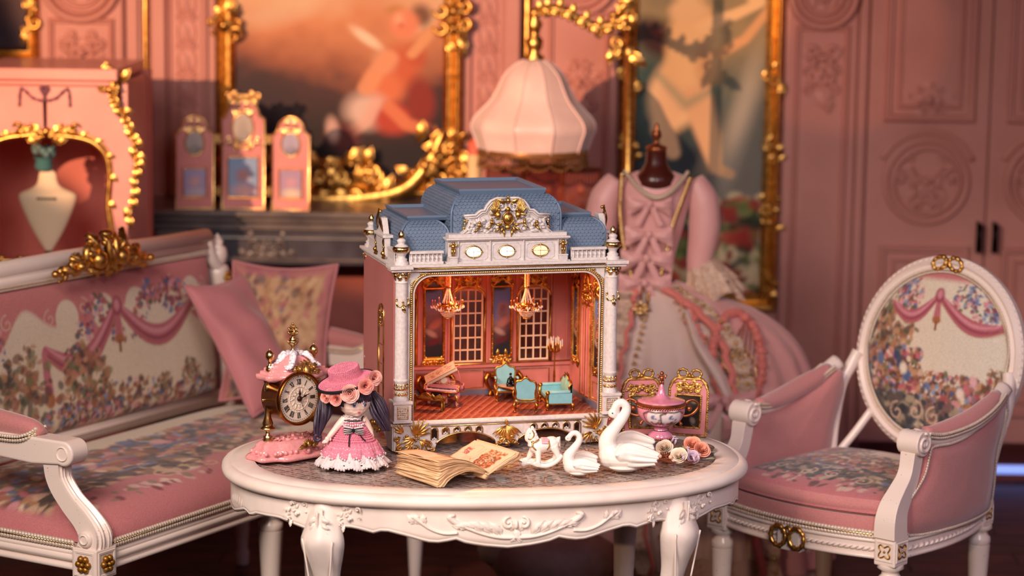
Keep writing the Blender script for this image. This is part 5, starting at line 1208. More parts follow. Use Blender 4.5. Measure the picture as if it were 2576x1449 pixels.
for sx in (1, -1):     # side friezes
    q = MB(); 
    for i in range(60):
        y0 = .0+i*HD/60; y1 = y0+HD/60; f_ = lambda y: .033*math.sin(PI*min(1, max(0, (y-.05)/(HD-.1))))**.5 if .05 < y < HD-.05 else 0
        q.box(sx*.236-.003, sx*.236+.003, y0, y1, max(f_(y0), f_(y1)), .049)
    sf = P('side_frieze', q); q = MB(); ornate(q, HD/2, .03, .08, .03, XY(sx*.240, 0, 0, rz=sx*PI/2) @ FR @ Matrix.Diagonal((sx, 1, 1, 1)), 19, 16, True, 0, .003); P('side_gilding', q, gold, sf)
# floor tiles in basket-weave
tr = [mat('tile_russet', '#94483a', .35), mat('tile_dark', '#7c382e', .35), mat('tile_tan', '#b87058', .4)]
q = MB(); q.box(-.212, .212, 0.002, .24, ZF-.0005, ZF+.0004); fb = P('tile_bed', q, mat('pale_grout', '#8c5244', .5))
tm = []
for i, m_ in enumerate(tr): q = MB(); q.box(-.0088, .0088, -.0024, .0024, 0, .0007); o = q.build('tile', m_, fb); tm.append(o)
q = MB(); q.box(-.0036, .0036, -.0036, .0036, 0, .0007); tsq = q.build('tile', tr[2], fb)
used = set(); cnt = 0; rest = {0: MB(), 1: MB(), 2: MB(), 3: MB()}; rr = random.Random(2)
for j in range(26):
    for i in range(24):
        y = .006+j*.0092; sh = (j*.0052) % .0184; x = -.207+i*.0184+sh-.005
        if abs(x) > .202 or y > .232: continue
        for (k, dx_, dy_) in ((rr.choice((0, 0, 1)), 0, -.0018), (rr.choice((0, 1, 1)), 0, .0034), (3, .0132, .0008)):
            X_, Y_ = x+dx_, y+dy_
            if abs(X_) > (.206 if k == 3 else .200): continue
            if k < 3: 
                sc_ = .78
            src = tm[k] if k < 3 else tsq
            M = XY(X_, Y_, ZF, rz=0 if k < 3 else .3, s=(.60 if k < 3 else .85, .95 if k < 3 else 1.0, 1))
            if cnt < 296:
                if k in used: inst(src, fb, M)
                else: src.matrix_local = M; used.add(k)
                cnt += 1
            else:
                hw_, hh_ = (.0088, .0024) if k < 3 else (.0036, .0036); rest[k].box(-hw_, hw_, -hh_, hh_, 0, .0007, M)
for k, q in rest.items():
    if q.v: P('rear_tiles', q, tr[min(k, 2)], fb, kind='stuff')
# shell walls
for x0 in (.214, -.236): q = MB(); q.box(x0, x0+.022, .008, HD, ZF, .366); sw = P('side_wall', q, roseo)
q = MB(); q.box(-.214, .214, 0, HD, .3625, .368); P('ceiling_board', q, rosew)
for x0 in (-.214, .208): q = MB(); q.box(x0, x0+.006, .006, .24, ZF, .3625); P('inner_lining', q, rosew)
# back wall with real window openings
WN = [(-.170, .033), (-.020, .033), (.126, .033)]; YB_ = .236
def wall_seg(q, x0, x1, z0, z1): q.box(x0, x1, YB_, YB_+.010, z0, z1)
q = MB(); xs = [-.214]
for c, h in WN: xs += [c-h, c+h]
xs.append(.214)
for i in range(0, len(xs), 2): wall_seg(q, xs[i], xs[i+1], ZF, .3625)
for c, h in WN: wall_seg(q, c-h, c+h, ZF, .132); wall_seg(q, c-h, c+h, .290, .3625)
bw = P('rear_wall', q, rosew)
BL = Matrix.Translation((0, YB_-.0005, 0)) @ FR
creamw = mat('window_cream', '#e8c8a8', .5)
for c, h in WN:
    q = MB(); frame_rect(q, c-h, c+h, .132, .290, .004, .003, BL)
    q.box(c-.0015, c+.0015, YB_-.001, YB_+.003, .132, .290)
    wd_ = P('salon_window', q, creamw, bw)
    q = MB()
    for sx in (-1, 1): q.box(c+sx*h/2-.0012, c+sx*h/2+.0012, YB_-.0005, YB_+.0025, .132, .290)
    for k in range(1, 6): z_ = .132+k*.158/6; q.box(c-h, c+h, YB_-.0005, YB_+.0025, z_-.0015, z_+.0015)
    P('muntins', q, creamw, wd_)
    q = MB(); q.box(c-h, c+h, YB_+.004, YB_+.0045, .132, .290); P('pane', q, glass, wd_)
    q = MB(); pts = [(c-h-.004, .13, .002), (c-h-.004, .27, .002)]+[(c+(h+.004)*math.cos(t), .27+.026*math.sin(t), .002) for t in np.linspace(PI, 0, 14)]+[(c+h+.004, .27, .002), (c+h+.004, .13, .002)]
    q.tube(pts, .0028, 8, BL); ornate(q, c, .303, .05, .022, BL, 6, 16, True, .001, .0022); leaf(q, c, .296, PI/2, .02, .016, BL, .003)
    frame_rect(q, c-.024, c+.024, .322, .352, .002, .002, BL); P('window_gilding', q, gold, wd_)
    q = MB(); arc = [(c-h, .292)]+[(c+h*math.cos(t), .27+.02*math.sin(t)) for t in np.linspace(PI, 0, 12)]+[(c+h, .292)]
    q.prism(arc, .002, BL); P('window_head', q, rosew, wd_)
PT = [-.095, .0545]
def salon_picture(M, w_, h_, seed, parent):
    cv = Canvas(26, 90, '#2a2c34', w_/h_); 
    for ch in range(3): cv.a[..., ch] = np.interp(cv.y+(cv.noise(3, seed)-.5)*.5, [0, .2, .4, .55, .7, .9, 1], [lin(c)[ch] for c in ('#1c2226', '#2a262c', '#6a4448', '#8a7078', '#5c70b0', '#6478b8', '#3a4048')])
    cv.ell(.6, .46, .14, .07, '#b07870', .6, .6); cv.ell(.35, .34, .12, .05, '#a89088', -.5, .6); cv.ell(.5, .22, .14, .05, '#5a2028', .3, .6); cv.ell(.3, .92, .16, .06, '#2c3428', 0, .7)
    f_ = MB(); frame_rect(f_, -w_/2-.004, w_/2+.004, -.002, h_, .006, .005); 
    for s2 in (-1, 1):
        for k in range(14): f_.ball((s2*(w_/2+.001), .008+k*h_/15, .005), .0016, 6)
        scroll(f_, s2*(w_/2+.002), h_+.002, .006, PI/2, 1.1, s2, .0025, None, .002); scroll(f_, s2*w_*.25, -.004, .006, 0, 1.1, -s2, .002, None, .002); leaf(f_, s2*.006, h_+.006, PI/2-s2*.9, .022, .012, None, .003)
    f_.tube([(-w_/2, h_, .003), (-w_/3, h_+.006, .004), (0, h_+.016, .004), (w_/3, h_+.006, .004), (w_/2, h_, .003)], .003, 8)
    ornate(f_, 0, h_+.028, .036, .034, None, seed, 18, True, .001, .0028); ornate(f_, 0, -.006, .05, .014, None, seed+1, 12, True, .001, .0024)
    fo_ = f_.build('picture_frame', gold, parent, M=M)
    picture('painted_panel', cv, w_, h_+.008, fo_, Matrix.Translation((0, h_/2+.004, .001)), 26, 90)
for i, x in enumerate(PT): salon_picture(BL @ Matrix.Translation((x, .142, 0)), .040, .155, 3+i, bw)
RW = XY(.2075, 0, 0, rz=-PI/2) @ FR     # right wall, local x runs from back (-) ... y
for i, y in enumerate((.045, .19)): salon_picture(RW @ Matrix.Translation((-y, .142, 0)), .034, .155, 8+i, bw)
q = MB(); frame_rect(q, -.15, -.085, ZF+.01, .27, .004, .004, RW); q.box(-.119, -.116, ZF+.01, .27, 0, .003, RW); ornate(q, -.1175, .30, .055, .05, RW, 4, 20, True, 0, .0032); ring(q, -.1175, .315, .014, .02, .004, .004, RW)
P('side_door_gilding', q, gold, bw)
q = MB(); frame_rect(q, -.146, -.121, ZF+.014, .262, .003, .003, RW); frame_rect(q, -.114, -.089, ZF+.014, .262, .003, .003, RW); P('side_door_leaf', q, rosew, bw)
q = MB()    # pilaster strips, dado, sill rail, skirting
for c in (-.128, -.062, -.054, .022, .087, .164, .170, .199): q.box(c-.002, c+.002, YB_-.003, YB_, .13, .3625)
q.box(-.208, .208, YB_-.005, YB_, .120, .127); P('wall_mouldings', q, rosew, bw)
q = MB(); q.tube([(-.208, .1285, .004), (.208, .1285, .004)], .0018, 6, BL)
for c in (-.165, -.02, .126): frame_rect(q, c-.036, c+.036, .076, .114, .0016, .0016, BL)
frame_rect(q, -.07, -.02, .078, .114, .0018, .0018, RW); P('dado_gilding', q, gold, bw)
q = MB(); q.box(-.208, .208, YB_-.004, YB_, ZF, .072); q.box(.203, .208, .006, YB_, ZF, .072); P('salon_skirting', q, mat('grey_blue_skirting', '#6c6c80', .5), bw)
# front frame round the opening
def arch_pts(hw, zt, r, n=10): return [(-hw, ZF, 0)]+[(-hw+r+r*math.cos(t), zt-r+r*math.sin(t), 0) for t in np.linspace(PI, PI/2, n)]+[(hw-r+r*math.cos(t), zt-r+r*math.sin(t), 0) for t in np.linspace(PI/2, 0, n)]+[(hw, ZF, 0)]
ai = arch_pts(.1975, .3575, .040); ao = arch_pts(.212, .368, .002)
q = MB(); v = []
for z_ in (0, .008):
    for a, b in zip(ai, ao): v += [(a[0], a[1], z_), (b[0], b[1], z_)]
m_ = len(ai); o2 = 2*m_; f = []
for i in range(m_-1): f += [(2*i, 2*i+2, 2*i+3, 2*i+1), (o2+2*i, o2+2*i+1, o2+2*i+3, o2+2*i+2), (2*i, o2+2*i, o2+2*i+2, 2*i+2), (2*i+1, 2*i+3, o2+2*i+3, o2+2*i+1)]
q.add(v, [tuple(reversed(k)) for k in f], FR @ Matrix.Translation((0, 0, -.006)), False); of = P('opening_frame', q)
ag = arch_pts(.2015, .3615, .042, 24); q = MB(); q.tube(ag, .0034, 8, FR @ Matrix.Translation((0, 0, .002)), up=(0, 0, 1)); P('gilt_band', q, gold, of)
q = MB(); dens = catmull(ag, 3); braid(q, [FR @ Vector((p.x, p.y, .0045)) for p in dens], .0022, .0044); P('gilt_rope', q, gold_b, of, kind='stuff')
q = MB(); ai2 = arch_pts(.1965, .3565, .038, 24); q.tube(ai2, .0014, 6, FR @ Matrix.Translation((0, 0, .003))); P('inner_lip', q, ivory, of)
for sx in (1, -1):
    q = MB(); q.tube([(sx*.175, .365, .003), (sx*.205, .365, .003), (sx*.205, .340, .003), (sx*.175, .365, .003)], .0008, 4, FR); P('spandrel_line', q, gold_b, of)
# columns
def column(x, y, front):
    q = MB(); q.box(x-.018, x+.018, y-.018, y+.018, ZF, .098); q.box(x-.0205, x+.0205, y-.0205, y+.0205, .098, .104); q.box(x-.0205, x+.0205, y-.0205, y+.0205, ZF, .064)
    cl = P('column', q, bevel=.001)
    q = MB(); q.lathe([(.0155, .104), (.0155, .108), (.0132, .111), (.0132, .142), (.0150, .144), (.0150, .147), (.0128, .149)], 32, XY(x, y, 0)); q.lathe([(.0122, .149), (.0112, .345)], 96, XY(x, y, 0), lobes=32, la=.11)
    q.lathe([(.0132, .344), (.0138, .347), (.0115, .349), (.0125, .366), (.0165, .370)], 32, XY(x, y, 0)); P('shaft', q, ivory, cl)
    fm = XY(x, y-.0183, 0) @ FR
    if front:
        q = MB(); frame_rect(q, -.0115, .0115, .068, .094, .0012, .0012, fm)
        for i in range(5):
            for j in range(5): scroll(q, -.0082+i*.0041, .0722+j*.0044, .0019, (i*2+j)*PI/3, 1.0, 1 if (i+j) % 2 else -1, .0006, fm, .0004, 8)
        P('panel_scrollwork', q, gold_b, cl)
    q = MB()
    for k in (-1.1, -.55, 0, .55, 1.1):
        D = XY(x, y, 0, rz=k*1.0) @ Matrix.Translation((0, -.0134, 0)) @ FR
        for s2 in (1, -1):
            scroll(q, s2*.0030, .119, .0032, PI/2, 1.2, s2, .0009, D, 0, 10); scroll(q, s2*.003, .134, .003, -PI/2, 1.1, s2, .0008, D, 0, 10); leaf(q, 0, .126, PI/2+s2*.7, .008, .004, D, 0); leaf(q, s2*.002, .114, PI/2+s2*.3, .006, .003, D, 0); leaf(q, s2*.002, .139, -PI/2+s2*.3, .006, .003, D, 0)
    P('base_scrollwork', q, gold_b, cl)
    q = MB()
    for k in range(12):      # capital leaves
        D = XY(x, y, 0, rz=k*TAU/12) @ Matrix.Translation((0, -.0118, 0)) @ FR
        leaf(q, 0, .348 if k % 2 else .355, PI/2, .014, .0085, D, 0, .0045, 2, 0)
        if k % 3 == 0: scroll(q, .002, .364, .0040, PI, 1.2, 1, .0015, XY(x, y, 0, rz=k*TAU/12+PI/4) @ Matrix.Translation((0, -.0145, 0)) @ FR, .003, 12); scroll(q, -.002, .364, .0040, 0, 1.2, -1, .0015, XY(x, y, 0, rz=k*TAU/12+PI/4) @ Matrix.Translation((0, -.0145, 0)) @ FR, .003, 12)
    P('capital_leaves', q, gold_b, cl)
    q = MB(); D = XY(x, y, 0) @ Matrix.Translation((0, -.0122, 0)) @ FR
    for s2 in (1, -1): q.tube(catmull([(s2*.013, .309, -.006), (s2*.007, .297, -.001), (0, .302, .001)], 5), .0013, 6, D); q.ball((s2*.0122, .309, -.005), .0022, 6, D); leaf(q, s2*.012, .307, -PI/2, .012, .005, D, -.004); leaf(q, s2*.012, .309, PI/2, .006, .004, D, -.004)
    leaf(q, 0, .300, -PI/2, .015, .008, D, .0005); q.ball((0, .304, .001), .002, 8, D); leaf(q, 0, .304, PI/2, .006, .005, D)
    P('shaft_garland', q, gold_b, cl)
for x, y, fr2 in ((-.2215, .0, True), (.2215, .0, True), (-.2215, HD-.01, False), (.2215, HD-.01, False)): column(x, y, fr2)
# entablature
q = MB(); q.box(-.236, .236, -.008, HD, .366, .372); q.box(-.2435, .2435, -.016, HD+.01, .3755, .381); q.box(-.24, .24, -.012, HD+.006, .372, .3755)
for sx in (1, -1): q.box(sx*.2265-.0235, sx*.2265+.0235, -.026, .02, .3735, .3805); q.box(sx*.2265-.02, sx*.2265+.02, -.021, .02, .368, .374)
ent = P('entablature', q, bevel=.001)
q = MB(); q.tube([(-.205, -.0128, .3735), (.205, -.0128, .3735)], .0011, 6)
for k in range(70): q.ball((-.203+k*.406/69, -.0125, .3722), .0012, 5)
P('gilt_beading', q, gold, ent, kind='stuff')
def urn(x, y):
    q = MB(); q.lathe([(.0145, .381), (.0145, .386), (.011, .389), (.0125, .392), (.008, .396), (.0095, .400), (.0155, .408)], 28, XY(x, y, 0)); q.lathe([(.0145, .417), (.0095, .4215), (.0065, .423), (.0088, .4275), (.0095, .430), (.006, .433), (.004, .434)], 28, XY(x, y, 0)); u = P('urn_finial', q)
    q = MB(); q.lathe([(.0155, .407), (.0172, .411), (.0168, .415), (.0145, .4175)], 28, XY(x, y, 0), lobes=28, la=.05); q.lathe([(.004, .434), (.0062, .4385), (.0055, .443), (.0015, .4495)], 16, XY(x, y, 0), lobes=8, la=.12)
    for k in range(14): a = TAU*k/14; ring(q, 0, 0, .002, .002, .0006, .0006, XY(x+.0172*math.cos(a), y+.0172*math.sin(a), .412, rz=a+PI/2) @ FR, 10)
    P('urn_gilding', q, gold_b, u)
for x, y in ((-.2225, .0), (.2225, .0), (-.2225, HD-.012), (.2225, HD-.012)): urn(x, y)
# balustrades: each baluster its own piece
bal = MB(); bal.lathe([(.0024, 0), (.0026, .0012), (.0014, .003), (.0028, .0065), (.0030, .008), (.0012, .011), (.0016, .013), (.0024, .0148), (.0024, .016)], 12); first = [None]
def balustrade(p0, p1, n):
    p0, p1 = Vector(p0), Vector(p1); d = (p1-p0); a = math.atan2(d.y, d.x); L_ = d.length; T = Matrix.Translation(p0) @ Matrix.Rotation(a, 4, 'Z')
    q = MB(); q.box(0, L_, -.005, .005, .381, .3865, T); q.box(0, L_, -.0055, .0055, .4025, .408, T); q.box(0, L_, .002, .004, .386, .403, T); b = P('balustrade', q, bevel=.0008)
    for i in range(n):
        M = T @ Matrix.Translation(((i+.5)*L_/n, -.001, .3865))
        if first[0] is None: first[0] = bal.build('baluster', ivory, b, M=M)
        else: c = first[0].copy(); COL.objects.link(c); c.parent = b; c.matrix_local = M
balustrade((-.207, -.004, 0), (-.137, -.004, 0), 8); balustrade((.132, -.004, 0), (.207, -.004, 0), 8)
balustrade((-.2285, .018, 0), (-.2285, .078, 0), 8); balustrade((-.2285, .165, 0), (-.2285, HD-.03, 0), 9); balustrade((.2285, .018, 0), (.2285, .078, 0), 8); balustrade((.2285, .165, 0), (.2285, HD-.03, 0), 9)
for sx in (1, -1):     # side gables
    D = XY(sx*.232, .1215, 0, rz=sx*PI/2) @ FR
    q = MB(); q.prism([(-.040, .381), (.040, .381), (.040, .425), (.044, .430), (.030, .432), (.020, .450), (.012, .462), (-.012, .462), (-.020, .450), (-.030, .432), (-.044, .430), (-.040, .425)], .012, D @ Matrix.Translation((0, 0, -.006)))
    q.box(-.043, .043, .424, .430, -.012, .010, D); q.box(-.03, .03, .381, .425, -.022, .004, D); g = P('side_gable', q, bevel=.001)
    q = MB(); 
    for s2 in (1, -1): ornate(q, s2*.036, .392, .016, .03, D, 5, 9, False, .006, .0026); leaf(q, s2*.024, .436, PI/2+s2*.5, .034, .012, D, .006, .006)
    leaf(q, 0, .45, PI/2, .03, .014, D, .006, .006); q.ball((0, .474, .006), .004, 8, D); P('gable_gilding', q, gold, g)
# roofs
def mansard(name, cx, cy, hx, hy, z0, z1, z2, ins, faces):
    """body with vertical lower part and a quarter-round shoulder, roofed with fish-scale tiles"""
    prof = [(0, z0), (0, z1)]+[(ins*(1-math.cos(t)), z1+(z2-z1)*math.sin(t)) for t in np.linspace(0, PI/2*.93, 9)[1:]]
    q = MB(); v = []
    for i_, z_ in prof: v += [(cx+sx*(hx-i_), cy+sy*(hy-i_), z_) for sx, sy in ((-1, -1), (1, -1), (1, 1), (-1, 1))]
    m = len(prof); q.add(v, [(j*4+i, j*4+(i+1) % 4, (j+1)*4+(i+1) % 4, (j+1)*4+i) for j in range(m-1) for i in range(4)]+[tuple((m-1)*4+i for i in range(4))], None, False)
    r = P(name, q, slate)
    for sx, sy in ((-1, -1), (1, -1), (1, 1), (-1, 1)): q = MB(); q.tube([(cx+sx*(hx-i_), cy+sy*(hy-i_), z_) for i_, z_ in prof], .0026, 8); P('hip_roll', q, slate2, r)
    ls = [0]
    for a, b in zip(prof, prof[1:]): ls.append(ls[-1]+math.dist(a, b))
    def surf(t):
        for k in range(len(ls)-1):
            if t <= ls[k+1] or k == len(ls)-2:
                u = (t-ls[k])/(ls[k+1]-ls[k]); a, b = prof[k], prof[k+1]; return a[0]+(b[0]-a[0])*u, a[1]+(b[1]-a[1])*u, math.atan2(b[0]-a[0], b[1]-a[1])
    return r, surf, ls[-1], (cx, cy, hx, hy)
SW, SH = .0086, .0062
tp = [(-SW*.49, SH*1.35), (-SW*.49, .0012)]+[(SW*.49*math.cos(t), .0012-SH*.70*math.sin(t)) for t in np.linspace(PI, 0, 9)][1:-1]+[(SW*.49, .0012), (SW*.49, SH*1.35)]
def shingle_mesh(q, M=None):
    n = len(tp); v = [(a, b, .0001) for a, b in tp]+[(a, b, .0036-.0032*(b/(SH*1.35) if b > 0 else 0)) for a, b in tp]
    q.add(v, [tuple(n+i for i in range(n))]+[(i, (i+1) % n, n+(i+1) % n, n+i) for i in range(n)], M, False)
sq = MB(); shingle_mesh(sq); shp = [None]; scount = [0]
def shingle_faces(R_, which, limit):
    r, surf, L_, (cx, cy, hx, hy) = R_
    for fc in which:
        q = MB(); rows = int(L_/SH)
        for j in range(rows):
            t = (j+.75)*SH; ins_, z_, an = surf(min(t, L_*.999))
            half = (hx if fc in 'fb' else hy)-ins_-.002; n = int(2*half/SW)+1
            for i in range(-n, n+1):
                s_ = (i+(.5 if j % 2 else 0))*SW
                if abs(s_) > half-SW*.3: continue
                base_ = {'f': XY(cx+s_, cy-hy+ins_, z_), 'l': XY(cx-hx+ins_, cy-s_, z_, rz=-PI/2), 'r': XY(cx+hx-ins_, cy+s_, z_, rz=PI/2)}[fc]
                M = base_ @ Matrix.Rotation(-an, 4, 'X') @ FR
                if fc == 'f' and scount[0] < 298 and limit(cx+s_, z_):
                    scount[0] += 1
                    if shp[0] is None: shp[0] = sq.build('shingle', slate, r, M=M)
                    else: c = shp[0].copy(); COL.objects.link(c); c.parent = r; c.matrix_local = M
                else: shingle_mesh(q, M)
        if q.v: P('shingle_field', q, slate, r, kind='stuff')
def tray(name, x0, x1, y0, y1, z0, z1, parent):
    q = MB(); e = .006; prof = [(e+.002, z0), (e*.6, z0+.002), (.0, z1-.004), (.0, z1), (.004, z1), (.008, z1-.006)]; v = []
    for i_, z_ in prof: v += [(x0+i_, y0+i_, z_), (x1-i_, y0+i_, z_), (x1-i_, y1-i_, z_), (x0+i_, y1-i_, z_)]
    m = len(prof); q.add(v, [(j*4+i, j*4+(i+1) % 4, (j+1)*4+(i+1) % 4, (j+1)*4+i) for j in range(m-1) for i in range(4)]+[tuple((m-1)*4+i for i in range(4)), (3, 2, 1, 0)], None, False)
    P(name, q, slate2, parent)
lw = mansard('left_roof', -.168, .145, .050, .122, .381, .432, .462, .026, 'fl'); cr = mansard('centre_roof', .001, .145, .1155, .124, .381, .472, .512, .030, 'flr'); rw_ = mansard('right_roof', .163, .145, .050, .122, .381, .432, .462, .026, 'fr')
shingle_faces(lw, 'fl', lambda x, z: True); shingle_faces(rw_, 'fr', lambda x, z: x > .118); shingle_faces(cr, 'flr', lambda x, z: (abs(x) > .06 and z > .44) or z > .49)
tray('roof_tray', -.094, .090, .040, .250, .511, .526, cr[0]); tray('roof_tray', -.200, -.112, .045, .245, .461, .473, lw[0]); tray('roof_tray', .112, .190, .045, .245, .461, .473, rw_[0])
# attic block with oval windows
q = MB(); q.box(-.1265, .1225, -.0035, .022, .381, .430); q.box(-.132, .128, -.012, .024, .4285, .4325); q.box(-.1295, .1255, -.008, .024, .4255, .4285); q.box(-.126, .122, -.006, .024, .4325, .440); q.box(-.132, .128, -.0115, .024, .381, .384)
for x in (-.1065, -.0395, .0305, .1035): q.box(x-.0012, x+.0012, -.0075, 0, .383, .4265)
at_ = P('attic', q, bevel=.0008)
for i, (x, m_) in enumerate(((-.074, 'a'), (-.0045, 'a'), (.0665, 'b'))):
    fm = XY(x, -.0038, .4035) @ FR; c_ = .004; w2, h2 = .029, .0165
    q = MB(); oc = [(-w2+c_, -h2), (w2-c_, -h2), (w2-c_, -h2+c_*.6), (w2, -h2+c_), (w2, h2-c_), (w2-c_, h2-c_*.6), (w2-c_, h2), (-w2+c_, h2), (-w2+c_, h2-c_*.6), (-w2, h2-c_), (-w2, -h2+c_), (-w2+c_, -h2+c_*.6)]
    q.tube([(a, b, 0) for a, b in oc], .0009, 5, fm, closed=True); pn = P('attic_panel', q, ivory, at_)
    q = MB(); ring(q, 0, 0, .0165, .0115, .0036, .0026, fm, 40)
    for a in range(4): q.ball((.0172*math.cos(a*PI/2), .0125*math.sin(a*PI/2), .001), (.0026, .0022, .0022), 8, fm)
    q.tube([(-.014, 0, .0015), (.014, 0, .0015)], .0004, 4, fm); q.tube([(0, -.0095, .0015), (0, .0095, .0015)], .0004, 4, fm); P('oval_window_rim', q, gold_b, pn)
    q = MB(); q.lathe([(.0001, .0006), (1, .0006)], 32, fm @ Matrix.Diagonal((.015, .010, 1, 1)), cap=False)
    P('lit_pane', q, mat('lit_white', '#fff8f4', emis=1.1) if m_ == 'a' else mat('lit_cream', '#f2cfa6', emis=.75), pn)
for x in (-.1175, .1135):      # little gilt figures on plinths
    q = MB(); q.box(x-.0085, x+.0085, -.014, .0, .381, .396); q.box(x-.0095, x+.0095, -.015, 0, .393, .3955); pl_ = P('figure_plinth', q, ivory, at_, bevel=.0006)
    q = MB(); T = XY(x, -.0095, 0); q.ball((0, 0, .4225), .0035, 8, T); q.ball((0, 0, .4155), (.0048, .0035, .005), 8, T)
    for s2 in (1, -1): q.tube([(s2*.003, 0, .418), (s2*.0075, -.001, .4165), (s2*.0065, -.002, .422)], .0016, 6, T); q.tube([(s2*.002, 0, .411), (s2*.003, -.001, .404), (s2*.0018, 0, .3965)], [.0026, .002, .0018], 6, T)
    P('gilt_figure', q, gold, pl_)
# pediment
half = [(.0965, .440), (.088, .447), (.082, .458), (.0805, .468), (.0885, .472), (.0905, .4765), (.066, .4775), (.060, .483), (.055, .4865), (.047, .487), (.043, .496), (.034, .506), (.022, .511), (.0, .511)]
po = [(a, b) for a, b in half]+[(-a, b) for a, b in reversed(half[:-1])]; PM = XY(-.003, 0, 0) @ FR
q = MB(); q.prism(po, .012, PM @ Matrix.Translation((0, 0, -.014))); ped = P('pediment', q)
q = MB()
for s2 in (1, -1):
    up_ = [(s2*a, b, .0) for a, b in half[4:]]; 
    for off, r, zz2 in ((0, .0026, -.001), (.0045, .0016, 0), (.008, .0009, -.001)): q.tube([(s2*max(0, a-off*.5), b-off, zz2) for a, b in half[5:]], r, 6, PM)
    q.tube([(s2*a*.955, b, -.001) for a, b in half[:5]], .0016, 6, PM)
    scroll(q, s2*.0135, .4945, .0115, PI/2, 1.35, -s2*-1, .0024, PM, .002, 24)
P('pediment_moulding', q, ivory, ped)
R_ = random.Random(11)
for s2 in (1, -1):
    q = MB()
    D = PM @ Matrix.Diagonal((s2, 1, 1, 1))
    for k in range(46):
        x = R_.uniform(.012, .074); zt_2 = .478-max(0, x-.03)*.55; z = R_.uniform(.443, zt_2); a = R_.uniform(-1.2, 1.2)
        leaf(q, x, z, a+(PI if R_.random() < .3 else 0), R_.uniform(.008, .017), R_.uniform(.004, .008), D, -.0005, R_.uniform(.003, .006), 1, R_.uniform(-.6, .6))
    for (x, z) in ((.05, .467), (.056, .463), (.03, .474), (.068, .462), (.074, .456), (.022, .452), (.035, .448)): q.ball((x, z, .002), (.005, .004, .004), 8, D)
    P('carved_drapery', q, ivory, ped)
q = MB(); T = PM @ Matrix.Translation((0, 0, .004))
q.ball((0, .4695, .001), (.0095, .0115, .005), 16, T); ring(q, 0, .4695, .0108, .0128, .0022, .003, T, 30); q.ball((0, .4695, .006), .0025, 8, T)
q.ball((0, .4885, .002), (.005, .0055, .004), 10, T); leaf(q, 0, .483, PI/2, .012, .010, T); q.ball((0, .506, 0), (.004, .006, .004), 10, T); q.ball((0, .514, 0), (.0022, .003, .002), 8, T)
for s2 in (1, -1):
    D = T @ Matrix.Diagonal((s2, 1, 1, 1))
    for k in range(7): a = 1.9-k*.13; leaf(q, .023+.0, .478, PI-a if False else (1.15+k*.10), .034-abs(k-3)*.0028, .0052, D, .001, .003, 2, 0)
    for k in range(5): leaf(q, .026, .478, .9+k*.22, .02, .006, D, .002, .003, 1, 0)
    q.ball((.021, .477, .002), (.0062, .008, .005), 10, D); q.ball((.019, .488, .002), .0036, 8, D); q.tube([(.026, .479, .003), (.036, .478, .004), (.039, .482, .004)], .0018, 6, D)
    scroll(q, .013, .462, .0055, 0, 1.2, 1, .0014, D, .002, 14); leaf(q, .004, .503, .1, .02, .008, D, 0); q.ball((.024, .505, 0), .0018, 6, D)
    for (x, z, a, L2_) in ((.010, .455, -1.2, .018), (.016, .452, -.6, .014), (.009, .448, -1.7, .016), (.014, .457, .2, .012)): q.tube([(x, z, .001), (x+L2_*.5*math.cos(a), z+L2_*.5*math.sin(a), .003), (x+L2_*math.cos(a), z+L2_*math.sin(a), .001)], [.0024, .0026, .0012], 6, D)
    for (x, z) in ((.060, .457), (.034, .462)):
        q.ball((x, z+.006, .003), .0032, 8, D); q.ball((x+.001, z, .002), (.003, .006, .003), 8, D); q.tube([(x, z-.004, .002), (x+.006, z-.010, .003), (x+.010, z-.013, .001)], [.0024, .002, .0014], 6, D); q.tube([(x, z+.002, .003), (x-.007, z-.002, .002)], .0015, 6, D)
q.ball((0, .452, .001), (.007, .0055, .004), 10, T); P('gilt_eagle_crest', q, gold, ped)
q = MB()
for s2 in (1, -1): scroll(q, s2*.0865, .466, .005, PI/2, 1.2, s2, .0022, PM @ Matrix.Translation((0, 0, -.006))); scroll(q, s2*.090, .450, .004, -PI/2, 1.0, -s2, .002, PM @ Matrix.Translation((0, 0, -.006))); q.tube([(s2*.0865, .463, -.006), (s2*.09, .455, -.006)], .002, 6, PM)
P('side_volutes', q, gold_b, ped)
# blind window on the outer left wall
q = MB(); LW = XY(-.2365, 0, 0, rz=-PI/2) @ FR
for r, dz_ in ((.0022, 0), (.0010, .006)):
    hw = .024-dz_; q.tube([(-.115-hw, .09, 0), (-.115-hw, .262, 0)]+[(-.115-hw*math.cos(t), .262+.022*math.sin(t)*(hw/.024), 0) for t in np.linspace(0, PI, 10)]+[(-.115+hw, .262, 0), (-.115+hw, .09, 0)], r, 6, LW)
for z_ in (.24, .2, .16, .12): q.tube([(-.13, z_, 0), (-.10, z_, 0)], .0008, 4, LW)
ornate(q, -.115, .255, .03, .03, LW, 3, 8, True, 0, .0018); P('blind_window', q, gold, sw)
# warm light inside
pl2 = bpy.data.lights.new('salon_bulb', 'AREA'); pl2.energy = 3.2; pl2.color = lin('#ffa860'); pl2.size = .05
po2 = bpy.data.objects.new('salon_bulb', pl2); COL.objects.link(po2); po2.matrix_world = HM @ (Matrix.Translation((-.03, .13, .356)) @ Matrix.Rotation(-.9, 4, 'X') @ Matrix.Rotation(PI, 4, 'X') @ Matrix.Rotation(PI, 4, 'X'))
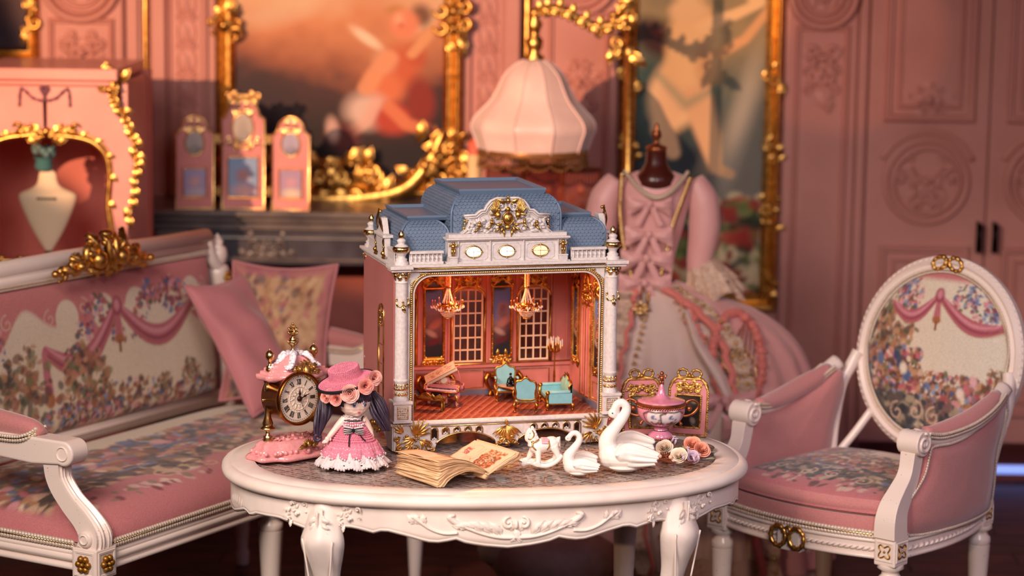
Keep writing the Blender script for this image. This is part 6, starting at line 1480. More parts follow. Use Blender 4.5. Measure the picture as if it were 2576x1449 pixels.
# ---------------------------------------------------------------- furniture inside the salon
def HP(x, y, rz=0, z=ZF+.0008): return HM @ XY(x, y, z, rz=rz)
aqua = mat('aqua_satin', '#7cb4bc', .4, 0, '#70a8b2', 60, .4, coat=.2); aqua_q = mat('aqua_quilt', '#86b4ac', .5, 0, '#78a8a2', 250, .5)
gm = mat('miniature_gilt', '#c88c40', .32, 1, '#8c5420', 120, .6)
def cabr(q, x, y, z0, h, r, ox, oy): q.tube(catmull([(x, y, z0+h), (x+ox*.9, y+oy*.9, z0+h*.72), (x+ox*.2, y+oy*.2, z0+h*.35), (x-ox*.1, y-oy*.1, z0+h*.12), (x+ox*.6, y+oy*.6, z0+.0008)], 4), [r*1.1, r*1.35, r*.85, r*.7, r*1.2], 8)
def mini_armchair(label, M, grp=None):
    t = thing('miniature_armchair', label, 'miniature chair', M=M, group=None); w_, d_ = .021, .019
    for x in (-w_, w_):
        for y in (-d_, d_): q = MB(); cabr(q, x, y, 0, .021, .0024, .003*(1 if x > 0 else -1), .003*(1 if y > 0 else -1)); q.build('leg', gm, t)
    q = MB(); q.box(-w_-.002, w_+.002, -d_-.002, d_+.002, .020, .0235); leaf(q, 0, .0215, PI/2*0, .001, .001); q.build('seat_frame', gm, t, bevel=.0012)
    q = MB(); q.grid(lambda u, v: ((2*u-1)*w_, (2*v-1)*d_, .0235+.006*(max(0, 1-abs(2*u-1)**6)*max(0, 1-abs(2*v-1)**6))**.5), 14, 14); q.build('seat', aqua, t)
    B_ = XY(0, d_+.001, .026, rx=-.12) @ FR     # back panel, viewer side is the seat side
    out = catmull([(-.019, .003, 0), (-.0195, .016, 0), (-.022, .030, 0), (-.019, .040, 0), (-.010, .042, 0), (-.004, .047, 0), (0, .0485, 0), (.004, .047, 0), (.010, .042, 0), (.019, .040, 0), (.022, .030, 0), (.0195, .016, 0), (.019, .003, 0), (0, .001, 0)], 4, True)
    q = MB(); q.tube(out, .0022, 8, B_, closed=True); leaf(q, -.008, .044, .4, .010, .004, B_); leaf(q, .008, .044, PI-.4, .010, .004, B_); leaf(q, 0, .046, PI/2, .007, .006, B_); q.build('back_frame', gm, t)
    q = MB(); pl_ = [(p.x*.92, .0225+(p.y-.0225)*.93) for p in out]; q.prism(pl_, .003, B_ @ Matrix.Translation((0, 0, -.0015)), inset=.001, ins_d=.001); q.build('back_panel', aqua, t)
    for x in (-1, 1):
        q = MB(); q.tube(catmull([(x*.021, .018, .045), (x*.024, .006, .0455), (x*.024, -.008, .044), (x*.0255, -.011, .0415)], 4), .0019, 8); q.tube(catmull([(x*.024, -.008, .044), (x*.0265, -.004, .034), (x*.023, -.010, .024)], 4), .0019, 8); a = q.build('arm', gm, t)
        q = MB(); q.tube([(x*.022, .014, .047), (x*.0235, .004, .0478), (x*.024, -.005, .0468)], [.0015, .003, .0018], 8); q.build('arm_pad', aqua, a)
    for y in (1,): q = MB(); q.tube([(-.017, d_, .027), (-.0175, d_+.001, .03)], .002, 6); q.tube([(.017, d_, .027), (.0175, d_+.001, .03)], .002, 6); q.build('back_stay', gm, t)
    return t
p = hz(1274, 1007, ZF); mini_armchair('tiny aqua armchair facing outward beyond the small salon table', HP(p.x, p.y, -.15))
p = hz(1322, 1034, ZF); mini_armchair('tiny aqua armchair with its back turned at the salon front edge', HP(p.x, p.y+.0, PI-.30))
# sofa facing left
t = thing('miniature_sofa', 'tiny aqua quilted sofa with gilt frame beside the salon side wall', 'miniature sofa', M=HP(.133, .085, -PI/2-.12)); W_, D_ = .046, .025
for x in (-W_, W_):
    for y in (-D_, D_): q = MB(); q.tube(catmull([(x, y, .014), (x*1.03, y*1.08, .009), (x*.99, y*1.02, .004), (x*1.02, y*1.08, .0006)], 3), [.004, .0045, .0026, .004], 8); q.build('leg', gm, t)
q = MB(); q.box(-W_-.001, W_+.001, -D_-.001, D_+.001, .012, .016); ornate(q, 0, .013, .05, .006, XY(0, -D_-.0015, 0) @ FR, 4, 8, True, 0, .001); q.build('seat_frame', gm, t, bevel=.0012)
q = MB(); q.box(-W_, W_, -D_, D_, .016, .026); q.build('seat', aqua, t, bevel=.003, seg=3)
def sb(u): return .056+.010*math.cos(PI*u*1.0)*0+.009*math.exp(-(u/.35)**2)+.003*math.cos(u*9)
q = MB(); q.grid(lambda u, v: ((2*u-1)*W_*.98, D_-.006-.004*math.sin(PI*v)+.003*v+.0006*math.sin(u*140)*math.sin(v*50), .024+(sb(2*u-1)-.024)*v), 60, 24); q.grid(lambda u, v: ((2*u-1)*W_, D_+.001, .014+(sb(2*u-1)-.014)*v), 30, 6, flip=True); q.build('back_cushion', aqua_q, t)
q = MB(); q.tube([((2*u-1)*W_, D_-.002, sb(2*u-1)) for u in np.linspace(0, 1, 30)], .0024, 8); leaf(q, .004, .066, .5, .012, .005, XY(0, D_-.004, 0) @ FR); leaf(q, -.004, .066, PI-.5, .012, .005, XY(0, D_-.004, 0) @ FR); q.build('back_frame', gm, t)
for x in (-1, 1):
    q = MB(); q.box(x*W_-.003, x*W_+.003, -D_+.001, D_, .014, .036); q.tube([(x*W_, -D_+.003, .037), (x*W_, D_-.004, .038)], .0042, 10); a = q.build('arm', aqua, t, bevel=.001)
    q = MB(); q.ball((x*W_, -D_-.001, .036), .005, 10); q.tube(catmull([(x*W_, -D_-.001, .034), (x*(W_-.002), -D_-.003, .024), (x*(W_+.001), -D_-.001, .014)], 4), [.0026, .004, .003], 8); q.build('arm_front_mount', gm, a); q = MB(); q.tube(catmull([(x*W_, D_-.004, .040), (x*(W_+.001), D_-.007, .048), (x*W_, D_-.003, .054)], 4), .002, 8); q.build('arm_gilding', gm, a)
# table and statuette
p0 = hz(1290, 1012, ZF); t = thing('miniature_table', 'tiny gilt table between the two aqua armchairs', 'miniature table', M=HP(p0.x-.002, p0.y+.004, -.95))
q = MB(); out = [sup(.033, .018, a, 3.2) for a in np.linspace(0, TAU, 40, endpoint=False)]; out = [(x*(1+.03*math.cos(6*math.atan2(y, x))), y*(1+.05*math.cos(6*math.atan2(y, x)))) for x, y in out]; q.prism(out, .0325, None, .0305); tp_ = q.build('table_top', mat('veined_top', '#a88468', .3, 0, '#8a6650', 200), t)
q = MB(); q.tube([(x, y, .031) for x, y in out], .0016, 6, closed=True); q.build('edge_gilding', gm, tp_)
for x in (-.027, .027):
    for y in (-.013, .013): q = MB(); cabr(q, x, y, 0, .031, .0022, .003*(1 if x > 0 else -1), .002*(1 if y > 0 else -1)); q.build('leg', gm, t)
s_ = thing('bronze_statuette', 'tiny dark bronze group standing on the small salon table', 'statuette', M=HP(p0.x-.004, p0.y+.006, 0, ZF+.0335)); bz_ = mat('dark_bronze', '#1c1614', .35, .7)
q = MB(); q.lathe([(.009, 0), (.009, .003), (.006, .005)], 16, Matrix.Diagonal((1, .7, 1, 1))); q.build('plinth', bz_, s_)
q = MB(); q.tube([(0, 0, .005), (.001, 0, .014), (0, 0, .022)], [.003, .004, .0025], 8); q.ball((0, 0, .026), .0032, 8)
for s2 in (1, -1): q.tube([(0, 0, .02), (s2*.005, 0, .016), (s2*.007, 0, .008)], .0018, 6); q.tube([(s2*.002, 0, .005), (s2*.007, .001, .009), (s2*.008, 0, .004)], .0018, 6)
q.build('figures', bz_, s_)
# grand piano
pk = mat('piano_pink', '#d08488', .3, 0, '#c4787c', 80, .4, coat=.3); pc = hz(1122, 1022, ZF)
t = thing('miniature_piano', 'tiny pink grand piano with painted raised lid and gilt trim', 'miniature piano', M=HP(pc.x+.002, pc.y+.016, -.62, ZF+.0008)); zb2, zt2 = .031, .044
body = [(-.037, -.012), (.037, -.012), (.0375, .012), (.034, .022), (.024, .030), (.018, .042), (.004, .052), (-.018, .056), (-.034, .050), (-.037, .036)]
body = [(p_.x, p_.y) for p_ in catmull([(a, b, 0) for a, b in body], 4, True)]
q = MB(); q.prism(body, zt2-.006, None, zb2); q.tube([(a, b, zb2+.0005) for a, b in body], .0014, 6, closed=True); q.build('soundboard', mat('piano_inside', '#7a4a40', .5), t)
q = MB(); n = len(body); ins = inset_poly(body, .002); v = [(a, b, zb2) for a, b in body]+[(a, b, zt2) for a, b in body]+[(a, b, zt2) for a, b in ins]+[(a, b, zb2+.005) for a, b in ins]
q.add(v, [(j*n+i, j*n+(i+1) % n, (j+1)*n+(i+1) % n, (j+1)*n+i) for j in range(3) for i in range(n)], None, False); q.build('case', pk, t)
q = MB(); q.box(-.037, .037, -.024, -.010, zb2-.0005, .034); q.box(-.037, -.0335, -.024, -.010, .034, .041); q.box(.0335, .037, -.024, -.010, .034, .041); q.box(-.037, .037, -.012, -.006, .041, .0445); q.build('keybed', pk, t, bevel=.0008)
q = MB(); q.box(-.033, .033, -.0112, -.0102, .035, .0415); q.build('fallboard', mat('gilt_fabric', '#b89464', .5, .3, '#7c5a3c', 500), t)
q = MB(); 
for i in range(26): q.box(-.033+i*.00254, -.033+i*.00254+.0023, -.0232, -.0112, .034, .0352)
q.build('white_keys', mat('ivory_keys', '#f0ecec', .3), t, kind='stuff')
q = MB()
for i in range(25):
    if i % 7 not in (2, 6): q.box(-.0315+i*.00254, -.0315+i*.00254+.0014, -.0185, -.0112, .0352, .0362)
q.build('black_keys', mat('ebony', '#141216', .3), t, kind='stuff')
q = MB(); MD = XY(0, -.008, .0445, rx=-.25) @ FR; pr = [(-.026, 0), (.026, 0), (.024, .009), (.014, .010), (.008, .016), (0, .018), (-.008, .016), (-.014, .010), (-.024, .009)]; q.prism(pr, .0015, MD); md = q.build('music_desk', pk, t)
q = MB(); q.tube([(a, b, .0015) for a, b in pr], .0012, 5, MD, closed=True); ornate(q, -.016, .005, .016, .007, MD, 3, 8, False, .001, .0008); ornate(q, .016, .005, .016, .007, MD, 4, 8, False, .001, .0008); q.build('desk_gilding', gm, md)
q = MB(); q.prism([(.007*math.cos(a)*(1+.08*math.cos(3*a)), .0085+.007*math.sin(a)) for a in np.linspace(0, TAU, 20, endpoint=False)], .003, MD); q.build('cream_medallion', mat('piano_cream', '#dcc8a8', .5), md)
cvl = Canvas(60, 34, '#dcc0a0', 1.7); 
for x in (.2, .5, .8): cvl.ell(x, .5, .09, .10, '#cf8a84', 0, .5); cvl.dabs(26, x-.12, x+.12, .2, .8, ['#7a4a58', '#a06a70', '#8a5a4c'], .03, .06, int(x*10))
cvl.dabs(60, 0, 1, 0, 1, ['#a88874', '#b89880'], .015, .03, 4)
a0 = Vector((-.037, -.004, .0445)); a1 = Vector((-.037, .050, .0445)); up_ = Vector((.062, 0, .036))
q = MB(); v = []; 
lidM = Matrix(((0.8648, 0, -.5021, a0.x), (0, 1, 0, 0), (.5021, 0, .8648, a0.z), (0, 0, 0, 1)))
lid = [(0, -.012), (.075, -.012), (.0755, .012), (.070, .024), (.06, .032), (.052, .044), (.04, .053), (.018, .056), (0, .05)]
q.prism(lid, .002, lidM); ld = q.build('lid', pk, t); q = MB(); q.prism(inset_poly(lid, .003), -.0004, lidM, -.0002); q.prism([(.0, -.0135), (.076, -.0135), (.076, -.012), (.0, -.012)], .002, lidM, -.006); q.build('lid_lining', mat('piano_cream', '#dcc8a8'), ld)
fl2 = MB(); FM = lidM @ Matrix.Translation((.0, -.0145, 0)) @ Matrix.Rotation(1.05, 4, 'X')      # folded front leaf, painted
fo = Matrix.Translation((.0375, .0085, .0012)); picture('painted_leaf', cvl, .075, .018, ld, FM @ fo, 60, 30, label='cream leaf painted with mauve flowers')
q = MB(); q.box(0, .0755, -.0005, .018, -.0006, .0008, FM); q.build('folded_leaf', pk, ld)
q = MB(); q.tube([(.034, .006, .0445), (.0255, .004, .077)], .001, 6); q.build('lid_prop', pk, t)
for (x, y) in ((-.031, -.012), (.031, -.012), (-.012, .042)):
    q = MB(); q.tube(catmull([(x, y, zb2), (x*1.06, y, .024), (x, y, .013), (x*1.02, y, .006), (x, y, .0008)], 4), lerps([.0052, .0056, .0028, .0034, .0046], 17), 10); lg = q.build('leg', pk, t)
    q = MB(); leaf(q, x, .026, -PI/2, .018, .007, XY(0, y-.004, 0) @ FR); ring(q, x, y, .004, .004, .0014, .0014, Matrix.Translation((0, 0, .003)), 14); q.build('leg_gilding', gm, lg)
q = MB(); q.box(-.006, .006, -.004, -.002, .008, .031); q.box(-.007, .007, -.008, -.001, .004, .009); q.build('pedal_lyre', pk, t)
q = MB()
for sx in (1, -1): q.tube(catmull([(sx*.037, -.024, .034), (sx*.0385, -.022, .041), (sx*.0375, -.014, .045)], 4), .0018, 6); q.ball((sx*.038, -.024, .035), .0028, 8)
q.tube([(-.037, -.0245, .031), (.037, -.0245, .031)], .001, 6); ornate(q, .0, .0375, .02, .012, XY(.0377, 0, 0, rz=PI/2) @ FR, 5, 8, False, 0, .001); q.build('case_gilding', gm, t)
# bench
bp_ = hz(1088, 1033, ZF); t = thing('miniature_bench', 'tiny gilt bench with pierced sides in front of the pink piano', 'miniature bench', M=HP(bp_.x-.008, bp_.y+.004, -.50)); gd = mat('dull_brass', '#a8823c', .35, 1, '#7a5a28', 100)
kid = lambda u: (-.036+.072*u)
q = MB(); seat = [(x, -.010-.006*math.cos(PI*(x/.072))) for x in np.linspace(-.036, .036, 14)]+[(x, .012-.002*math.cos(PI*x/.072)) for x in np.linspace(.036, -.036, 14)]
q.prism(seat, .0265, None, .0225); q.build('seat', gd, t, bevel=.001)
q = MB(); q.tube([(a, b, .0262) for a, b in seat], .0013, 6, closed=True); q.build('seat_edge', gd, t)
for x, y in ((-.031, -.008), (.031, -.008), (-.031, .010), (.031, .010), (0, -.013)):
    if x == 0: continue
    q = MB(); q.lathe([(.0036, .0225), (.0036, .020), (.0024, .018), (.003, .017), (.0022, .006), (.003, .004), (.002, .0005)], 12, XY(x, y, 0)); q.build('leg', gd, t)
q = MB(); 
for (x0, x1, h) in ((-.037, -.020, .009), (-.020, .016, .0125), (.016, .037, .009)):
    P_ = [(x, -.011-.006*math.cos(PI*(x/.072)), .0265+h*math.sin(PI*(x-x0)/(x1-x0))) for x in np.linspace(x0, x1, 14)]; q.tube(P_, .0011, 6)
    for k in range(1, 13): a = P_[k]; q.tube([a, (a[0]*.9+.1*(x0+x1)/2, a[1], .0265)], .0005, 4)
for x in (-.020, .016): leaf(q, x, .026, PI/2, .012, .008, XY(0, -.016, 0) @ FR)
q.build('pierced_gallery', gd, t)
# consoles and vase
def console(x, label):
    t = thing('miniature_console', label, 'miniature console', M=HP(x, .222, 0))
    q = MB(); q.prism([(-.038, -.004), (-.030, -.014), (-.012, -.019), (.012, -.019), (.030, -.014), (.038, -.004), (.038, .012), (-.038, .012)], .051, None, .047); q.build('console_top', gm, t)
    for s2 in (1, -1): q = MB(); q.tube(catmull([(s2*.033, -.006, .047), (s2*.040, -.009, .036), (s2*.033, -.006, .020), (s2*.027, -.003, .010), (s2*.030, -.006, .001)], 4), lerps([.005, .0055, .0032, .003, .005], 17), 8); q.build('leg', gm, t)
    q = MB(); q.tube([(-.03, -.010, .044), (0, -.016, .039), (.03, -.010, .044)], .0026, 8); ornate(q, 0, .040, .04, .012, XY(0, -.018, 0) @ FR, 9, 12, True, 0, .0014); q.tube([(-.028, -.003, .01), (0, -.002, .014), (.028, -.003, .01)], .002, 6); q.build('apron_carving', gm, t); return t
console(PT[0], 'tiny gilt console against the salon rear wall behind the pink piano'); console(PT[1], 'tiny gilt console under the middle salon painting, behind an armchair')
t = thing('miniature_vase', 'tiny dark green vase with gilt lid on the middle salon console', 'vase', M=HP(PT[1], .218, 0, ZF+.052))
q = MB(); q.lathe([(.003, 0), (.0035, .002), (.002, .004), (.0055, .011), (.0045, .017), (.0055, .019)], 18); q.build('vase_body', mat('green_stone', '#3c4434', .3), t); q = MB(); q.lathe([(.0055, .019), (.004, .022), (.0015, .027), (.0004, .030)], 16); q.build('vase_lid', gm, t)
# candelabrum
cp = hl(1398, 850, .205); t = thing('miniature_candelabrum', 'tiny gilt standing candelabrum with white candles in the salon corner', 'candelabrum', M=HP(cp.x-.002, .205, 0))
q = MB(); q.lathe([(.008, 0), (.007, .003), (.002, .008), (.0018, .02), (.003, .04), (.0016, .06), (.0014, .095)], 12); q.build('stand', gm, t)
for i in range(12):
    a = i*TAU/6+(.5 if i > 5 else 0); r = .017 if i < 6 else .009; zz2 = .104 if i < 6 else .110
    q = MB(); q.tube(catmull([(0, 0, .092), (r*.6*math.cos(a), r*.6*math.sin(a), .094), (r*math.cos(a), r*math.sin(a), zz2)], 3), .0011, 5); q.lathe([(.0026, zz2), (.002, zz2+.002)], 8, XY(r*math.cos(a), r*math.sin(a), 0)); ar = q.build('arm', gm, t)
    q = MB(); q.lathe([(.0014, zz2+.001), (.0013, zz2+.013), (.0003, zz2+.016)], 8, XY(r*math.cos(a), r*math.sin(a), 0)); q.build('candle', mat('white_wax', '#f0e0d0', .4), ar)
# chandeliers
crys = mat('amber_crystal', '#ffcaa4', .05, 0, trans=.0, spec=1, coat=1, alpha=.75); cry2 = mat('clear_crystal', '#ffe8dc', .05, spec=1, coat=1, alpha=.65)
def chandelier(px, lab):
    c = hl(px, 775, .095); M = HM @ XY(c.x, .095, 0); t = thing('crystal_chandelier', lab, 'chandelier', M=M, group=None)
    z0 = hl(px, 800, .095).z; zc = hl(px, 768, .095).z; zu = hl(px, 722, .095).z
    q = MB(); braid(q, [(-.003, 0, .3620), (-.003, 0, zu)], .0020, .0034); braid(q, [(.003, 0, .3620), (.003, 0, zu)], .0020, .0034); q.build('crystal_chain', crys, t, kind='stuff')
    q = MB(); q.lathe([(.004, zu+.002), (.006, zu), (.0035, zu-.003)], 12); q.build('gilt_crown', gm, t); q = MB(); q.lathe([(.005, zc+.008), (.012, zc+.004), (.014, zc), (.012, zc-.003)], 24); q.build('gilt_body', gm, t); q = MB(); q.lathe([(.016, zc-.010), (.0168, zc-.012), (.016, zc-.013)], 28); q.build('basket_ring', gm, t); q = MB(); q.lathe([(.001, z0-.002), (.008, z0-.0015), (.0085, z0+.001), (.001, z0+.002)], 20); q.build('basket_base', gm, t)
    for k in range(12):
        a = TAU*k/12; q = MB(); 
        for j in range(14): f_ = j/13; r = .0035+.008*f_**1.3; q.ball((r*math.cos(a), r*math.sin(a), zu-.003+(zc+.006-zu+.003)*f_), .0011, 5)
        q.build('crystal_strand', cry2, t)
    q = MB()
    for j, (r, z_) in enumerate(((.0165, zc-.012), (.0145, zc-.016), (.012, zc-.0195), (.009, zc-.0225), (.0065, z0+.003))):
        n = int(TAU*r/.0026)
        for k in range(n): a = TAU*k/n; q.ball((r*math.cos(a), r*math.sin(a), z_), (.0011, .0011, .0021), 5)
    q.build('crystal_basket', crys, t, kind='stuff')
    for k in range(10):
        a = TAU*k/10+.15; R_ = .029 if k % 2 else .033; zz2 = zc+(.002 if k % 2 else -.001); ca, sa = math.cos(a), math.sin(a)
        q = MB(); q.tube(catmull([(.012*ca, .012*sa, zc), (.019*ca, .019*sa, zc-.005), (.026*ca, .026*sa, zc-.004), (R_*ca, R_*sa, zz2)], 4), .0011, 6); q.lathe([(.0032, zz2), (.0015, zz2-.001)], 10, XY(R_*ca, R_*sa, 0)); q.lathe([(.0011, zz2), (.0011, zz2+.006)], 8, XY(R_*ca, R_*sa, 0)); ar = q.build('arm', gm, t)
        q = MB(); q.ball((R_*ca, R_*sa, zz2+.0085), (.0016, .0016, .0028), 8); q.build('bulb', mat('amber_bulb', '#d05818', .15, coat=1), ar)
        q = MB()
        for j in range(7): b = TAU*j/7; q.ball((R_*ca+.0034*math.cos(b), R_*sa+.0034*math.sin(b), zz2-.0035-.001*(j % 3)), (.0009, .0009, .0026), 5)
        for j in range(3): q.ball(((.016+.005*j)*ca, (.016+.005*j)*sa, zc-.008), (.0009, .0009, .0026), 5)
        q.build('crystal_drops', cry2, ar, kind='stuff')
chandelier(1127, 'tiny crystal chandelier hanging above the pink piano'); chandelier(1325, 'tiny crystal chandelier hanging above the aqua furniture')
# ================================================================ things on the table top
TT = .600
def fuse(o, vox, smooth=4):
    r = o.modifiers.new('r', 'REMESH'); r.mode = 'VOXEL'; r.voxel_size = vox; r.use_smooth_shade = True
    s = o.modifiers.new('sm', 'SMOOTH'); s.factor = .6; s.iterations = smooth; return o
def rose(q, M, r, n=4, seed=0, open_=1.0):
    R_ = random.Random(seed)
    for k in range(n):
        f = (k+.6)/n; rr = r*(.16+.84*f**.9*open_); m = 3 if k < 2 else 5; h = r*(1.15-.45*f)
        for i in range(m):
            a0 = TAU*i/m+k*.9+R_.uniform(-.2, .2); wd = TAU/m*1.25; jz = R_.uniform(-.06, .06)*r; lp = R_.uniform(.6, 1.3)
            def fn(u, v):
                e = (2*u-1); a = a0+(u-.5)*wd; s_ = v; rad = rr*(.42+.58*s_**(1.6-.8*f))*(1-.07*e*e*s_)
                lip = .20*rr*lp*max(0, s_-.7)**1.2*3.3*f; z = h*s_**(.8)*(1-.18*e*e*s_)-lip*.55
                return ((rad+lip)*math.cos(a), (rad+lip)*math.sin(a), z+jz-.35*r)
            q.grid(fn, 9, 7, M)
    q.ball((0, 0, .25*r), (r*.10, r*.10, r*.35), 8, M)
# ---------------------------------------------------------------- mantel clock
cc = on(731, 1100, TT+.037); CK = Matrix.Translation((cc.x+.004, cc.y+.006, TT)) @ Matrix.Rotation(math.radians(42), 4, 'Z')
clock = thing('mantel_clock', 'pink porcelain mantel clock with gilt columns and round roman dial', 'clock', M=CK)
pkp = mat('pink_glaze', '#eaa0a0', .15, 0, '#e28e90', 220, .6, coat=.8, bump=.1, bscale=300); whp = mat('white_glaze', '#f0eaf0', .12, coat=.8)
def cart(a, b, n=72, k=.10):   # scalloped cartouche outline
    out = []
    for i in range(n):
        t = TAU*i/n; r = 1+k*math.cos(4*t)*.5+k*.5*math.cos(8*t+PI); x, y = sup(a, b, t, 2.6); out.append((x*r, y*r))
    return out
def tiers(name, spec, m, parent):
    q = MB(); v = []; n = 72
    for a, b, z in spec: v += [(x, y, z) for x, y in cart(a, b)]
    mm = len(spec); q.add(v, [(j*n+i, j*n+(i+1) % n, (j+1)*n+(i+1) % n, (j+1)*n+i) for j in range(mm-1) for i in range(n)]+[tuple((mm-1)*n+i for i in range(n)), tuple(reversed(range(n)))], None, True); return q.build(name, m, parent)
base = tiers('base', [(.094, .050, 0), (.097, .053, .002), (.098, .054, .007), (.094, .050, .011), (.088, .045, .0125), (.087, .044, .014), (.088, .045, .019), (.083, .041, .0225), (.080, .038, .024), (.079, .037, .031), (.074, .032, .034), (.072, .030, .0365), (.06, .022, .037)], pkp, clock)
q = MB()
for sx in (-1, 1):
    for k in range(5): q.ball((sx*(.025+k*.012), -.0445+.001*k, .0175), .0046, 10)
for k in range(4): q.ball((-.088, -.03+k*.016, .0175), .0046, 10)
q.ball((0, -.049, .017), .007, 10); q.build('base_beads', pkp, base, kind='stuff')
q = MB(); ornate(q, 0, 0, .09, .04, Matrix.Translation((0, .0, .0372)), 6, 22, True, 0, .0025); q.build('base_scrollwork', pkp, base)
q = MB(); D = XY(.0, -.050, .030, rx=-.5) @ FR
for k in range(7): leaf(q, 0, -.006, PI/2+(k-3)*.33, .017, .007, D, .002, .005)
for sx in (-1, 1): leaf(q, sx*.004, -.004, PI/2-sx*1.5, .024, .010, D, .002, .005)
q.ball((0, 0, .004), (.006, .008, .005), 10, D); q.build('base_mount', gold_d, clock)
def clock_post(x):
    q = MB(); T = XY(x, .0, 0)
    q.lathe([(.0095, .037), (.0105, .040), (.0085, .043), (.0095, .046), (.0045, .049), (.0042, .058), (.0055, .060)], 24, T); q.lathe([(.0062, .060), (.016, .0615), (.0165, .0635), (.011, .066), (.0095, .069)], 30, T)
    q.lathe([(.0095, .069), (.0100, .073), (.0062, .085), (.0048, .108), (.0052, .110)], 48, T, lobes=24, la=.10); q.lathe([(.0052, .110), (.0060, .112), (.0035, .115), (.0035, .117)], 20, T); q.box(x-.0045, x+.0045, -.0045, .0045, .117, .125)
    q.lathe([(.0035, .125), (.0035, .133), (.0062, .137), (.0075, .142), (.0062, .148), (.0050, .152), (.0062, .156), (.0045, .163)], 24, T); q.tube([(x-.010, 0, .121), (x+.010, 0, .121)], .002, 8); q.ball((x-.011, 0, .121), .0032, 8)
    for k in range(4): leaf(q, 0, .150, PI/2+.0, .012, .007, XY(x, 0, 0, rz=k*PI/2) @ Matrix.Translation((0, -.005, 0)) @ FR, 0, .003)
    q.build('column', gold_b, clock)
clock_post(-.062); clock_post(.062)
CZ = Matrix.Translation((0, 0, .160)) @ Matrix.Diagonal((.86, .92, .86, 1)) @ Matrix.Translation((0, 0, -.165))
def shift(o): 
    o.matrix_basis = CZ; return o
roof = shift(tiers('canopy', [(.070, .034, .160), (.076, .040, .161), (.082, .044, .164), (.0825, .0445, .1645), (.088, .049, .168), (.0885, .0495, .175), (.087, .048, .1775), (.086, .047, .178), (.080, .042, .1782), (.0795, .0415, .1785), (.079, .041, .184), (.078, .040, .1845), (.071, .036, .185), (.0705, .0355, .1855), (.070, .035, .191), (.069, .034, .1915), (.062, .031, .192), (.0615, .0305, .197), (.058, .029, .2), (.05, .027, .203), (.035, .022, .213), (.022, .017, .218), (.012, .011, .2195)], pkp, clock))
q = MB(); Dz = math.radians(0)
for (x, y, an) in ((-.028, -.026, 0), (.028, -.026, 0), (-.040, .0, 0), (.034, .014, 0), (-.012, -.008, 0)):
    sx = -1 if x < 0 else 1; P_ = catmull([(x*.35, y*.7, .222), (x*.7, y*1.0, .220), (x*1.05, y*1.25, .206), (x*1.3, y*1.35, .198), (x*1.7, y*1.35, .196)], 6)
    for o_, r_ in ((-.006, .65), (0, .8), (.006, .65)): q.tube([p+Vector((o_*.5, o_*1.2, -abs(o_)*.3+.0015*math.sin(i*1.6+o_*300))) for i, p in enumerate(P_)], lerps([.0040*r_, .009*r_, .0078*r_, .0055*r_, .0045*r_], len(P_)), 10); q.ball(P_[0], .0075, 10)
q.build('white_scrolls', whp, roof)
q = MB(); D = XY(.0, -.050, .187, rx=-.35) @ FR
q.ball((0, .0, .002), (.0095, .014, .006), 14, D); ring(q, 0, 0, .011, .0155, .0025, .003, D, 24)
for s2 in (1, -1): ornate(q, s2*.020, .005, .02, .022, D, 12, 14, False, 0, .0026); leaf(q, s2*.006, .012, PI/2-s2*.5, .016, .008, D)
leaf(q, 0, .012, PI/2, .014, .01, D); leaf(q, 0, -.012, -PI/2, .012, .009, D); q.build('gilt_cartouche', gold_d, roof)
for x in (-.066, .060):
    q = MB(); q.lathe([(.0088, .186), (.0092, .190), (.0075, .193), (.0085, .196), (.0038, .199), (.0034, .205), (.0042, .208), (.0082, .213), (.0098, .219), (.0092, .225), (.0058, .231), (.0016, .2335), (.0010, .237)], 24, XY(x, 0, 0), lobes=10, la=.05); shift(q.build('acorn_finial', gold_b, clock))
q = MB(); q.lathe([(.013, .2185), (.0125, .222), (.006, .226), (.0035, .229), (.003, .234), (.0045, .236), (.0105, .243), (.0125, .247), (.011, .250), (.0065, .252), (.0075, .255), (.0035, .257), (.0035, .261), (.008, .264), (.009, .267)], 32, None, lobes=16, la=.06)
for k in range(8):
    D = XY(0, 0, 0, rz=k*PI/4) @ FR; leaf(q, 0, .262, 1.0, .013, .006, XY(0, 0, 0, rz=k*PI/4) @ Matrix.Translation((0, -.006, 0)) @ FR, 0, .003); q.tube([(.008*math.cos(k*PI/4), .008*math.sin(k*PI/4), .264), (.0125*math.cos(k*PI/4), .0125*math.sin(k*PI/4), .270)], [.003, .0012], 6); q.tube([(.006*math.cos(k*PI/4), .006*math.sin(k*PI/4), .272), (.0115*math.cos(k*PI/4), .0115*math.sin(k*PI/4), .279)], [.003, .001], 6)
q.ball((0, 0, .274), (.0075, .0075, .006), 12)
for k in range(5): q.ball((.0035*math.cos(k*1.256), .0035*math.sin(k*1.256), .283), .0032, 8)
q.ball((0, 0, .2885), .003, 8); q.ball((0, 0, .292), .0012, 6)
for s2 in (1, -1): scroll(q, s2*.013, .249, .004, 0, 1.0, s2, .0015, FR)
shift(q.build('urn_finial', gold_b, clock))
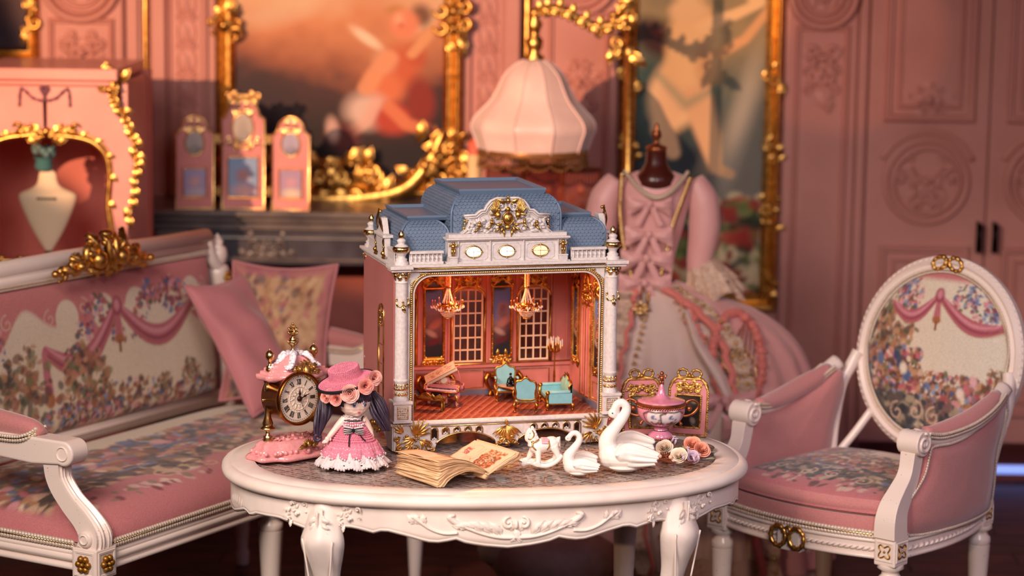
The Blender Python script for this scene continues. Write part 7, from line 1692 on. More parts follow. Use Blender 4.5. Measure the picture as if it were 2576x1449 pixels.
# drum and dial
DM = XY(-.021, -.050, .1250) @ FR @ Matrix.Scale(.98, 4); q = MB(); q.lathe([(.046, -.066), (.050, -.062), (.0505, -.010), (.054, -.008), (.0555, -.002), (.0545, .004), (.052, .006), (.0495, .002), (.0480, -.003)], 64, DM, cap=False); q.lathe([(.0001, -.066), (.046, -.066)], 48, DM, cap=False); q.build('drum', mat('burnished_brass', '#a8682c', .3, 1, '#8a5020', 60, .5), clock)
q = MB(); q.lathe([(.0001, -.0028), (.0485, -.0030)], 60, DM, cap=False); di = q.build('dial', mat('ivory_dial', '#e6d2c0', .4), clock)
q = MB(); ring(q, 0, 0, .0235, .0235, .0012, .0012, DM @ Matrix.Translation((0, 0, -.0024)), 40); ring(q, 0, 0, .012, .012, .0008, .001, DM @ Matrix.Translation((0, 0, -.0024)), 30)
for k in range(12): leaf(q, 0, 0, k*TAU/12, .0, .001, DM) if 0 else q.tube([(.013*math.cos(k*TAU/12), .013*math.sin(k*TAU/12), -.0022), (.022*math.cos(k*TAU/12+.12), .022*math.sin(k*TAU/12+.12), -.0024)], [.0014, .0006], 5, DM)
for k in range(24): ring(q, .0265*math.cos(k*TAU/24), .0265*math.sin(k*TAU/24), .0016, .0016, .0006, .0006, DM @ Matrix.Translation((0, 0, -.0026)), 8)
q.build('dial_relief', mat('ivory_dial', '#e6d2c0'), di)
ink = mat('dial_ink', '#15100e', .4)
NUM = ['XII', 'I', 'II', 'III', 'IIII', 'V', 'VI', 'VII', 'VIII', 'IX', 'X', 'XI']
for k, s_ in enumerate(NUM):
    q = MB(); T = DM @ Matrix.Rotation(-k*TAU/12, 4, 'Z') @ Matrix.Translation((0, .0345, -.0022)); wd = {'I': .0024, 'V': .0052, 'X': .0056}; W_ = sum(wd[c] for c in s_); x = -W_/2; h = .0052
    def stroke(x0, y0, x1, y1, t): q.add([(x0-t, y0, 0), (x0+t, y0, 0), (x1+t, y1, 0), (x1-t, y1, 0), (x0-t, y0, .0003), (x0+t, y0, .0003), (x1+t, y1, .0003), (x1-t, y1, .0003)], [(4, 5, 6, 7), (0, 1, 5, 4), (1, 2, 6, 5), (2, 3, 7, 6), (3, 0, 4, 7)], T, False)
    for c in s_:
        w1 = wd[c]; m_ = x+w1/2
        if c == 'I': stroke(m_, -h, m_, h, .0007)
        if c == 'V': stroke(m_-w1*.4, h, m_, -h, .0008); stroke(m_+w1*.4, h, m_, -h, .0003)
        if c == 'X': stroke(m_-w1*.4, h, m_+w1*.4, -h, .0008); stroke(m_+w1*.4, h, m_-w1*.4, -h, .0003)
        x += w1
    stroke(0, h-.0003, 0, h+.0003, W_/2); stroke(0, -h-.0003, 0, -h+.0003, W_/2); q.build('numeral', ink, di)
q = MB()
for k in range(60): a = k*TAU/60; q.bx((0, .0445, -.0021), (.0008, .0022, .0005), DM @ Matrix.Rotation(a, 4, 'Z'))
q.build('minute_marks', ink, di, kind='stuff')
brn = mat('dark_hand', '#3a2018', .3, .4)
def hand(nm, ang, L_, w_, z, tail=0):
    q = MB(); q.prism([(-w_*.4, tail), (-w_*.45, L_*.3), (-w_, L_*.5), (-w_*.5, L_*.62), (0, L_), (w_*.5, L_*.62), (w_, L_*.5), (w_*.45, L_*.3), (w_*.4, tail)], z+.0008, DM @ Matrix.Rotation(-ang, 4, 'Z'), z); q.build(nm, brn, di)
hand('hour_hand', .02, .021, .0028, .001); hand('minute_hand', 1.22, .027, .0024, .002); hand('second_hand', 2.78, .034, .0005, .003)
q = MB(); q.lathe([(.006, .0), (.0058, .002), (.004, .004), (.002, .0045)], 20, DM); q.build('hub', brn, di)
# ---------------------------------------------------------------- doll
dc = on(888, 1172, TT); DY = dc.y+.010; dX = at(888, 1170, DY).x; kd = 4.79/6082
def dzp(y, x=888, Y=None): return at(x, y, Y or DY).z-TT
doll = thing('crochet_doll', 'small doll in pink crochet dress and hat with rose band beside the clock', 'doll', (dX, DY, TT))
def dxp(x, y=1100): return at(x, y, DY).x-dX
skin = mat('doll_skin', '#f0d4c8', .35, 0, sss=.1); yarn = mat('pink_yarn', '#ea8fa4', .85, 0, '#e07e98', 350, .6, bump=1.0, bscale=600); yarn_w = mat('white_yarn', '#f0e4e4', .85, 0, '#e0d0d2', 350, .6, bump=1.0, bscale=600)
def crochet_rows(q, rows, n, lx=0, wav=0, amp=0, ang=.0, rs=1.0):
    """ridged rings of little stitches: rows = (z, r)"""
    for j, (z, r) in enumerate(rows):
        m = max(12, int(TAU*r/.0042)); 
        for k in range(m):
            a = TAU*(k+.5*(j % 2))/m; rr = r*(1+amp*math.sin(wav*a)); q.ball((lx+rr*math.cos(a), rr*.85*math.sin(a), z+.25*amp*r*math.sin(wav*a+1)), (.0022*rs, .0022*rs, .0019*rs), 5, None, 3)
zs = {y: dzp(y) for y in range(900, 1200)}
def rowset(pts, step=.0030):
    P_ = catmull([(r*kd, 0, zs[int(y)]) for y, r in pts], 8); out = [P_[0]]
    for p in P_:
        if (p-out[-1]).length >= step: out.append(p)
    return [(p.z, p.x) for p in out], [(p.x, p.z) for p in P_]
r1, l1 = rowset([(1056, 26), (1066, 29), (1078, 36), (1095, 48), (1118, 60), (1130, 66)])
q = MB(); q.lathe([(r*.99, z) for r, z in l1], 40, Matrix.Diagonal((1, .85, 1, 1)), cap=False); crochet_rows(q, r1, 0); q.build('dress', yarn, doll)
def frill(nm, m, y0, r0, y1, r1_, wav, amp, n=170, thick=.0026):
    q = MB(); z0, z1 = zs[y0], max(.004, zs[y1])
    def fn(u, v):
        a = TAU*u; rr = (r0+(r1_-r0)*v)*kd*(1+amp*v*math.sin(wav*a+.5*math.sin(3*a))); return (rr*math.cos(a), rr*.85*math.sin(a), z0+(z1-z0)*v+.0025*v*math.cos(wav*a*1.0)+.0012*math.sin(wav*a*3))
    q.grid(fn, n, 8, cu=True); o = q.build(nm, m, doll, solid=thick)
    q = MB()
    for v in (.35, .7, 1.0):
        for k in range(n):
            if (k+int(v*10)) % 2 == 0: q.ball(fn(k/n, v), .0026 if v == 1.0 else .0019, 5, None, 3)
    q.build('frill_stitches', yarn_w if v == 1.0 and nm != 'x' else m, o, kind='stuff')
frill('pink_frill', yarn, 1108, 58, 1142, 76, 13, .07); frill('under_frill', yarn_w, 1124, 62, 1152, 77, 15, .05)
frill('white_flounce', yarn_w, 1142, 70, 1186, 90, 12, .05, thick=.004)
q = MB(); q.tube([(81*kd*math.cos(a), 81*kd*.85*math.sin(a), zs[1158]+.001*math.sin(9*a)) for a in np.linspace(0, TAU, 60, endpoint=False)], .0019, 6, closed=True); q.build('black_trim', black_m, doll)
# body: head, neck, torso, arms fused
HX_, HZ_ = dxp(888), dzp(1006); HRZ = math.radians(22)
q = MB(); HMt = XY(HX_+.003, -.002, HZ_, rz=HRZ, rx=.10)
q.ball((0, 0, 0), (.0335, .031, .032), 20, HMt); q.ball((0, -.010, -.013), (.021, .018, .016), 16, HMt); q.ball((.010, -.016, -.012), (.010, .010, .010), 12, HMt); q.ball((-.010, -.016, -.012), (.010, .010, .010), 12, HMt); q.ball((0, -.0275, -.0085), (.0022, .0028, .0022), 8, HMt); q.ball((0, -.015, -.022), (.010, .010, .007), 12, HMt)
q.tube([(HX_, 0, HZ_-.02), (HX_-.001, 0, dzp(1050)), (HX_-.001, 0, dzp(1075))], [.010, .010, .019], 14); q.tube([(HX_-.016, 0, dzp(1052)), (HX_+.016, 0, dzp(1052))], .0085, 12)
def arm(pts, sx):
    q.tube(catmull(pts, 6), lerps([.0085, .0075, .0062, .0058, .0046], 6*(len(pts)-1)+1), 12)
    w1 = Vector(pts[-1]); d = (w1-Vector(pts[-2])).normalized(); q.ball(w1+d*.004, (.0052, .0042, .0058), 10)
    for k in range(4): b = w1+d*.006+Vector((sx*(k-1.5)*.0024, -.001, 0)); q.tube([b, b+d*(.0055-.0006*abs(k-1.5))+Vector((sx*(k-1.5)*.0005, 0, 0)), b+d*(.0095-.001*abs(k-1.5))+Vector((0, .001, 0))], [.0015, .0014, .0011], 6)
    b = w1+d*.001+Vector((sx*-.0045, -.001, 0)); q.tube([b, b+d*.003+Vector((sx*-.003, -.001, 0)), b+d*.0065+Vector((sx*-.0035, 0, 0))], [.0017, .0016, .0012], 6)
arm([(dxp(868), -.004, dzp(1052)), (dxp(852), -.010, dzp(1068)), (dxp(838), -.014, dzp(1085)), (dxp(828), -.017, dzp(1097))], -1); arm([(dxp(912), 0, dzp(1052)), (dxp(924), .004, dzp(1070)), (dxp(932), .004, dzp(1090)), (dxp(936), -.002, dzp(1108))], 1)
body = q.build('body', skin, doll); fuse(body, .0006, 3)
# face
FMt = HMt
q = MB(); 
for x in (-.0105, .0115):
    E_ = FMt @ XY(x, -.0312+abs(x)*.12, -.001, rz=x*26) @ FR; q.ball((0, 0, -.001), (.0052, .0056, .0024), 14, E_)
q.build('eyeball', mat('eye_white', '#e8e4ea', .1, coat=1), body)
q = MB()
for x in (-.0105, .0115): E_ = FMt @ XY(x, -.0312+abs(x)*.12, -.001, rz=x*26) @ FR; q.ball((0, 0, .0002), (.0036, .0042, .0020), 14, E_)
q.build('iris', mat('grey_iris', '#4c5c78', .1, coat=1), body)
q = MB()
for x in (-.0105, .0115):
    E_ = FMt @ XY(x, -.0312+abs(x)*.12, -.001, rz=x*26) @ FR; q.ball((0, 0, .0012), (.0017, .002, .0014), 10, E_); q.tube([(-.0055, .002, .001), (-.003, .0052, .0014), (.001, .0058, .0014), (.0052, .003, .001)], .0006, 5, E_); q.tube([(-.005, .010, -.001), (.0, .0115, -.0005), (.005, .0095, -.001)], .0005, 5, E_)
q.build('lash_and_pupil', mat('lash_dark', '#2a1c24', .5), body)
q = MB(); L_ = FMt @ XY(.0005, -.0290, -.0165) @ FR; q.ball((-.0015, .0004, 0), (.0020, .0010, .0012), 8, L_); q.ball((.0015, .0004, 0), (.0020, .0010, .0012), 8, L_); q.ball((0, -.0008, 0), (.0022, .0010, .0012), 8, L_); q.build('lips', mat('rose_lips', '#c84c5c', .3), body)
# hair
hair = mat('plum_hair', '#2c2230', .38, 0, '#4a3a50', 260, .6, sheen=.0, stretch=(1, 1, .1))
q = MB(); q.ball((0, .003, .003), (.0355, .0335, .0345), 20, HMt)
R_ = random.Random(8)
for k in range(16):
    x = -.026+.052*k/15; q.tube(catmull([tuple(HMt @ Vector((x*.9, -.024+abs(x)*.5, .018))), tuple(HMt @ Vector((x*1.08, -.031+abs(x)*.55, .008))), tuple(HMt @ Vector((x*1.15, -.030+abs(x)*.6, .0015-abs(x)*.25)))], 4), [.003, .003, .0006], 6)
hb = q.build('hair', hair, doll)
def tail(pts, rad, curl):
    q = MB()
    for k in range(34):
        a = R_.uniform(0, TAU); rr = math.sqrt(R_.random()); n = len(pts); P_ = []
        for i, p in enumerate(pts): w_ = rad[i]*rr; ph = a+i*.35; P_.append((p[0]+w_*math.cos(ph), p[1]+w_*.8*math.sin(ph), p[2]+R_.uniform(-.001, .001)))
        q.tube(catmull(P_, 5), lerps([.0022, .0030, .0030, .0026, .0012], 5*(n-1)+1), 5)
    e = Vector(pts[-1])
    if curl: q.tube([e+Vector((.006*math.cos(t), 0, .006*math.sin(t)-.002)) for t in np.linspace(0, TAU, 10)], .0038, 8)
    q.build('ponytail', hair, hb)
tail([(dxp(838), .008, dzp(985)), (dxp(822), .004, dzp(1005)), (dxp(815), -.004, dzp(1040)), (dxp(806), -.010, dzp(1070)), (dxp(800), -.012, dzp(1097))], [.008, .015, .0165, .011, .004], True)
tail([(dxp(932), .006, dzp(985)), (dxp(945), .002, dzp(1005)), (dxp(955), -.004, dzp(1035)), (dxp(964), -.006, dzp(1058)), (dxp(972), -.006, dzp(1080))], [.008, .015, .017, .014, .007], False)
# hat
HT = XY(dxp(871), -.002, dzp(957), ry=math.radians(-13)) @ Matrix.Rotation(math.radians(14), 4, 'X') @ Matrix.Diagonal((1, .84, 1, 1)); q = MB()
ht = [(.0575, -.002), (.045, .0035), (.034, .005), (.0315, .008), (.0305, .018), (.0300, .026), (.028, .0285), (.015, .0295), (.0005, .030)]
q.lathe([(r, z) for r, z in ht], 60, HT, sy=.92, cap=False)
for r, z in [(p.x, p.z) for p in catmull([(a, 0, b) for a, b in ht], 5)][::1]:
    m = max(5, int(TAU*r/.0036)); 
    for k in range(m): a = TAU*k/m+r*40; q.ball((r*math.cos(a), r*.92*math.sin(a), z+.0006), (.0017, .0017, .0014), 5, HT, 3)
hat = q.build('hat', yarn, doll)
q = MB(); pts = [(.0585*math.cos(a), .0585*.92*math.sin(a), -.002) for a in np.linspace(0, TAU, 70, endpoint=False)]; q.tube(pts, .0032, 8, HT, closed=True)
for p in pts: q.ball(p, .0036, 5, HT, 3)
q.build('hat_brim_edge', black_m, hat)
rosep = mat('petal_pink', '#f6c0b4', .5, 0, '#f0aca0', 60, .6, sss=.15); rosec = mat('petal_coral', '#f2a89c', .5, 0, '#ec9488', 60, .6, sss=.15)
for k, (x, y, r, yy, m_) in enumerate(((824, 993, .011, -.030, rosec), (849, 995, .0130, -.036, rosec), (883, 980, .0175, -.041, rosep), (921, 962, .0150, -.037, rosec), (942, 944, .015, -.024, rosep), (866, 976, .010, -.032, rosep), (834, 984, .010, -.031, rosep))):
    q = MB(); rose(q, Matrix.Translation((dxp(x), yy, dzp(y))) @ Matrix.Rotation((x-880)*.008, 4, 'Z') @ Matrix.Rotation(PI/2-.1, 4, 'X'), r, 5, k); q.build('rose', m_, hat)
# collar and bow
q = MB()
for j, (rr, z_) in enumerate(((.0135, dzp(1044)), (.0175, dzp(1048)), (.0215, dzp(1052)), (.0255, dzp(1057)))):
    for k in range(34): a = TAU*k/34; q.ball((HX_-.001+rr*math.cos(a), rr*.85*math.sin(a), z_-(.006 if math.sin(a) < -.5 else 0)*j/3+.001*math.sin(9*a)), .0025, 5, None, 3)
co = q.build('collar', yarn_w, doll); q = MB(); q.tube([(HX_+.021*math.cos(a), .0185*math.sin(a)-.001, dzp(1046)-(.007 if math.sin(a) < -.5 else 0)) for a in np.linspace(PI+.1, TAU-.1, 20)], .0012, 6); q.build('collar_cord', black_m, co)
q = MB(); BX, BZ = dxp(892), dzp(1074)
for s2 in (1, -1):
    for k in range(5): q.tube(catmull([(BX, -.030, BZ+(k-2)*.0012), (BX+s2*.009, -.033, BZ+(k-2)*.0030), (BX+s2*.019, -.029, BZ+(k-2)*.0034)], 4), .0016, 6)
bw_ = q.build('bow', yarn_w, doll); q = MB()
for s2 in (1, -1):
    for k in (-1.4, -.2, 1.2): q.tube(catmull([(BX, -.0315, BZ+k*.0012), (BX+s2*.009, -.0350, BZ+k*.0030), (BX+s2*.019, -.0305, BZ+k*.0034)], 4), .0010, 6)
q.ball((BX, -.033, BZ), (.0028, .003, .0048), 8); q.tube(catmull([(BX-.006, -.031, BZ-.004), (BX-.008, -.035, BZ-.016), (BX-.008, -.045, BZ-.030)], 5), .0013, 6); q.tube(catmull([(BX+.010, -.031, BZ-.004), (BX+.016, -.035, BZ-.013), (BX+.024, -.038, BZ-.020)], 5), .0013, 6); q.build('black_ribbon', black_m, bw_)
# ---------------------------------------------------------------- open book
bs = on(1224, 1208, TT); BKM = Matrix.Translation((bs.x, bs.y, TT)) @ Matrix.Rotation(math.radians(36.5), 4, 'Z') @ Matrix.Scale(.96, 4)      # local +x to the right half, +y along the spine
book = thing('open_book', 'tiny old book lying open with yellowed deckled pages and red illustration', 'book', M=BKM)
paper = mat('old_paper', '#e4c096', .8, 0, '#d8b084', 40, .5, bump=.3, bscale=300); R_ = random.Random(4)
def page(side, k, n, w_, L_, jit):
    t_ = k/(n-1); jw, jl, j0 = R_.uniform(-jit, jit), R_.uniform(-jit, jit), R_.uniform(-jit, jit)*.5; ph = R_.uniform(0, 6)
    def fn(u, v):
        x = u*(w_+jw*(.6+.4*math.sin(7*v+ph))); y = j0+v*(L_+jl)+.001*math.sin(18*u+ph)
        if side < 0:
            z = .010+.002*k/n*8*.5+.015*math.sin(PI*min(1, u*1.05))*(1-t_*.35)*(1-.2*v)+.034*t_*(u**.8)*(1-.25*v)+.0015*math.sin(9*v+ph)*u*t_
            if u > .85: z -= .010*(u-.85)/.15*(1-t_)
            z = max(z*(1 if k else 1), .0005+k*.0004); z -= (1-t_)*.010*u**3 if t_ < .6 else 0; return (-x, y, max(.0005, z))
        z = .010+.004*(1-t_)+.034*(u**1.25)*(.55+.45*t_)+.004*math.sin(PI*u)*t_; 
        if u > .86: z += .008*((u-.86)/.14)**2*math.sin(ph)
        return (x*(1-.12*t_), y, max(.0005+.0004*k, z))
    return fn
for k in range(20):
    q = MB(); fn = page(-1, k, 20, .116, .150, .005); q.grid(fn, 14, 10, smooth=True); q.build('page', paper, book, solid=.0009)
for k in range(9):
    q = MB(); fn = page(1, k, 9, .090, .150, .004); q.grid(fn, 14, 10); q.build('page', paper, book, solid=.0009)
cvk = Canvas(120, 200, '#e0c2a4', .6); cvk.a *= (.95+.1*cvk.noise(8, 3)[..., None])
cvk.dabs(420, .15, .88, .12, .50, ['#8a3020', '#a04428', '#6a2a20', '#c06a40', '#4a2c3c', '#b88860', '#d0a078'], .012, .04, 5, .85); cvk.dabs(60, .4, .7, .25, .42, ['#d8b898', '#7a5a58'], .01, .02, 9)
cvk.dabs(90, .42, .72, .80, .92, ['#a03024', '#c04838', '#8a5a68', '#c8a0a0'], .01, .025, 6)
for k in range(5): cvk.line([(.08, .76-k*.03), (.38, .775-k*.03)], .004, '#5a4438', .7)
for k in range(2): cvk.line([(.1, .565-k*.02), (.85, .60-k*.02)], .003, '#5a4438', .6)
cvk.dabs(14, .14, .36, .58, .63, ['#b08040', '#c89050'], .01, .02, 8); cvk.line([(.75, .9), (.9, .82), (.88, .68), (.6, .64)], .003, '#6a4a3c', .7)
fn = page(1, 8, 9, .088, .150, .0); uv = []; q = MB()
def fpg(u, v): uv.append((u, v)); p = fn(.04+.93*u, .02+.96*v); return (p[0], p[1], p[2]+.0016)
q.grid(fpg, 110, 170); o = q.build('printed_page', canvas_m, book, label='top page printed with red and brown drawings and short lines of writing'); cvk.paint(o, [(v, 1-u) for u, v in uv] if False else [(u, v) for u, v in uv])
fn2 = page(-1, 19, 20, .116, .148, .0); cv2 = Canvas(60, 80, '#e0c2a4'); cv2.dabs(160, .05, .6, .1, .6, ['#7a4a2c', '#a8683c', '#5a3424'], .02, .05, 5); uv = []; q = MB()
q.grid(lambda u, v: (uv.append((u, v)), (lambda p: (p[0], p[1], p[2]+.0016))(fn2(.02+.95*u, .02+.96*v)))[1], 40, 50, flip=True); o = q.build('printed_page', canvas_m, book); cv2.paint(o, uv)
q = MB(); q.tube([(0, -.001, .009), (.0, .075, .009), (0, .151, .009)], .008, 10, flat=.9); q.build('spine', paper, book)
# ---------------------------------------------------------------- porcelain rocking horse
hp = on(1362, 1172, TT); horse = thing('rocking_horse', 'small white porcelain rocking horse with pink saddle and gold bridle', 'figurine', (hp.x, hp.y, TT), math.radians(6)); kh = 4.8/6082
def hq(x, y, d=0): return ((x-1362)*kh, d, (1172-y)*kh*1.02)
q = MB(); q.tube(catmull([hq(1340, 1118), hq(1350, 1122), hq(1372, 1118), hq(1388, 1116), hq(1396, 1122)], 5), lerps([.012, .0155, .0135, .015, .012], 21), 16)
q.tube(catmull([hq(1342, 1120), hq(1340, 1105), hq(1337, 1090), hq(1336, 1080)], 5), lerps([.013, .0105, .009, .0075], 16), 14); q.tube(catmull([hq(1338, 1082), hq(1331, 1090), hq(1326, 1102), hq(1330, 1108)], 5), lerps([.0085, .0085, .0062, .0050], 16), 14)
for s2 in (1, -1):
    q.tube([hq(1337, 1083, s2*.004), hq(1340, 1072, s2*.006)], [.003, .001], 6)
    q.tube(catmull([hq(1344, 1124, s2*.007), hq(1337, 1140, s2*.010), hq(1329, 1158, s2*.012)], 5), lerps([.0085, .006, .0042], 11), 10) if s2 > 0 else q.tube(catmull([hq(1352, 1126, s2*.007), hq(1352, 1142, s2*.010), hq(1353, 1160, s2*.012)], 5), lerps([.009, .006, .0045], 11), 10)
    q.tube(catmull([hq(1392, 1122, s2*.007), hq(1400, 1138, s2*.010), hq(1406 if s2 < 0 else 1396, 1156, s2*.012)], 5), lerps([.010, .0062, .0042], 11), 10)
    q.tube(catmull([hq(1314, 1164, s2*.013), hq(1330, 1160, s2*.013), hq(1350, 1166, s2*.013), hq(1375, 1168, s2*.013), hq(1398, 1158, s2*.013), hq(1413, 1142, s2*.013)], 5), lerps([.005, .0052, .0050, .0050, .0048, .0042], 26), 12); q.ball(hq(1314, 1164, s2*.013), .0062, 10)
q.tube([hq(1350, 1163, -.018), hq(1350, 1163, .018)], .0058, 12); q.tube([hq(1398, 1157, -.014), hq(1398, 1157, .014)], .0038, 10)
hb_ = q.build('horse_body', porc, horse); fuse(hb_, .0010, 3)
q = MB(); R_ = random.Random(3)
for k in range(22): t_ = k/21; x = 1334+12*t_; y = 1074+26*t_; q.tube(catmull([hq(x, y, R_.uniform(-.003, .003)), hq(x+5, y+2, R_.uniform(-.006, .0)), hq(x+4, y+9, R_.uniform(-.007, -.002))], 4), [.0026, .0030, .0010], 6)
q.build('mane', porc, horse)
q = MB()
for k in range(26): q.tube(catmull([hq(1397, 1116, R_.uniform(-.003, .003)), hq(1402+R_.uniform(-3, 4), 1106+R_.uniform(-5, 4), R_.uniform(-.006, .006)), hq(1404+R_.uniform(-5, 3), 1126+R_.uniform(-6, 10), R_.uniform(-.006, .006))], 4), [.0022, .0034, .0018], 6)
q.build('tail', porc, horse)
q = MB(); q.grid(lambda u, v: (lambda a, x: (x[0]+0*u, .0160*math.sin(a), x[2]+.0145*math.cos(a)))((u-.5)*2.4, hq(1360+20*v, 1119)), 12, 8); q.build('saddle', mat('saddle_pink', '#e8a8b0', .25, coat=.6), horse, solid=.0015)
q = MB(); gl = [hq(1329, 1102, -.0065), hq(1338, 1098, -.0085), hq(1340, 1083, -.0085)]
q.tube(catmull([hq(1325, 1099, 0), hq(1329, 1103, -.0075), hq(1337, 1100, -.0090), hq(1341, 1090, -.0092), hq(1336, 1080, -.008)], 5), .0011, 6); q.tube(catmull([hq(1334, 1103, 0), hq(1336, 1110, -.0105), hq(1344, 1108, -.0125), hq(1353, 1103, -.0100)], 5), .0015, 6); q.tube(catmull([hq(1338, 1106, -.0110), hq(1337, 1118, -.0140), hq(1343, 1126, -.0150), hq(1348, 1130, -.0120)], 5), .0014, 6); q.tube(catmull([hq(1377, 1106, -.014), hq(1379, 1118, -.0160), hq(1374, 1128, -.0130)], 5), .0013, 6); q.build('bridle_and_girth', gold, horse)
q = MB(); q.ball(hq(1331, 1088, -.0078), .0013, 8); q.ball(hq(1331, 1088, .0078), .0013, 8); q.build('eye', mat('grey_eye', '#9a8e90', .3), horse)
# ---------------------------------------------------------------- swans
def swan(label, px, py, S, head, neck, body, beakc, wingk):
    p = on(px, py, TT); t = thing('porcelain_swan', label, 'figurine', (p.x, p.y+.02*S, TT), math.radians(4)); k = 4.72/6082
    def c(x, y, d=0): return ((x-px)*k, d*S, (py-y)*k*1.01)
    q = MB(); bx0, bx1, byt = body
    P_ = catmull([c(*n_) for n_ in neck], 6); rr = lerps(head['nr'], len(P_)); q.tube(P_, [r*S for r in rr], 18)
    hx, hy = head['c']; q.ball(c(hx, hy), (.0105*S, .0092*S, .0100*S), 16)
    q.ball(c((bx0+bx1)/2-4*S, py-33*S), (.0485*S, .034*S, .027*S), 24); q.ball(c(bx0+26*S, py-40*S), (.022*S, .024*S, .029*S), 18); q.tube(catmull([c(bx1-40*S, py-34*S), c(bx1-18*S, py-46*S), c(bx1-4*S, py-58*S)], 4), lerps([.020*S, .012*S, .003*S], 9), 14)
    q.lathe([(.022*S, 0), (.030*S, .006*S), (.028*S, .016*S)], 24, Matrix.Translation(c((bx0+bx1)/2-8*S, py)) @ Matrix.Diagonal((1.15, 1, 1, 1)))
    b = q.build('swan_body', porc, t); fuse(b, .0011*max(.8, S), 6)
    for s2 in (-1, 1):
        q = MB(); lift = 14 if s2 > 0 else 0
        top = catmull([(bx0+36*S, py-(50+lift)*S, 0), (bx0+58*S, py-(72+lift)*S, 0), (bx0+95*S, py-(72+lift*1.2)*S, 0), (bx0+146*S, py-(52+lift)*S, 0)], 8); bot = catmull([(bx0+36*S, py-44*S, 0), (bx0+46*S, py-24*S, 0), (bx0+80*S, py-14*S, 0), (bx0+134*S, py-20*S, 0)], 8)
        def wing(u, v, o=0.0):
            i = min(len(top)-1, int(u*(len(top)-1)+.5)); a_, b_ = top[i], bot[i]; x = a_.x+(b_.x-a_.x)*v; y = a_.y+(b_.y-a_.y)*v
            x += 5*S*u**3*abs(math.sin(v*PI*3.5)) ; rid = .0016*S*math.sin(v*PI*7)*smoothstep(.25, .8, u)-.0012*S*abs(math.sin(u*9))*smoothstep(.1, .3, u)*(u < .55)
            return c(x, y, s2*(.024+.013*math.sin(PI*v)*(1-.4*u)+.006*u+(.010*(1-v)*u if s2 > 0 else 0))+s2*rid/S)
        q.grid(wing, len(top), 30); w1 = q.build('wing', porc, t, solid=.0028*S)
    q = MB(); bx_, by_ = head['b']; dd = Vector(c(bx_, by_))-Vector(c(hx, hy)); dd.normalize(); h0 = Vector(c(hx, hy)); q.tube([h0+dd*.0095*S, h0+dd*.016*S, Vector(c(bx_, by_))], [.0062*S, .0052*S, .0016*S], 12, flat=.8); q.build('beak', mat(beakc[0], beakc[1], .25, coat=.6), t)
    q = MB()
    for s2 in (1, -1): q.ball(c(hx-3*S, hy-3*S, s2*.0098), .0015*S, 8)
    q.build('eye', mat('swan_eye', '#181014', .2), t)
    return t
swan('large white porcelain swan with dark red beak, bending its neck', 1572, 1187, 1.0, dict(c=(1540, 1043), b=(1526, 1074), nr=[.021, .0165, .0125, .0105, .0090, .0082, .0080, .0078]), [(1532, 1140), (1527, 1110), (1545, 1080), (1566, 1052), (1574, 1030), (1564, 1016), (1550, 1020), (1542, 1038)], (1507, 1650, 0), ('swan_beak_red', '#7a2a22'), 1)
swan('small white porcelain swan between the rocking horse and the larger swan', 1462, 1197, .60, dict(c=(1428, 1105), b=(1418, 1127), nr=[.022, .018, .0135, .011, .0095, .0088, .0086, .0084]), [(1432, 1168), (1430, 1150), (1442, 1132), (1454, 1115), (1457, 1102), (1449, 1092), (1438, 1093), (1430, 1102)], (1418, 1504, 0), ('swan_beak_brown', '#3c2a24'), 1)
# ---------------------------------------------------------------- footed porcelain urn
up = on(1661, 1121, TT); urn_ = thing('lidded_urn', 'pink lidded porcelain urn with coppery handles and figure knob', 'urn', (up.x, up.y, TT)); ku = 4.98/6082
pkg = mat('mauve_glaze', '#d48aa4', .14, 0, '#ce809c', 60, .4, coat=.9)
def uz(y): return (1121-y)*ku*1.01
def ux(x): return (x-1661)*ku
cvu = Canvas(260, 60, '#d48aa4', 4.3)
for cx in (.705, .83, .2, .33): 
    cvu.ell(cx, .55, .30, .38, '#f0e4e4', 0, .08); cvu.line([(cx-.09, .72), (cx-.05, .84), (cx, .8), (cx+.05, .84), (cx+.09, .72)], .05, '#5a4630', .9); cvu.line([(cx-.095, .7), (cx-.085, .4), (cx-.06, .22)], .035, '#5a4630', .8)
    cvu.dabs(26, cx-.05, cx+.05, .16, .42, ['#c84a3c', '#b83a3c', '#4c5c34', '#d86a4c', '#5a4630'], .05, .1, int(cx*100)); cvu.dabs(4, cx-.03, cx+.03, .5, .66, ['#6a74a0'], .04, .08, 9)
q = MB(); uv = []; bp2 = catmull([(17, 1069, 0), (34, 1065, 0), (50, 1054, 0), (58, 1040, 0), (60.5, 1027, 0), (59, 1018, 0)], 5); nb = len(bp2)
q.grid(lambda u, v: (uv.append((u, v)), (lambda p: (p.x*ku*math.cos(TAU*u), p.x*ku*math.sin(TAU*u), uz(p.y)))(bp2[int(round(v*(nb-1)))]))[1], 200, nb, cu=True); o = q.build('bowl', mat('painted_glaze', '#ffffff', .14, attr=True, coat=.9), urn_); cvu.paint(o, uv)
q = MB(); q.lathe([(r*ku, uz(y)) for r, y in ((59, 1009), (60.5, 1007), (59, 1005), (45, 1003), (28, 1001), (18, 998), (12, 992), (8.5, 983), (6.5, 975), (5, 968), (4, 965))], 48); q.build('lid', pkg, urn_)
q = MB(); q.lathe([(r*ku, uz(y)) for r, y in ((22, 1102), (31, 1101), (32, 1096), (30, 1090), (18, 1082), (16, 1074), (18, 1066))], 40); q.build('pedestal', pkg, urn_)
q = MB(); q.lathe([(59.5*ku, uz(1018)), (60.5*ku, uz(1016)), (61*ku, uz(1010)), (60.5*ku, uz(1008))], 48, cap=False); q.lathe([(18.5*ku, uz(1082)), (18.5*ku, uz(1080))], 30, cap=False)
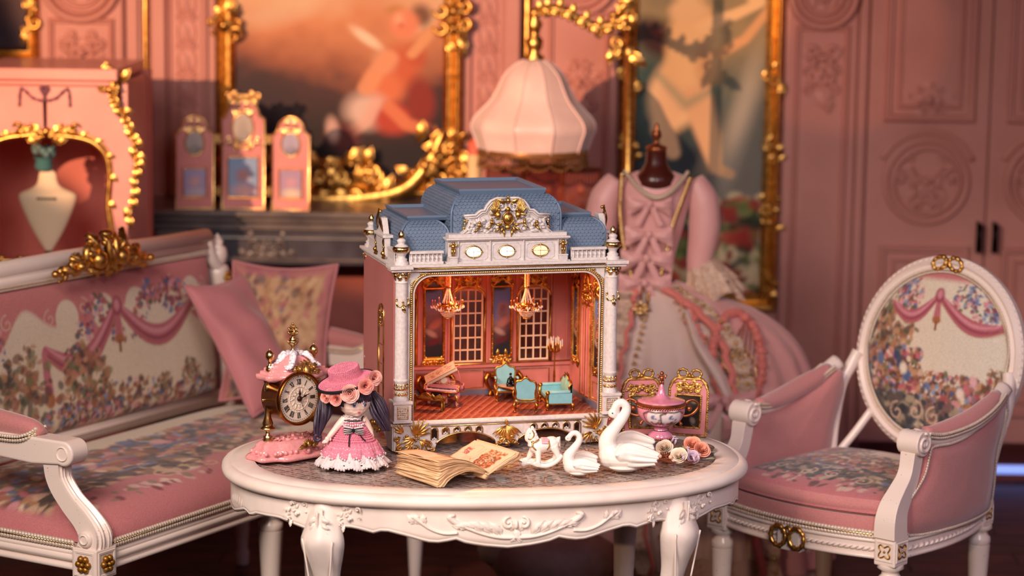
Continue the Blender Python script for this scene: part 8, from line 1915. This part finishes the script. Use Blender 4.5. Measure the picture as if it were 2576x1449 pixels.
for k in range(60): a = k*TAU/60; q.ball((60*ku*math.cos(a), 60*ku*math.sin(a), uz(1019)), (.0018, .0018, .0026), 6)
for k in range(34): a = k*TAU/34; q.ball((32*ku*math.cos(a), 32*ku*math.sin(a), uz(1099)), (.0018, .0018, .003), 6)
for a in (.6, 2.5, 4.7): q.tube([(26*ku*math.cos(a), 26*ku*math.sin(a), uz(1102)), (29*ku*math.cos(a), 29*ku*math.sin(a), uz(1112)), (31*ku*math.cos(a), 31*ku*math.sin(a), .001)], [.003, .0022, .0026], 8)
q.build('gilt_bands', gold_r, urn_)
for s2 in (1, -1):
    q = MB(); X_ = lambda x: s2*x*ku
    P_ = catmull([(X_(58), 0, uz(1018)), (X_(66), 0, uz(1008)), (X_(80), 0, uz(1004)), (X_(92), 0, uz(1012)), (X_(92), 0, uz(1024)), (X_(80), 0, uz(1038)), (X_(66), 0, uz(1044)), (X_(52), 0, uz(1046)), (X_(44), 0, uz(1054)), (X_(50), 0, uz(1064))], 5)
    q.tube(P_, lerps([.003, .0032, .0030, .0028, .0030, .003, .0026, .0028, .0026, .0030], len(P_)), 10); q.ball((X_(70), 0, uz(1026)), .0062, 10); q.ball((X_(64), 0, uz(1012)), .0038, 8); q.ball((X_(50), 0, uz(1065)), .004, 8); q.build('handle', gold_r, urn_)
q = MB(); q.ball((0, 0, uz(938)), .0046, 10); q.tube([(0, 0, uz(945)), (0, 0, uz(955))], [.0042, .0040], 10)
for s2 in (1, -1): q.tube([(s2*.003, 0, uz(946)), (s2*.0085, -.001, uz(944)), (s2*.006, -.003, uz(950))], [.0022, .0022, .0018], 8); q.tube([(s2*.002, 0, uz(955)), (s2*.0028, -.001, uz(962)), (s2*.002, 0, uz(968))], [.0028, .0022, .0022], 8); q.ball((s2*.0085, 0, uz(943)), .0024, 8)
q.build('figure_knob', gold_r, urn_)
# ---------------------------------------------------------------- pair of photo frames
def stand_frame(label, px, py, rz, cols, seed):
    p = on(px, py, TT); t = thing('standing_frame', label, 'photo frame', M=Matrix.Translation((p.x, p.y, TT)) @ Matrix.Rotation(rz, 4, 'Z') @ Matrix.Rotation(-.13, 4, 'X')); hw, h = .042, .128; F2 = FR
    out = [(-hw, 0), (hw, 0), (hw, .098), (.030, .120), (-.030, .120), (-hw, .098)]
    q = MB(); q.prism(out, .006, F2, 0); q.build('frame_board', mat('frame_rose', '#c87c80', .4), t, bevel=.001)
    q = MB(); pts = [(a*.985, b if b else .002, .006) for a, b in out]; dense = []
    for i in range(len(pts)):
        a = Vector(pts[i]); b = Vector(pts[(i+1) % len(pts)]); n = max(2, int((b-a).length/.01)); dense += [a+(b-a)*k/n for k in range(n)]
    q.tube(dense, .0026, 6, F2, closed=True, up=(0, 0, 1)); braid(q, [F2 @ p_ for p_ in dense+[dense[0]]], .0026, .005)
    iw, i0, i1 = .027, .018, .086; rect = [(-iw, i0), (iw, i0), (iw, i1), (-iw, i1)]; dense = []
    for i in range(4):
        a = Vector((*rect[i], .007)); b = Vector((*rect[(i+1) % 4], .007)); dense += [a+(b-a)*k/8 for k in range(8)]
    q.tube(dense, .0018, 6, F2, closed=True, up=(0, 0, 1)); braid(q, [F2 @ p_ for p_ in dense+[dense[0]]], .0022, .0045)
    ornate(q, 0, .100, .062, .014, F2, seed, 26, True, .006, .0022)
    for s2 in (1, -1):
        tt2 = np.linspace(0, TAU, 24, endpoint=False); q.tube([(s2*(.0145+.0105*math.cos(a)), .131+.0085*math.sin(a), .004) for a in tt2], [.0026+.0007*math.cos(8*a) for a in tt2], 8, F2, closed=True); q.tube([(0, .124, .005), (s2*.022, .122, .005), (s2*.036, .113, .005), (s2*.041, .103, .006)], [.003, .0032, .0030, .002], 8, F2)
    q.ball((0, .127, .006), .005, 8, F2); q.build('gilt_ribbon', gold_d, t)
    cv = Canvas(40, 52, cols[0]); cv.ell(*cols[1]); cv.ell(*cols[2]); cv.ell(*cols[3]); picture('photograph', cv, .052, .066, t, F2 @ Matrix.Translation((0, .052, .0063)), 40, 52)
    q = MB(); q.box(-.026, .026, -.0071, -.0069, .019, .085); q.build('glazing', glass, t)
    q = MB(); q.box(-.012, .012, .0, .003, 0, .07, XY(0, .034, .0, rx=.42)); q.build('easel_back', mat('frame_rose', '#c87c80'), t)
stand_frame('pink bow-topped photo frame behind the urn, beside the dollhouse column', 1614, 1097, .16, ['#5a4a44', (.35, .75, .3, .3, '#98a098', 0, .5, .8), (.5, .3, .22, .4, '#d8d0d4', 0, .5), (.2, .15, .3, .2, '#a8846c', 0, .6)], 3)
stand_frame('pink bow-topped photo frame with dark picture, behind the flower wreath', 1728, 1096, -.30, ['#2a2620', (.3, .8, .5, .3, '#4c463c', 0, .6), (.75, .82, .12, .1, '#8a8c7c', 0, .5), (.72, .22, .10, .14, '#a8a49c', .5, .5)], 5)
# ---------------------------------------------------------------- tray with floral wreath
tp2 = on(1715, 1150, TT); tray_ = thing('oval_tray', 'small oval pewter tray under the wreath of flowers', 'tray', (tp2.x, tp2.y+.055, TT), math.radians(12))
q = MB(); q.lathe([(.001, .002), (.060, .002), (.066, .004), (.070, .008), (.071, .0085), (.069, .0075), (.064, .0025), (.058, .0008), (.001, .0008)], 48, Matrix.Diagonal((1, .85, 1, 1))); q.build('tray_dish', mat('pewter', '#a89c94', .3, .8), tray_)
wr = thing('flower_wreath', 'wreath of peach, cream and lilac flowers lying on the oval tray', 'wreath', (tp2.x, tp2.y+.05, TT+.0035))
def wq(x, y, h=.0): p = on(x, y, TT+.0035+h); return (p.x-tp2.x, p.y-tp2.y-.05, h)
def petals(nm, px, py, h, r, m_, seed, tilt=(0, 0)): q = MB(); rose(q, Matrix.Translation(wq(px, py, h)) @ Matrix.Rotation(.7+tilt[0], 4, 'X') @ Matrix.Rotation(tilt[1], 4, 'Y'), r, 5, seed); q.build(nm, m_, wr)
peach = mat('petal_peach', '#eeaa90', .5, 0, '#e6967c', 60, .6, sss=.15); crm = mat('petal_cream', '#efe0cc', .5, 0, '#e4d0b8', 60, .6, sss=.15); lil = mat('petal_lilac', '#dcc8d8', .3, 0, '#d0b0cc', 60, .6, sss=.1)
petals('peach_flower', 1742, 1120, .018, .018, peach, 1); petals('peach_flower', 1764, 1133, .018, .017, peach, 2, (.1, .3)); petals('cream_flower', 1672, 1128, .014, .017, crm, 3, (0, -.2)); petals('cream_flower', 1708, 1148, .014, .017, crm, 4, (.2, -.2)); petals('lilac_flower', 1741, 1150, .012, .014, lil, 5, (.3, .3))
q = MB()
for i, (x, y) in enumerate(((1690, 1112), (1698, 1118), (1720, 1158), (1748, 1160), (1733, 1140), (1756, 1158))): 
    c = Vector(wq(x, y, .012)); q.tube([c, c+Vector((.004*math.cos(i), -.004, .012))], [.003, .0018], 6)
    for k in range(4): q.ball(c+Vector((.004*math.cos(i)+.0025*math.cos(k*1.57), -.004+.0025*math.sin(k*1.57), .013)), (.0022, .0022, .0012), 6)
q.build('lilac_florets', lil, wr)
q = MB(); R_ = random.Random(2)
for k in range(7): q.tube(catmull([wq(1655+k*3, 1152+R_.uniform(-6, 4), .006), wq(1685, 1160+R_.uniform(-6, 3), .004), wq(1715, 1162+R_.uniform(-5, 2), .006), wq(1750, 1158+R_.uniform(-6, 2), .006), wq(1775, 1142+R_.uniform(-5, 3), .008)], 5), .0016, 6)
for k in range(5): q.tube([wq(1668+k*2, 1150, .006), wq(1662+k*6, 1138, .014)], .0015, 6)
q.build('brown_twigs', mat('twig_brown', '#7a3c24', .5), wr)
q = MB(); 
for (x, y, h) in ((1657, 1138, .018), (1687, 1150, .014), (1660, 1148, .010)): q.ball(wq(x, y, h), .0046, 10)
q.build('berries', mat('berry_peach', '#f0bc9c', .3), wr)
q = MB()
for (x, y, a) in ((1780, 1140, .3), (1722, 1128, 1.5), (1758, 1112, .8), (1775, 1155, 0), (1732, 1132, 2)): leaf(q, 0, 0, a, .02, .008, Matrix.Translation(wq(x, y, .010)), 0, .003, 1)
q.build('pale_leaves', mat('leaf_pale', '#b8bc98', .5), wr)
